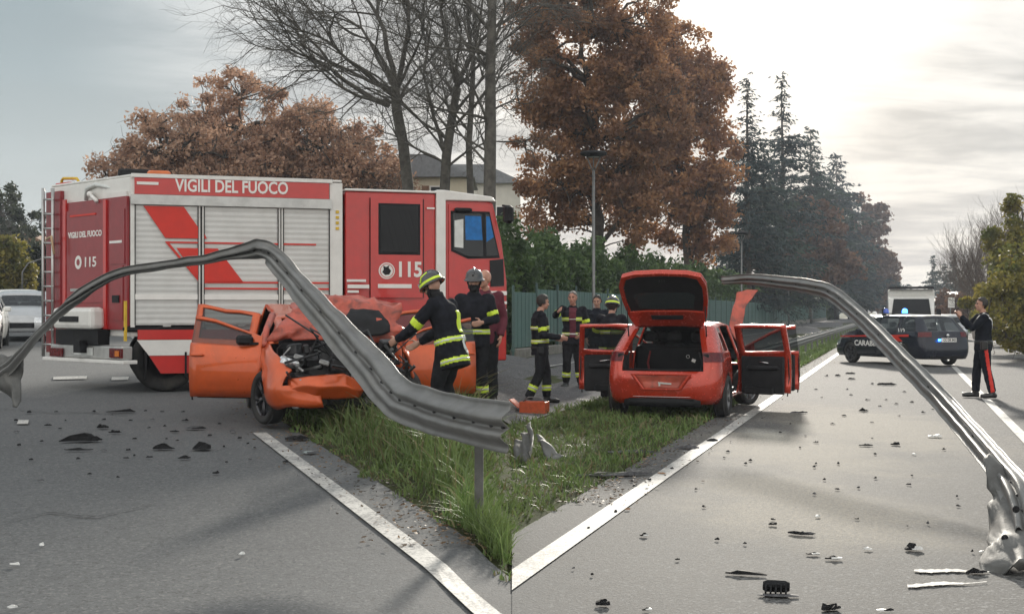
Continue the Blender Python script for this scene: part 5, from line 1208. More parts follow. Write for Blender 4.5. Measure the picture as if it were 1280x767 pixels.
# wheels: twin rear axle and front axle
for u_ in (su(206), su(590)):
    for v_, sd in ((.24, -1), (2.2, 1)):
        M_ = Matrix.Translation((u_, v_, .50)) @ Matrix.Rotation(R(90), 4, 'X')
        o = MB().lathe([(.30, -.14), (.42, -.15), (.48, -.145), (.50, -.10), (.50, .10), (.48, .145), (.42, .15), (.30, .14), (.30, -.14)], 30, M_).build('wheel', M_tyre, eng, True)
        MB().lathe([(.001, .05), (.10, .06), (.13, .02), (.26, .03), (.30, .13), (.32, .14)], 24, M_).build('rim', M_trim2, o, True)
for u_ in (su(206), su(590)):
    MB().box((u_, .14, .98), (1.25, .3, .10), bev=.03).build('mudguard', M_trim, eng)
for q in (232, 182): MB().box((su(q), .15, .41), (.03, .4, .42)).build('mud_flap', M_trim, eng)
# ------------------------------------------------------------------ street furniture and buildings
M_galv = mat('galvanised_steel', (0.20, 0.20, 0.195), 0.5, 0.55, var=0.14, scale=5, dirt=(0.16, 0.15, 0.135), dscale=2.5, dmix=0.45, bump=0.15)
M_galvd = mat('weathered_steel', (0.125, 0.125, 0.12), 0.66, 0.3, var=0.25, scale=5, dirt=(0.06, 0.055, 0.05), dscale=3, dmix=0.5, bump=0.2)
M_fence = mat('green_fence_panel', (0.072, 0.140, 0.125), 0.6, var=0.10, scale=1.2, dirt=(0.09, 0.11, 0.10), dscale=0.8, dmix=0.4)
M_post = mat('fence_post', (0.055, 0.10, 0.09), 0.6)
M_conc = mat('old_concrete', (0.20, 0.19, 0.17), 0.9, var=0.2, bump=0.4, dirt=(0.10, 0.095, 0.07), dmix=0.5)
# green fence: one thing of posts and panels
f0 = 28.0; fence = empty('garden_fence', rpt(f0, -8.45), math.atan2(DR.y, DR.x), 'green panel fence on a low concrete kerb in front of the hedge', 'fence')
def fz(a): 
    p = rpt(f0+a, -8.45); return p.z-fence.location.z
pm = None
base_panel = None; base_post = None
for k in range(66):
    a = k*2.5
    if base_panel is None:
        mb = MB(); n = 12
        for i in range(n):
            mb.box((1.25-1.18+(i+.5)*2.36/n, .012*(i % 2), 1.22), (2.36/n-.004, .018, 1.62))
        base_panel = mb.build('panel', M_fence, fence); bp = base_panel
        base_post = MB().box((0, 0, 1.12), (.07, .07, 2.2), bev=.01).box((0, 0, .36), (.10, .10, .12)).build('post', M_post, fence); po = base_post
    else:
        bp = base_panel.copy(); COL.objects.link(bp); po = base_post.copy(); COL.objects.link(po)
    bp.location = (a, 0, fz(a)); po.location = (a, 0, fz(a))
kerb = MB()
for k in range(33): kerb.box((k*5+2.5, -.02, .17+fz(k*5)), (5.002 if False else 4.99, .22, .42), bev=.02)
tag(kerb.build('concrete_kerb', M_conc, fence), kind='stuff')

# street lamps
def lamp_post(px, Y, label, rot=0.0, h=6.35):
    b = ground((px-640)/FPX*Y, Y); root = empty('street_lamp', b, rot, label, 'street lamp', 'street lamps along the footway')
    MB().tube([(0, 0, -.1), (0, 0, 1.2), (0, 0, 1.25), (0, 0, h-.55)], [.075, .07, .055, .045], 10).build('pole', M_galv, root, True)
    ar = MB()
    for s_ in (-1, 1): ar.tube([(0, 0, h-.60), (s_*.10, 0, h-.40), (s_*.22, 0, h-.10)], .02, 6)
    ar.tube([(0, 0, h-.58), (0, .05, h-.05)], .018, 6); ar.build('bracket', M_galv, root, True)
    MB().lathe([(.001, h-.12), (.20, h-.12), (.40, h-.06), (.43, h), (.40, h+.035), (.15, h+.08), (.001, h+.09)], 20).build('lamp_head', M_trim2, root, True)
    MB().lathe([(.001, h-.125), (.19, h-.125)], 16).build('lens', M_hisil, root); return root
lamp_post(742, 40.5, 'nearest street lamp rising between the firemen and the oak')
lamp_post(927, 79, 'second street lamp beyond the raised tailgate', h=6.2)
lamp_post(986, 112, 'third street lamp in front of the dark conifers', h=6.2)
lamp_post(1015, 142, 'fourth and smallest street lamp above the green fence', h=6.2)

# W-beam guardrails: a corrugated band swept along a bent path
def wbeam(path, n_per=8, prof_w=.31, depth=.075, rough=0.0, seed=0, flat=None):
    """path rows: (point, across direction); returns grid mesh data"""
    P = [Vector(p[0]) for p in path]; A = [Vector(p[1]).normalized() for p in path]; k = len(P)
    def cr(a, b, c, d, t): return .5*((2*b)+(c-a)*t+(2*a-5*b+4*c-d)*t*t+(3*b-a-3*c+d)*t*t*t)
    pts = []; acr = []; wid = []
    for i in range(k-1):
        for j in range(n_per):
            t = j/n_per
            pts.append(cr(P[max(i-1, 0)], P[i], P[i+1], P[min(i+2, k-1)], t)); acr.append(A[i].lerp(A[i+1], t)); wid.append((path[i][2] if len(path[i]) > 2 else 1)*(1-t)+(path[i+1][2] if len(path[i+1]) > 2 else 1)*t)
    pts.append(P[-1]); acr.append(A[-1]); wid.append(path[-1][2] if len(path[-1]) > 2 else 1)
    prof = [(-.5, .15), (-.44, .0), (-.34, .02), (-.27, .55), (-.20, .98), (-.13, .98), (-.06, .5), (0, .05), (.06, .5), (.13, .98), (.20, .98), (.27, .55), (.34, .02), (.44, .0), (.5, .15)]
    vs = []; fs = []; n = len(prof)
    for i, p in enumerate(pts):
        t = (pts[min(i+1, len(pts)-1)]-pts[max(i-1, 0)]).normalized(); a = (acr[i]-t*acr[i].dot(t)).normalized(); nn = t.cross(a)
        for (u, dd) in prof:
            q = p+a*(u*prof_w*wid[i])+nn*(dd*depth*(.4+.6*wid[i]))
            if rough: q = q+Vector([mnoise.noise(q*5+Vector((o_+seed, 0, 0))) for o_ in (0, 11, 23)])*rough
            vs.append(q)
    for i in range(len(pts)-1):
        for j in range(n-1): fs.append((i*n+j, i*n+j+1, (i+1)*n+j+1, (i+1)*n+j))
    return vs, fs, pts, acr
def rail(name, path, m, label, rough=.006, seed=0, bolts=True, cat='guardrail', **kw):
    vs, fs, pts, acr = wbeam(path, rough=rough, seed=seed, **kw); root = empty(name, Vector((pts[0].x, pts[0].y, float(G(pts[0].x, pts[0].y)))), 0, label, cat)
    L0 = root.location; o = mesh_obj('rail_beam', [v-L0 for v in vs], fs, m, root, smooth=True); solid(o, .005, 0)
    if bolts:
        k = 0
        for i in range(3, len(pts)-2, 5):
            t = (pts[i+1]-pts[i-1]).normalized(); a = (acr[i]-t*acr[i].dot(t)).normalized(); nn = t.cross(a)
            if nn.dot(Vector((0, 0, CH))-pts[i]) < 0: nn = -nn
            c = pts[i]-L0+nn*.012
            MB().lathe([(.001, .012), (.013, .010), (.018, 0)], 8, frame_M(c, t, a, nn)).build('bolt', M_trim2, root)
    return root
# straight guardrail beside the right road
r0 = 23.0
gr = empty('guardrail', rpt(r0, -1.0), 0, 'straight steel guardrail on posts along the left verge of the right road', 'guardrail')
L0 = gr.location
vs, fs, _, _ = wbeam([(rpt(r0+a, -1.0, .58), (0, 0, 1)) for a in (0, 4, 8, 16, 32, 64, 128, 200)], 4); solid(mesh_obj('rail_beam', [v-L0 for v in vs], fs, M_galv, gr, smooth=True), .005, 0)
for k in range(40):
    p = rpt(r0+.5+k*3.5, -1.09)-L0; MB().box(p+Vector((0, 0, .36)), (.06, .10, .78)).build('post', M_galv, gr)
# left: torn rail arching from the road over the wreck to the verge
pl = [(pt(-4, 470, 13.4), (.5, -.2, .75), .8), (pt(16, 455, 13.2), (.45, -.2, .8), .62), (pt(45, 424, 13.0), (.62, -.3, .7), .42), (pt(93, 375, 12.6), (.62, -.5, .55), .38), (pt(140, 344, 12.3), (.45, -.7, .5), .36), (pt(200, 331, 12.0), (.1, -.85, .5), .36), (pt(262, 322, 11.7), (.0, -.85, .52), .38), (pt(312, 313, 11.45), (.0, -.6, .8), .55), (pt(330, 311, 11.3), (-.2, -.4, .85), .62),
      (pt(345, 325, 11.15), (.7, .1, .7), .62), (pt(366, 350, 10.95), (.78, .2, .6), .64), (pt(402, 391, 10.5), (.78, .2, .58), .76), (pt(438, 432, 10.1), (.74, .15, .62), .88), (pt(468, 466, 9.75), (.66, .12, .7), .96), (pt(488, 489, 9.5), (.5, .1, .85), .98), (pt(508, 503, 9.25), (.25, .05, .95), 1), (pt(545, 515, 8.9), (.12, .05, .98), 1), (pt(585, 525, 8.5), (.08, .05, .98), 1), (pt(620, 532, 8.2), (.05, .05, 1), 1.05), (pt(637, 534, 8.1), (.05, .05, 1), 1.05)]
railL = rail('bent_guardrail', pl, M_galv, 'torn guardrail arching over the crushed orange car from road to verge', .010, 3)
L0 = railL.location
# crumpled foot of that rail on the asphalt
fb = at(20, 512)
ft = [[pt(-8, 452, 13.35), pt(6, 446, 13.3), pt(22, 440, 13.2)], [pt(-8, 470, 13.4), pt(8, 468, 13.2), pt(27, 462, 13.25)], [pt(2, 490, 13.3), pt(16, 488, 13.1), pt(28, 484, 13.2)], [pt(10, 505, 13.2), pt(20, 508, 13.05), pt(28, 500, 13.15)]]
crumple_sheet('crumpled_end', [[q-L0 for q in r_] for r_ in ft], M_galvd, railL, .05, 5, .006, 7)
for (px, Yp) in ((598, 8.75),):
    g0 = ground((px-640)/FPX*Yp, Yp+.1); MB().box(g0-L0+Vector((0, .06, .22)), (.06, .10, .9)).build('post', M_galvd, railL)
# right: the other view of the rail, from the wreck over the road to the near lane
pr_ = [(pt(903, 350, 19.2), (0, -.6, .9), .5), (pt(935, 349, 18.9), (.1, -.8, .6), .55), (pt(985, 354, 17.5), (.1, -.9, .5), .6), (pt(1025, 361, 16.4), (.2, -.9, .5), .65), (pt(1046, 371, 15.8), (.5, -.6, .7), .62), (pt(1082, 403, 14.6), (.72, -.5, .55), .62), (pt(1130, 452, 13.0), (.75, -.45, .55), .62), (pt(1180, 504, 11.6), (.75, -.45, .55), .62), (pt(1222, 552, 10.2), (.75, -.4, .6), .62), (pt(1252, 588, 9.3), (.75, -.4, .6), .66), (pt(1268, 610, 8.8), (.8, -.3, .55), .72), (pt(1279, 640, 8.45), (.9, -.2, .4), .72), (pt(1284, 668, 8.2), (.9, -.2, .3), .8)]
railR = rail('bent_guardrail', pr_, M_galv, 'long torn guardrail arching across the right lane from the wreck', .007, 9)
L0 = railR.location
ft = [[pt(1234, 572, 9.35), pt(1252, 586, 9.25), pt(1272, 606, 8.9), pt(1296, 626, 8.7)], [pt(1238, 616, 8.95), pt(1256, 628, 8.65), pt(1279, 640, 8.4), pt(1300, 648, 8.4)], [pt(1240, 660, 8.55), pt(1257, 664, 8.25), pt(1280, 672, 8.1), pt(1304, 676, 8.1)], [pt(1226, 700, 8.1), pt(1248, 704, 7.85), pt(1270, 700, 7.7), pt(1300, 698, 7.85)], [pt(1229, 712, 7.95), pt(1248, 717, 7.85), pt(1262, 710, 7.72), pt(1282, 708, 7.85)]]
crumple_sheet('crumpled_end', [[q-L0 for q in r_] for r_ in ft], M_galvd, railR, .06, 3.2, .008, 12)
crumple_sheet('crumpled_flap', [[q-L0+Vector((0, -.10, .0)) for q in r_] for r_ in ([pt(1262, 606, 8.9), pt(1290, 625, 8.7)], [pt(1254, 650, 8.5), pt(1292, 660, 8.4)], [pt(1262, 696, 8.05), pt(1286, 704, 8.0)])], M_galvd, railR, .05, 3.5, .008, 15)
for (x_, y_) in ((1270, 636), (1256, 672), (1271, 690)):
    c = pt(x_, y_, 8.1)-L0; MB().lathe([(.001, .01), (.02, .008), (.024, 0)], 10, frame_M(c, (1, 0, 0), (0, 0, 1), (0, -1, 0))).build('bolt_hole', M_trim, railR)

# buildings behind the left scene
M_wall = mat('cream_render', (0.70, 0.64, 0.50), 0.85, var=0.06, scale=2)
M_wall2 = mat('pale_render', (0.60, 0.58, 0.52), 0.85, var=0.06, scale=2)
M_roofg = mat('grey_roof', (0.20, 0.21, 0.225), 0.6, var=0.12)
M_roofb = mat('brown_tiles', (0.24, 0.14, 0.09), 0.8, var=0.25, scale=3)
def house(px, Y, w, h, rh, dpt, m, mr, label, wins, rz=0.0, name='house'):
    b = ground((px-640)/FPX*Y, Y); root = empty(name, b, rz, label, 'house')
    bw = MB().box((0, 0, h/2-.3), (w, dpt, h+.6)).build('wall', m, root)
    e = .35; MB().prism([(-w/2-e, h), (w/2+e, h), (w/2+e-.2 if rh < .5 else w*.18, h+rh), (-w/2-e+.2 if rh < .5 else -w*.18, h+rh)], dpt+2*e, frame_M((0, dpt/2+e, 0), (1, 0, 0), (0, 0, 1), (0, -1, 0))).build('roof', mr, root)
    for (wx, wz, ww, wh) in wins:
        f_ = MB().box((wx, -dpt/2-.02, wz), (ww, .10, wh)).build('window', M_whst, root)
        MB().box((wx, -dpt/2-.075, wz), (ww-.16, .02, wh-.16)).build('pane', M_glassd, f_)
        MB().box((wx-ww*.75, -dpt/2-.03, wz), (ww*.42, .05, wh)).build('shutter', M_roofb, f_)
    return root
house(512, 72, 6.8, 7.2, 1.2, 7, M_wall, M_roofg, 'cream house with grey roof seen between the bare trees', [(-2.4, 6.1, .9, 1.3), (-.6, 6.1, .9, 1.3), (1.8, 6.1, .9, 1.3), (-2.4, 3.2, .9, 1.4), (.6, 3.2, .9, 1.4)])
house(585, 86, 7.0, 8.0, 1.2, 6, M_wall2, M_roofg, 'pale house behind the thick trunk and the fire engine cab', [(-1.8, 5.9, .9, 1.3), (.6, 5.9, .9, 1.3), (2.3, 5.9, .8, 1.3)])
house(36, 104, 7.0, 4.0, 1.4, 6, M_wall, M_roofb, 'cream house with brown tiled roof at the far left', [(-2, 2.5, .9, 1.2), (.6, 2.5, .9, 1.2), (2.3, 2.5, .9, 1.2)])
house(1204, 150, 5.5, 2.7, 1.2, 5, M_wall2, M_roofg, 'small pale house among the far trees across the right road', [(-1.2, 1.5, .8, 1.0), (1.2, 1.5, .8, 1.0)])
b = ground((28-640)/FPX*66, 66); root = empty('street_lamp', b, 0, 'curved arm street lamp at the far left road', 'street lamp')
MB().tube([(0, 0, -.1), (0, 0, 2.2), (.3, 0, 2.65), (1.2, 0, 2.95)], [.05, .045, .04, .03], 8).build('pole', M_galv, root, True); MB().box((1.3, 0, 2.95), (.4, .16, .08), bev=.03).build('lamp_head', M_hisil, root)
b = ground((1188-640)/FPX*95, 95); root = empty('road_sign', b, 0, 'white road sign on a grey pole across the right road', 'sign')
MB().tube([(0, 0, -.1), (0, 0, 2.6)], .045, 8).build('pole', M_galv, root, True); MB().box((.05, -.06, 2.25), (.5, .03, .75), bev=.01).build('sign_plate', M_whst, root)
# ------------------------------------------------------------------ people
M_skin = mat('skin', (0.46, 0.26, 0.19), 0.55, var=0.10, scale=14, sss=0.15)
M_skin2 = mat('skin_ruddy', (0.48, 0.25, 0.18), 0.55, var=0.12, scale=14, sss=0.15)
M_turnout = mat('turnout_cloth', (0.013, 0.014, 0.019), 0.85, var=0.35, scale=9, bump=0.4, bscale=30, spec=0.12)
M_trous = mat('turnout_trousers', (0.015, 0.0155, 0.018), 0.88, var=0.35, scale=9, bump=0.4, bscale=30, spec=0.12)
M_unif = mat('uniform_cloth', (0.009, 0.011, 0.017), 0.85, var=0.3, scale=9, bump=0.3, spec=0.12)
M_boot = mat('black_leather', (0.012, 0.012, 0.012), 0.35, var=0.3, coat=0.3)
M_hair_d = mat('dark_hair', (0.018, 0.013, 0.010), 0.6, var=0.4, scale=40, bump=0.6, bscale=90)
M_hair_g = mat('grey_hair', (0.20, 0.185, 0.17), 0.6, var=0.35, scale=40, bump=0.6, bscale=90)
M_burg = mat('burgundy_shirt', (0.11, 0.014, 0.028), 0.85, var=0.2, bump=0.3)
M_eye = mat('eye', (0.03, 0.022, 0.018), 0.2)
M_lip = mat('lips', (0.30, 0.12, 0.10), 0.6)
M_helm = mat('black_helmet', (0.016, 0.016, 0.018), 0.25, coat=0.8, var=0.2)
M_balac = mat('black_knit', (0.012, 0.012, 0.014), 0.95, bump=0.4)
def remesh(mb, vox, name='tmp', smooth_it=3):
    o = mb.build(name, M_skin); m = o.modifiers.new('r', 'REMESH'); m.mode = 'VOXEL'; m.voxel_size = vox
    s_ = o.modifiers.new('s', 'SMOOTH'); s_.iterations = smooth_it; s_.factor = .5
    dg = bpy.context.evaluated_depsgraph_get(); me = o.evaluated_get(dg).to_mesh()
    V = np.empty(len(me.vertices)*3, np.float32); me.vertices.foreach_get('co', V); F = [tuple(p.vertices) for p in me.polygons]
    o.evaluated_get(dg).to_mesh_clear(); od = o.data; bpy.data.objects.remove(o); bpy.data.meshes.remove(od)
    return V.reshape(-1, 3).astype(float), F
def normals(V, F):
    Fq = np.array([f if len(f) == 4 else (*f, f[-1]) for f in F]); n = np.cross(V[Fq[:, 2]]-V[Fq[:, 0]], V[Fq[:, 3]]-V[Fq[:, 1]]); N = np.zeros_like(V)
    for k in range(4): np.add.at(N, Fq[:, k], n)
    return N/(np.linalg.norm(N, axis=1, keepdims=True)+1e-12)
def sub(V, F, N, test, push):
    """a copy of the faces whose centre passes, lifted off the surface"""
    Fq = [f for f in F if test(V[list(f)].mean(0))]
    used = sorted({v for f in Fq for v in f}); mp = {v: i for i, v in enumerate(used)}
    return [tuple(V[v]+N[v]*push) for v in used], [tuple(mp[v] for v in f) for f in Fq]
def eloft(mb, rings, n=16):
    """rings: (centre, x axis, rx, ry, axis) -> closed elliptical tube"""
    vs = []; k = len(rings)
    for c, xa, rx, ry, ax in rings:
        c, xa, ax = Vector(c), Vector(xa), Vector(ax).normalized(); xa = (xa-ax*xa.dot(ax)).normalized(); ya = ax.cross(xa)
        for j in range(n):
            a = 2*math.pi*j/n; vs.append(c+xa*math.cos(a)*rx+ya*math.sin(a)*ry)
    fs = [(i*n+j, i*n+(j+1) % n, (i+1)*n+(j+1) % n, (i+1)*n+j) for i in range(k-1) for j in range(n)]+[tuple(range(n-1, -1, -1)), tuple(range((k-1)*n, k*n))]
    mb.add(vs, fs)
def seg_t(p, a, b):
    d_ = b-a; t = float((p-a).dot(d_)/d_.dot(d_)); return t, float((p-(a+d_*t)).length)
def hand(mb, wr, dr, pn, side, curl=.5):
    d_ = Vector(dr).normalized(); n = Vector(pn); n = (n-d_*n.dot(d_)).normalized(); s = d_.cross(n)*side
    Mh_ = Matrix((s, d_, n)).transposed(); mb.sphere(wr+d_*.055, (.042, .058, .019), 10, 8, rot=Mh_); mb.sphere(wr+d_*.01, (.028, .03, .022), 8, 6, rot=Mh_)
    for i, (L, o_) in enumerate(((.070, -.031), (.080, -.010), (.076, .011), (.060, .030))):
        p = wr+d_*.095+s*(-o_); v = d_.copy(); pts = [p-d_*.02, p]; 
        for j, q in enumerate((.45, .30, .25)):
            a = curl*(.55+.4*j); v = (d_*math.cos(a)+n*math.sin(a)); p = p+v*L*q; pts.append(p)
        mb.tube(pts, [.0105, .0105, .0098, .009, .0078], 7)
    p = wr+d_*.03+s*.034; v1 = (d_*.65+s*.75+n*.25).normalized(); v2 = (d_*.85+s*.3+n*.45).normalized()
    mb.tube([p-s*.015, p+v1*.035, p+v1*.035+v2*.03, p+v1*.035+v2*.052], [.014, .012, .0105, .0085], 7)
BASE = dict(pelvis=(0, 0, .95), waist=(0, .0, 1.09), chest=(0, .0, 1.29), neck=(0, -.015, 1.47), head=(0, .03, 1.645),
    shL=(-.185, -.015, 1.425), elL=(-.245, -.04, 1.14), wrL=(-.235, .09, .90), shR=(.185, -.015, 1.425), elR=(.245, -.04, 1.14), wrR=(.235, .09, .90),
    hipL=(-.09, 0, .91), knL=(-.10, .03, .50), anL=(-.11, -.02, .085), hipR=(.09, 0, .91), knR=(.10, .03, .50), anR=(.11, -.02, .085), toeL=None, toeR=None)
def person(label, loc, rz, H=1.78, pose=None, jacket=None, trousers=None, bands=True, hair=None, face_yaw=0.0, face_pitch=0.0, skin=None, curl=(.6, .6), palm=None, handdir=None, group=None, bulk=1.0, jhem=.80, boots=True, band_z=(1.20, 1.02), open_front=None, sleeves=True, trouser_band=True, wide=1.0):
    J = {k: (Vector(v) if v else None) for k, v in BASE.items()}
    for k, v in (pose or {}).items(): J[k] = Vector(v)
    sc = H/1.78; root = empty('person', loc, rz, label, 'person', group); root.scale = (sc, sc, sc)
    spine = (J['neck']-J['pelvis']).normalized(); shx = (J['shR']-J['shL']).normalized(); hpx = (J['hipR']-J['hipL']).normalized()
    for s_ in 'LR':
        if J['toe'+s_] is None:
            f = Vector((-.25 if s_ == 'L' else .25, 1, 0)).normalized(); J['toe'+s_] = Vector((J['an'+s_].x, J['an'+s_].y, max(.035, J['an'+s_].z-.05)))+f*.17
    Rh = Matrix.Rotation(face_yaw, 3, 'Z') @ Matrix.Rotation(face_pitch, 3, 'X'); hd = J['head']
    def hp(x, y, z): return hd+Rh @ Vector((x, y, z))
    def torso(mb, g):
        up = spine
        for_ = [(J['pelvis']-up*.09, hpx, .150+g, .112+g), (J['pelvis'], hpx, .165+g, .120+g), (J['waist'], hpx.lerp(shx, .4), .148+g, .110+g), (J['chest'], shx, .178+g, .125+g), (J['chest']+(J['neck']-J['chest'])*.55, shx, .180+g, .110+g), (J['neck']-up*.02, shx, .105+g*.8, .078+g*.6), (J['neck']+up*.025, shx, .062+g*.5, .062+g*.5)]
        eloft(mb, [(c, x, rx*wide, ry, up) for c, x, rx, ry in for_])
    def arm(mb, s_, r, end=1.0):
        a, b_, c = J['sh'+s_], J['el'+s_], J['wr'+s_]; c = b_+(c-b_)*end
        mb.tube([a.lerp(J['neck'], .35)-spine*.02, a, a.lerp(b_, .5), b_, b_.lerp(c, .45), c], [r[0]*.95, r[0], r[1], r[2], r[2]*.98, r[3]], 10); mb.sphere(a, r[0]*1.02); mb.sphere(b_, r[2]*1.01)
    def leg(mb, s_, r, end=1.0):
        a, b_, c = J['hip'+s_], J['kn'+s_], J['an'+s_]; c = b_+(c-b_)*end
        mb.tube([a+Vector((0, 0, .05)), a.lerp(b_, .25), a.lerp(b_, .7), b_, b_.lerp(c, .35), b_.lerp(c, .7), c], [r[0], r[0]*.97, r[1], r[2], r[3], r[4], r[5]], 12); mb.sphere(b_, r[2]*1.01)
    # body: one continuous surface with a modelled head and five-fingered hands
    mb = MB(); torso(mb, -.012)
    for s_ in 'LR':
        arm(mb, s_, (.052, .046, .038, .026)); leg(mb, s_, (.088, .066, .052, .054, .042, .036))
        an, to = J['an'+s_], J['toe'+s_]; f = (to-an); f.z = 0; f.normalize(); mb.tube([an-f*.045+Vector((0, 0, -.03)), an+f*.05+Vector((0, 0, -.025)), to], [.036, .038, .026], 8)
        hdv = (handdir or {}).get(s_) or (J['wr'+s_]-J['el'+s_]); pn = (palm or {}).get(s_) or Vector((1 if s_ == 'L' else -1, .3, -.1))
        hand(mb, J['wr'+s_], hdv, pn, 1 if s_ == 'R' else -1, curl[0 if s_ == 'L' else 1])
    mb.tube([J['neck']-spine*.03, hp(0, -.02, -.09)], [.060, .055], 10)
    mb.sphere(hp(0, -.012, .028), (.076, .096, .098), 14, 10, rot=Rh); mb.sphere(hp(0, .018, -.045), (.062, .074, .072), 12, 8, rot=Rh); mb.sphere(hp(0, .062, -.088), (.030, .026, .022), 8, 6, rot=Rh)
    mb.tube([hp(0, .080, .018), hp(0, .098, -.012), hp(0, .104, -.034)], [.010, .013, .016], 7); mb.sphere(hp(0, .085, -.040), (.020, .016, .010), 8, 6, rot=Rh)
    for sx in (-1, 1):
        mb.sphere(hp(sx*.030, .077, .030), (.026, .013, .010), 8, 6, rot=Rh); mb.sphere(hp(sx*.043, .066, -.022), (.022, .020, .020), 8, 6, rot=Rh)
        mb.sphere(hp(sx*.078, -.012, -.005), (.011, .020, .032), 8, 6, rot=Rh)
    mb.sphere(hp(0, .083, -.066), (.026, .013, .007), 8, 6, rot=Rh)
    V, F = remesh(mb, .0088, smooth_it=2); body = mesh_obj('body', [tuple(v) for v in V], F, skin or M_skin, root, smooth=True); N = normals(V, F)
    inv = Rh.transposed(); hl_ = lambda p: inv @ (Vector(p)-hd)
    for sx in (-1, 1):
        MB().sphere(hp(sx*.030, .080, .010), (.012, .009, .007), 8, 6, rot=Rh).build('eye', M_eye, root, True)
        MB().tube([hp(sx*.014, .092, .032), hp(sx*.034, .089, .036), hp(sx*.050, .076, .030)], .004, 5).build('eyebrow', hair if hair in (M_hair_d,) else M_hair_d, root)
    v_, f_ = sub(V, F, N, lambda p: abs(hl_(p).x) < .024 and hl_(p).y > .06 and -.074 < hl_(p).z < -.058, .001)
    if f_: mesh_obj('mouth', v_, f_, M_lip, root, smooth=True)
    if hair:
        def ht(p):
            q = hl_(p)
            if q.length > .16 or q.z < -.075: return False
            if q.y > .055: return q.z > .088
            if q.y > .0: return q.z > .045+.5*max(0, q.y)
            return q.z > -.02 or (q.y < -.035 and q.z > -.075)
        v_, f_ = sub(V, F, N, ht, .011); ho = mesh_obj('hair', v_, f_, hair, root, smooth=True); solid(ho, .012, -1)
    # clothes
    def cloth(name, build, vox, m, wr=.007, seed=0, sc_=9):
        q = MB(); build(q); V_, F_ = remesh(q, vox, smooth_it=4); N_ = normals(V_, F_)
        w_ = np.array([mnoise.noise(Vector((p[0]*sc_, p[1]*sc_, p[2]*sc_*.8))+Vector((seed, 0, 0)))+.5*mnoise.noise(Vector(tuple(p))*sc_*2.4) for p in V_]); V_ = V_+N_*(w_*wr)[:, None]
        N_ = normals(V_, F_); mesh_obj(name, [tuple(p) for p in V_], F_, m, root, smooth=True); return V_, F_, N_
    sd_ = (hash(label) % 97) if False else len(label)*3.7
    def jb(q):
        torso(q, .022*bulk)
        if jhem < .9: eloft(q, [(J['pelvis']-spine*(.95-jhem), hpx, .185*bulk, .145*bulk, spine), (J['pelvis']+spine*.04, hpx, .185*bulk, .14*bulk, spine), (J['waist'], shx, .175*bulk, .132*bulk, spine)])
        if sleeves:
            for s_ in 'LR': arm(q, s_, (.072*bulk, .066*bulk, .058*bulk, .046), .97)
        q.tube([J['neck']-spine*.05, J['neck']+spine*.045], [.088, .076], 10)
    JV, JF, JN = cloth('jacket', jb, .0125, jacket or M_turnout, .010, sd_)
    def tb(q):
        torso_ = [(J['pelvis']-spine*.10, hpx, .168, .128, spine), (J['pelvis'], hpx, .176, .130, spine), (J['waist'], hpx, .155, .118, spine)]; eloft(q, torso_)
        for s_ in 'LR': leg(q, s_, (.108, .088, .076, .078, .074, .068) if bulk > .95 else (.10, .078, .064, .064, .056, .052), .93)
    TV, TF, TN = cloth('trousers', tb, .0125, trousers or M_trous, .010, sd_+5)
    for s_ in 'LR':
        def bb(q):
            an, to = J['an'+s_], J['toe'+s_]; f = to-an; f.z = 0; f.normalize(); kn = J['kn'+s_]
            up_ = (kn-an).normalized(); q.tube([an-Vector((0, 0, .02)), an+up_*.10, an+up_*(.20 if boots else .05)], [.055, .058, .062 if boots else .05], 10)
            q.tube([an-f*.065+Vector((0, 0, -.040)), an+f*.03+Vector((0, 0, -.030)), to-f*.02+Vector((0, 0, .012)), to+f*.055+Vector((0, 0, .008))], [.044, .050, .046, .034], 10)
        q = MB(); bb(q); V_, F_ = remesh(q, .011, smooth_it=3); V_[:, 2] = np.maximum(V_[:, 2], min(J['an'+s_].z-.085, J['toe'+s_].z-.035)); mesh_obj('boot' if boots else 'shoe', [tuple(p) for p in V_], F_, M_boot, root, smooth=True)
    # reflective bands
    def band(name, V_, F_, N_, test, m, push=.004):
        v_, f_ = sub(V_, F_, N_, test, push)
        if f_: o = mesh_obj(name, v_, f_, m, root, smooth=True); solid(o, .004, 0)
    def near_torso(p): 
        t, dd = seg_t(Vector(p), J['pelvis'], J['neck'])
        ar = min(min(seg_clamped(Vector(p), J['sh'+s_], J['el'+s_]), seg_clamped(Vector(p), J['el'+s_], J['wr'+s_])) for s_ in 'LR')
        return ar > .075*bulk+.01 or t < .3 and ar > .07
    if bands:
        ax0, L_ = J['pelvis'], (J['neck']-J['pelvis']).length
        for zc in band_z:
            tc_ = (zc-.95)/.52; hw_ = .030
            band('reflective_band', JV, JF, JN, lambda p: abs(seg_t(Vector(p), J['pelvis'], J['neck'])[0]*L_-tc_*L_) < hw_ and near_torso(p), M_hi)
            band('band_stripe', JV, JF, JN, lambda p: abs(seg_t(Vector(p), J['pelvis'], J['neck'])[0]*L_-tc_*L_) < .009 and near_torso(p), M_hisil, .007)
        for s_ in 'LR':
            band('sleeve_band', JV, JF, JN, lambda p: abs(seg_t(Vector(p), J['sh'+s_], J['el'+s_])[0]-.72) < .10 and seg_t(Vector(p), J['sh'+s_], J['el'+s_])[1] < .095, M_hi)
    if trouser_band:
        for s_ in 'LR':
            band('trouser_band', TV, TF, TN, lambda p: abs(seg_t(Vector(p), J['kn'+s_], J['an'+s_])[0]-.58) < .10 and seg_t(Vector(p), J['kn'+s_], J['an'+s_])[1] < .12, M_hi)
            band('trouser_stripe', TV, TF, TN, lambda p: abs(seg_t(Vector(p), J['kn'+s_], J['an'+s_])[0]-.58) < .03 and seg_t(Vector(p), J['kn'+s_], J['an'+s_])[1] < .12, M_hisil, .007)
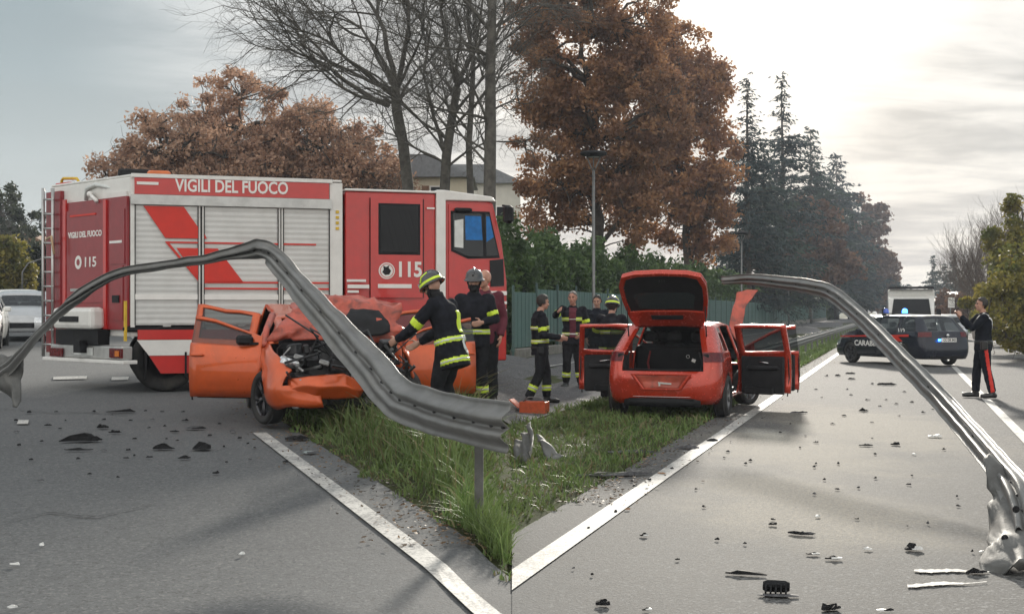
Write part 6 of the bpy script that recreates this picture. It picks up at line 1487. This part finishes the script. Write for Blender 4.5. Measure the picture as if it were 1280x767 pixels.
    return dict(root=root, J=J, jacket=(JV, JF, JN), trousers=(TV, TF, TN), body=(V, F, N), band=band, hp=hp, Rh=Rh, sub=sub)
def seg_clamped(p, a, b):
    d_ = b-a; t = max(0, min(1, (p-a).dot(d_)/d_.dot(d_))); return (p-(a+d_*t)).length
def helmet(P, m, band_m=None, crest=True):
    hp, Rh, root = P['hp'], P['Rh'], P['root']
    M4 = Matrix.Translation(hp(0, -.01, .02)) @ Rh.to_4x4() @ Matrix.Diagonal((.90, 1.08, 1, 1))
    o = MB().lathe([(.150, -.005), (.152, .010), (.132, .018), (.128, .060), (.112, .105), (.075, .138), (.03, .150), (.001, .152)], 22, M4).lathe([(.150, -.005), (.118, -.012), (.112, .0)], 22, M4).build('helmet', m, root, True)
    if crest:
        mb = MB()
        for k in range(9):
            a0, a1 = R(20+k*15.5), R(20+(k+1)*15.5)
            p0, p1 = [M4 @ Vector((0, math.cos(a)*.135, .020+math.sin(a)*.140)) for a in (a0, a1)]; mb.tube([p0, p1], .016, 6)
        mb.build('helmet_crest', m, o, True)
    if band_m:
        MB().lathe([(.1335, .022), (.1315, .050), (.128, .050)], 22, M4).build('helmet_band', band_m, o, True)
        for sx in (-1, 1): MB().tube([M4 @ Vector((sx*.118, .06, .06)), M4 @ Vector((sx*.10, .03, .115)), M4 @ Vector((sx*.07, -.04, .136))], .010, 5).build('helmet_stripe', band_m, o, True)
        MB().box(M4 @ Vector((0, .136, .065)), (.05, .02, .06), Rh, bev=.01).build('helmet_plate', M_chrome, o)
    MB().tube([hp(.082, 0, .02), hp(.07, .03, -.08), hp(0, .055, -.122), hp(-.07, .03, -.08), hp(-.082, 0, .02)], .007, 5).build('chin_strap', M_trim, o, True)
def gpt(px, Y): return ground((px-640)/FPX*Y, Y)
# -- right-hand group
P = person('bareheaded fireman walking to the right beside the orange toolbox', gpt(675, 21.6), R(-78), 1.86,
    dict(hipL=(-.085, .02, .91), knL=(-.10, .13, .51), anL=(-.10, .14, .085), knR=(.10, -.03, .51), anR=(.10, -.22, .095), toeR=(.10, -.05, .035), wrL=(-.19, .28, 1.07), elL=(-.26, .0, 1.14), wrR=(.16, .30, 1.08), elR=(.25, .0, 1.13), head=(0, .05, 1.645)),
    hair=M_hair_d, face_yaw=R(10), face_pitch=R(-8), band_z=(1.235, 1.02), group=None)
P['band']('belt', P['jacket'][0], P['jacket'][1], P['jacket'][2], lambda p: abs(p[2]-.915) < .022 and abs(p[0]) < .26 and abs(p[1]) < .2, M_trim2, .008)
MB().box((.20, -.04, .88), (.06, .11, .12), bev=.02).build('belt_pouch', M_trim2, P['root']); MB().tube([(.17, .30, 1.09), (.0, .36, 1.11), (-.18, .30, 1.09)], .012, 6).build('held_strap', M_trim, P['root'], True)
P = person('grey-haired fireman in an open jacket pointing with a raised arm', gpt(716, 25.3), R(172), 1.93,
    dict(shR=(.185, .02, 1.435), elR=(.30, .20, 1.33), wrR=(.22, .42, 1.40), elL=(-.26, -.02, 1.15), wrL=(-.16, .16, 1.00), anL=(-.15, .02, .085), anR=(.13, -.05, .085)),
    hair=M_hair_g, face_yaw=R(-10), band_z=(1.26, .99), skin=M_skin2, curl=(.7, .35), bulk=1.08)
P['band']('shirt_front', P['jacket'][0], P['jacket'][1], P['jacket'][2], lambda p: abs(p[0]+.01) < .055+.02*(p[2]-1.0) and p[1] > .05 and .93 < p[2] < 1.47, M_burg, .006)
P = person('dark-haired man in a plain black jacket behind the helmeted fireman', gpt(746, 27.2), R(190), 1.88, dict(), hair=M_hair_d, bands=False, trouser_band=False, jacket=M_unif, face_yaw=R(-25), face_pitch=R(-12))
P = person('helmeted fireman seen from behind at the open rear door', gpt(764, 22.3), R(-14), 1.84,
    dict(elL=(-.30, .10, 1.17), wrL=(-.20, .30, 1.10), elR=(.29, .08, 1.17), wrR=(.16, .28, 1.12), head=(0.01, .06, 1.63)), hair=M_hair_d, band_z=(1.20, .92), face_pitch=R(-14), bulk=1.10)
helmet(P, M_helm, M_hi)
# officer photographing
P = person('dark-uniformed officer holding up a phone beside the police car', gpt(1229, 23.7), R(84), 1.86,
    dict(elR=(.27, .20, 1.26), wrR=(.10, .37, 1.42), elL=(-.23, .24, 1.24), wrL=(-.07, .40, 1.45), shR=(.18, .03, 1.42), shL=(-.18, .03, 1.42), anR=(.13, .10, .085), knR=(.12, .08, .50), anL=(-.13, -.13, .085), knL=(-.11, -.03, .5), head=(0, .03, 1.65)),
    jacket=M_unif, trousers=M_unif, bands=False, trouser_band=False, hair=M_hair_d, boots=False, bulk=1.04, curl=(1.2, 1.2), wide=1.06, jhem=.84, handdir=dict(L=Vector((.3, .5, .8)), R=Vector((-.3, .5, .8))), palm=dict(L=Vector((.8, .4, -.2)), R=Vector((-.8, .4, -.2))), face_pitch=R(2))
JV, JF, JN = P['jacket']; TV, TF, TN = P['trousers']
P['band']('white_bandolier', JV, JF, JN, lambda p: abs((p[2]-1.20)-(-p[0])*1.25) < .042 and 0.98 < p[2] < 1.46 and seg_clamped(Vector(p), P['J']['chest'], P['J']['pelvis']) < .24 and abs(p[0]) < .21, M_whst, .006)
for s_, sx in (('L', -1), ('R', 1)):
    P['band']('trouser_stripe', TV, TF, TN, lambda p: (p[0]-(P['J']['hip'+s_].lerp(P['J']['an'+s_], (0.91-p[2])/.83)).x)*sx > .045 and abs(p[1]-(P['J']['hip'+s_].lerp(P['J']['an'+s_], (0.91-p[2])/.83)).y-.01) < .030 and p[2] < .93, M_redst, .003)
P['band']('belt', JV, JF, JN, lambda p: abs(p[2]-.985) < .028 and abs(p[0]) < .24, M_boot, .006)
MB().box((-.215, .04, .93), (.07, .13, .16), bev=.02).build('holster', M_boot, P['root']); MB().box((.20, .06, .95), (.05, .09, .09), bev=.02).build('pouch', M_boot, P['root'])
MB().tube([(-.11, -.06, 1.44), (-.12, .02, 1.485), (-.09, .085, 1.43), (-.03, .150, 1.31), (.06, .165, 1.16), (.15, .12, 1.05)], .026, 6).build('white_strap', M_whst, P['root'], True)
ph = P['J']['wrL'].lerp(P['J']['wrR'], .5)+Vector((0, .075, .085)); MB().box(ph, (.155, .010, .078), Matrix.Rotation(R(-6), 3, 'X'), bev=.006).build('phone', M_trim, P['root'])
# -- left-hand group
P = person('helmeted fireman leaning over the crushed front of the wreck', gpt(562, 14.4), R(62), 1.84,
    dict(pelvis=(0, -.02, .93), waist=(0, .02, 1.07), chest=(0, .07, 1.27), neck=(0, .13, 1.44), head=(.0, .22, 1.59), shL=(-.19, .10, 1.39), shR=(.19, .10, 1.39), elL=(-.25, .34, 1.12), wrL=(-.20, .55, 1.02), elR=(.26, .30, 1.11), wrR=(.18, .50, .98), knR=(.13, .12, .52), knL=(-.10, .10, .5)),
    bands=True, face_pitch=R(-30), bulk=1.10, band_z=(1.02, .80), jhem=.72)
helmet(P, M_helm, M_hi)
JV, JF, JN = P['jacket']
P['band']('back_panel', JV, JF, JN, lambda p: p[1] < .06 and .0 < p[0] < .19 and 1.10 < p[2] < 1.33 and seg_clamped(Vector(p), P['J']['pelvis'], P['J']['neck']) < .20, M_hi, .009)
P['band']('jacket_loop', JV, JF, JN, lambda p: abs(((p[0]-.10)**2+(p[2]-.96)**2)**.5-.09) < .018 and p[1] < .0, M_hisil, .010)
V, F, N = P['body']; hd = P['J']['head']
P['band']('neck_hood', V, F, N, lambda p: (Vector(p)-hd).length < .21 and p[2] < hd.z-.02 and p[1] < hd.y+.03, M_balac, .008)
P = person('fireman in black helmet and face hood standing in front of the fire engine cab', gpt(593, 17.2), R(176), 1.84,
    dict(elL=(-.27, .02, 1.16), wrL=(-.12, .22, 1.12), elR=(.27, .02, 1.16), wrR=(.12, .24, 1.10)), bands=True, band_z=(1.0,), face_pitch=R(-6), bulk=1.1)
helmet(P, M_helm, None)
V, F, N = P['body']; hd = P['J']['head']
P['band']('face_hood', V, F, N, lambda p: (Vector(p)-hd).length < .17 and (p[2] < hd.z-.035 or p[1] < hd.y+.01) and p[2] > hd.z-.17, M_balac, .007)
P = person('bald man in burgundy jacket half hidden behind the hooded fireman', gpt(606, 18.0), R(168), 1.90, dict(), bands=False, trouser_band=False, jacket=M_burg, skin=M_skin2, face_yaw=R(-30))
# ------------------------------------------------------------------ wreckage strewn over the roads
M_shard = mat('black_shard', (0.012, 0.012, 0.013), 0.75, var=0.4, scale=20, spec=0.15)
M_shardg = mat('grey_shard', (0.085, 0.085, 0.09), 0.75, spec=0.15, var=0.3, scale=20)
M_shardw = mat('white_shard', (0.62, 0.62, 0.60), 0.5, var=0.15, scale=20)
M_shardo = mat('orange_shard', (0.50, 0.09, 0.03), 0.4, var=0.15, scale=20)
gd = np.random.default_rng(404)
def shard_mesh(mb, L, W_, Hh, g, c=(0, 0, 0), rz=0.0, curve=.3):
    """a broken plate: an irregular strip, bent, with ragged ends"""
    n = int(g.integers(4, 7)); top = []; M3 = Matrix.Rotation(rz, 3, 'Z'); vs = []
    bend = g.uniform(-curve, curve)
    for i in range(n):
        t = i/(n-1); w = W_*(.35+.65*math.sin(math.pi*(.15+.7*t)))*g.uniform(.6, 1.15)/2; x = (t-.5)*L; yb = bend*L*(t-.5)**2*2; zz = Hh*g.uniform(.25, 1.0)*math.sin(math.pi*(.1+.8*t))
        a = x+g.uniform(-.1, .1)*L; b_ = x+g.uniform(-.1, .1)*L
        for (xx, yy, z_) in ((a, yb-w, .002), (a, yb-w*.6, zz+.004), (b_, yb+w*.7, zz*g.uniform(.5, 1.1)+.004), (b_, yb+w, .002)): vs.append(Vector(c)+M3 @ Vector((xx, yy, z_)))
    fs = []
    for i in range(n-1):
        for k in range(4): fs.append((i*4+k, i*4+(k+1) % 4, (i+1)*4+(k+1) % 4, (i+1)*4+k))
    fs += [(0, 1, 2, 3), (n*4-1, n*4-2, n*4-3, n*4-4)]
    mb.add(vs, fs)
def shard(px, py, w, h, m, label, rz=0.0, name='debris_piece', group=None, curve=.3, extra=None):
    """w, h: its size in photo pixels"""
    b = at(px, py); k = b.y/FPX; L = w*k; Hh = max(.018, h*k*.75); W_ = min(L*.8, max(.03, h*k*1.3)); mb = MB()
    shard_mesh(mb, L, W_, Hh, gd, rz=rz, curve=curve)
    if extra: extra(mb, L, W_, Hh)
    root = mb.build(name, m); root.location = b+Vector((0, 0, .004)); return tag(root, label, 'debris', group)
# right road, the pieces one can name
def shard_p(px, py, w, h, m, label, sub_m, rz=0.0, curve=.3, subn='broken_edge'):
    o = shard(px, py, w, h, m, label, rz, curve=curve); b = o.location; k = b.y/FPX; mb = MB()
    shard_mesh(mb, w*k*.7, h*k*.9, h*k*.5, gd, (w*k*.22, -h*k*.35, .004), rz+.2, .2); mb.build(subn, sub_m, o); return o
o = shard(931, 718, 46, 9, M_shard, 'long curved black trim strip lying in the near right lane', -.28, curve=.35)
b = at(970, 742); k = b.y/FPX; root = empty('grille_piece', b+Vector((0, 0, .004)), -.25, 'black and pale louvred grille fragment in the near right lane', 'debris')
MB().box((0, .03, .035), (.15, .07, .05), Matrix.Rotation(.35, 3, 'X'), bev=.012).build('grille_frame', M_shard, root)
for i in range(5): MB().box((-.055+.028*i, -.035, .03), (.010, .07, .02), Matrix.Rotation(.5, 3, 'X')).build('slat', M_shard, root)
mb = MB(); shard_mesh(mb, .22, .07, .012, gd, (.03, -.06, .0), .1, .15); mb.build('pale_backing', M_shardg, root)
shard_p(1036, 761, 26, 12, M_shard, 'black jagged block at the bottom edge of the right lane', M_shard, .55)
shard_p(1000, 668, 30, 8, M_shard, 'dark blade-shaped trim piece with a pale edge', M_shardg, -.45)
shard_p(1015, 693, 15, 6, M_shard, 'small black and white fragment below the blade-shaped trim', M_shardw, .1)
shard_p(1041, 699, 19, 7, M_shard, 'black chip with white face right of the blade-shaped trim', M_shardw, -.1)
shard_p(1141, 687, 20, 11, M_shard, 'black and white bracket alone in the middle of the right lane', M_shardw, .2)
shard_p(1218, 716, 24, 10, M_shard, 'black clip lying on the upper white scrape mark', M_shard, .2)
shard_p(1106, 764, 18, 6, M_shardw, 'white topped chip at the bottom edge right of the black block', M_shard)
shard_p(753, 756, 18, 13, M_shard, 'black hooked lump near the white edge line at the bottom', M_shard, .3)
shard_p(808, 763, 10, 7, M_shard, 'small black stub with a pale top at the bottom edge', M_shardw)
shard_p(805, 670, 9, 6, M_shard, 'tiny black and white chip alone beside the edge line', M_shardw)
shard_p(965, 656, 11, 6, M_shard, 'small black cube-like piece left of the blade-shaped trim', M_shard)
shard_p(1168, 546, 15, 6, M_shardw, 'white lozenge of plastic in the right lane under the guardrail arch', M_shardw)
shard_p(1082, 557, 16, 5, M_shard, 'thin black strip in the middle of the right lane', M_shard, -.1)
shard_p(1119, 556, 10, 7, M_shard, 'small upright black corner piece right of the thin strip', M_shard, .5)
shard_p(1079, 514, 10, 7, M_shard, 'black lump in the right lane beyond the thin strip', M_shard)
shard_p(1062, 467, 11, 6, M_shard, 'black crumpled lump near the police car front wheel', M_shard)
shard_p(1047, 470, 6, 5, M_shard, 'small black block left of the crumpled lump', M_shard)
shard_p(1064, 474, 9, 4, M_shard, 'flat black chip just below the crumpled lump', M_shard)
shard_p(1106, 481, 22, 7, M_shard, 'spidery black bracket lying ahead of the police car', M_shard, -.2)
shard_p(1137, 467, 6, 3, M_shard, 'black chip below the police car door', M_shard)
shard_p(998, 516, 20, 4, M_shardg, 'grey straw-like strip right of the open front door', M_shard, .05)
shard_p(858, 560, 26, 9, M_shardg, 'dark grey panel shard at the grass edge under the tailgate', M_shardg, .1)
shard_p(890, 551, 12, 5, M_shard, 'black fragment on the white line behind the rear wheel', M_shard)
shard_p(785, 566, 52, 9, M_shardg, 'long grey plank-like trim lying in the grass', M_shardg, -.18, .1)
shard_p(760, 594, 92, 12, mat('mossy_plastic', (0.05, 0.055, 0.04), .7, var=.5, scale=14), 'long dark muddy undertray strip at the edge of the grass', M_shardg, .16, .1)
b = at(660, 574); root = empty('rail_scrap', b, .4, 'short bent scrap of silver guardrail in the grass at the left of the wedge', 'debris')
vs, fs, _, _ = wbeam([((-.20, -.30, .02), (.5, .1, .8)), ((-.08, -.05, .10), (.55, .1, .75)), ((.02, .20, .20), (.6, .1, .7)), ((.10, .40, .26), (.6, .1, .7))], 5, .31, .07, .03, 5); solid(mesh_obj('rail_piece', vs, fs, M_galvd, root, smooth=True), .005, 0)
crumple_sheet('folded_piece', [[(.20, -.10, .0), (.36, -.14, .0)], [(.20, .06, .12), (.34, .04, .1)], [(.20, .30, .24), (.27, .28, .22)]], M_galvd, root, .05, 5, .006, 8)
# small indistinct crumbs, individually but alike
GRP_R = 'small black fragments on the right lane'; GRP_L = 'small black fragments on the left road'
rp_ = [(1047, 612), (1018, 618), (1020, 580), (1018, 584), (1073, 610), (1090, 548), (1048, 580), (1094, 568), (1136, 606), (1094, 598), (1140, 595), (1196, 621), (1198, 633), (880, 634), (1007, 545), (1020, 553), (1030, 600), (938, 576), (932, 580), (910, 565), (905, 572), (1033, 470), (1059, 487), (1020, 487), (1027, 497), (1064, 494), (1084, 500), (1090, 480), (1100, 508), (1108, 500), (1120, 505), (1130, 490), (1124, 520), (1140, 503), (1154, 516), (1159, 500), (1166, 512), (1090, 528), (1071, 649), (1134, 658), (966, 650), (847, 700), (717, 711), (740, 719), (896, 675), (931, 680), (870, 612), (793, 608), (790, 602), (812, 600), (840, 586), (770, 640), (736, 660), (1160, 655), (1215, 690), (1040, 530), (1055, 520), (988, 530), (975, 541), (1000, 560), (1225, 560), (1180, 562)]
for (px, py) in rp_:
    s_ = float(gd.uniform(3.2, 6.5)); shard(px, py, s_, s_*.55, M_shard if gd.random() < .85 else M_shardg, 'small black crumb of wreckage scattered on the right lane', gd.uniform(0, 3), group=GRP_R)
for (px, py, w_, lab) in ((1022, 646, 9, 'white paper-like scrap by the blade-shaped trim'), (1085, 687, 10, 'flat pale flake left of the lone bracket'), (1142, 568, 9, 'flat pale flake under the guardrail arch'), (1227, 690, 9, 'pale flake beside the crumpled guardrail end'), (826, 592, 13, 'tan dry leaf on the white edge line'), (785, 637, 8, 'reddish dry leaf beside the white edge line')):
    shard(px, py, w_, 2.2, M_shardw if 'leaf' not in lab else mat('dry_leaf', (0.30, 0.17, 0.09), .8), lab, gd.uniform(0, 3), name='pale_scrap' if 'leaf' not in lab else 'dry_leaf')
# scrape marks: ragged streaks
for i, (x0, x1, yA, yB) in enumerate(((1143, 1237, 713, 714.5), (1134, 1233, 732, 727.5))):
    up_ = []; dn_ = []; n = 26
    for k in range(n+1):
        t = k/n; x = x0+(x1-x0)*t; yc = yA+(yB-yA)*t+math.sin(t*9+i)*.7; wd = (.5+1.8*math.sin(math.pi*min(1, t*1.25+.1))**.6)*gd.uniform(.6, 1.25)
        up_.append(at(x, yc-wd)+Vector((0, 0, .005))); dn_.append(at(x+gd.uniform(-1, 1), yc+wd)+Vector((0, 0, .005)))
    tag(mesh_obj('scrape_mark', up_+dn_, [(k, n+1+k, n+2+k, k+1) for k in range(n)], M_paint), kind='structure')
# left road
shard_p(102, 551, 44, 13, M_shard, 'largest black torn bumper piece on the left road', M_shard, .15)
shard_p(96, 563, 32, 4, M_shard, 'thin black strip just below the torn bumper piece', M_shard)
shard_p(152, 515, 34, 7, M_shard, 'long dark twisted strip across the left road below the fire engine', M_shard, .05)
shard_p(128, 535, 12, 9, M_shard, 'squat black lump between the twisted strip and the bumper piece', M_shard)
shard_p(143, 541, 16, 6, M_shard, 'flat black oval chip right of the squat lump', M_shard)
shard_p(203, 561, 26, 10, M_shard, 'black wedge-shaped piece in the middle of the left road', M_shard, .1)
shard_p(252, 561, 22, 16, M_shard, 'black upright bracket nearest the wreck on the left road', M_shard, .2)
shard_p(230, 573, 15, 7, M_shard, 'black ring-shaped piece below the upright bracket', M_shard)
shard_p(244, 536, 26, 7, M_shardg, 'grey-brown flat plate on the left road ahead of the wreck', M_shard, .1)
shard_p(218, 540, 10, 4, M_shard, 'small black chip left of the flat plate', M_shard)
shard_p(270, 592, 8, 6, M_shard, 'lone black crumb nearest the camera on the left road', M_shard)
shard_p(372, 549, 26, 12, M_shard, 'crumpled black liner lying under the wreck bumper', M_shard, .3)
shard_p(388, 566, 20, 8, mat('pale_green_shard', (0.20, 0.24, 0.24), .5), 'pale greenish shard on the shoulder beside the white line', M_shardg, .3)
lp_ = [(36, 516), (70, 515), (82, 526), (75, 536), (20, 540), (52, 552), (24, 557), (38, 575), (97, 574), (130, 525), (118, 515), (182, 514), (163, 526), (229, 515), (203, 515), (232, 526), (186, 535), (208, 549), (222, 551), (168, 549), (160, 563), (130, 563), (187, 572), (157, 573), (280, 559), (283, 578), (312, 575), (300, 548), (112, 593), (52, 601), (147, 597), (168, 570), (206, 533), (190, 525), (140, 519), (60, 532), (20, 526), (310, 555), (262, 545), (275, 530), (290, 540), (318, 560), (358, 578)]
for (px, py) in lp_:
    s_ = float(gd.uniform(4, 9)); shard(px, py, s_, s_*.5, M_shard if gd.random() < .8 else M_shardg, 'small black crumb of wreckage scattered on the left road', gd.uniform(0, 3), group=GRP_L)
for (px, py, w_, lab) in ((20, 706, 14, 'pale flake of paint low on the left road'), (52, 682, 9, 'pale chip near the left picture edge'), (303, 693, 9, 'pale chip in the middle of the near left road'), (16, 760, 12, 'pale flake in the bottom left corner of the road')):
    shard(px, py, w_, 2.2, M_shardw, lab, gd.uniform(0, 3), name='pale_scrap')
# orange toolbox on the grass edge by the walking fireman
b = at(668, 518); root = empty('toolbox', b, R(-18), 'orange open metal toolbox on the grass edge beside the walking fireman', 'toolbox')
mb = MB().box((0, 0, .015), (.40, .24, .02)); o = mb.build('tray', M_shardo, root)
for (c, s_) in (((0, -.12, .11), (.40, .012, .19)), ((0, .12, .11), (.40, .012, .19)), ((-.20, 0, .11), (.012, .25, .19)), ((.20, 0, .11), (.012, .25, .19))): bevel(MB().box(c, s_).build('side', M_shardo, root), .004)
bevel(MB().box((-.30, .0, .17), (.20, .24, .015), Matrix.Rotation(.7, 3, 'Y')).build('lid', M_shardo, root), .004)
MB().tube([(-.18, 0, .20), (-.10, 0, .27), (.10, 0, .27), (.18, 0, .20)], .010, 6).build('handle', M_galv, root, True)
for q in ((-.1, .03, .12), (.05, -.03, .13), (.12, .04, .11)): MB().box(q, (.16, .04, .05), Matrix.Rotation(q[0]*5, 3, 'Z'), bev=.01).build('tool', M_trim2, root)

# fallen leaves and grit gathered along both grass edges: too many to count
gl = np.random.default_rng(77); N = 2600
side = gl.random(N) < .5; al = 3+gl.random(N)**1.6*40; off = np.abs(gl.normal(size=N))*.28
lx = np.where(side, RL0.x+DR.x*al+NR.x*(GR_EDGE-.08+off), LL0.x+DL.x*al*.5+NL.x*(GL_EDGE+.08-off)); ly = np.where(side, RL0.y+DR.y*al+NR.y*(GR_EDGE-.08+off), LL0.y+DL.y*al*.5+NL.y*(GL_EDGE+.08-off))
C = np.stack([lx, ly, G(lx, ly)+.010], 1); V, F = leaves_np(C, .022, .6, gl, vert=0.0); V = V.reshape(-1, 4, 3); V[:, :, 2] = C[:, None, 2]+(V[:, :, 2]-C[:, None, 2])*.35
tag(mesh_obj('fallen_leaves', V.reshape(-1, 3), F, leaf_mat('fallen_leaf', ((.10, .06, .03), (.26, .16, .08), (.05, .045, .04)), trans=.1)), 'small brown fallen leaves and grit along the grass edges', 'leaves', None, 'stuff')
# hairline tar seams across the left road
M_tar = mat('tar_seam', (.022, .022, .023), .6, spec=.2)
for i, pts in enumerate((((-6, 511), (30, 512), (64, 516), (110, 515), (160, 519)), ((-6, 655), (60, 640), (120, 646), (190, 630)))):
    pp = [at(x, y_)+Vector((0, 0, .004)) for x, y_ in pts]; up_ = []; n = 40
    for k in range(n+1):
        t = k/n*(len(pp)-1); j = min(int(t), len(pp)-2); q = pp[j].lerp(pp[j+1], t-j)+Vector((0, gl.normal()*.012, 0)); w = .007+.010*gl.random(); up_.append((q+Vector((0, w, 0)), q-Vector((0, w, 0))))
    tag(mesh_obj('tar_seam', [a for q in up_ for a in q], [(2*k, 2*k+1, 2*k+3, 2*k+2) for k in range(n)], M_tar), kind='structure')
# ------------------------------------------------------------------ autumn haze: one closed box of thin air round everything
hm = bpy.data.materials.new('haze'); hm.use_nodes = True; ht_ = NT(hm.node_tree); ht_.n.clear()
ho_ = ht_.new('ShaderNodeOutputMaterial'); pv = ht_.new('ShaderNodeVolumePrincipled'); ht_.l.new(pv.outputs[0], ho_.inputs['Volume'])
pv.inputs['Color'].default_value = (0.80, 0.88, 1.0, 1); pv.inputs['Density'].default_value = 0.00048; pv.inputs['Anisotropy'].default_value = 0.2
hz_o = MB().box((0, 190, 14), (520, 440, 33)).build('haze', hm); tag(hz_o, kind='stuff')
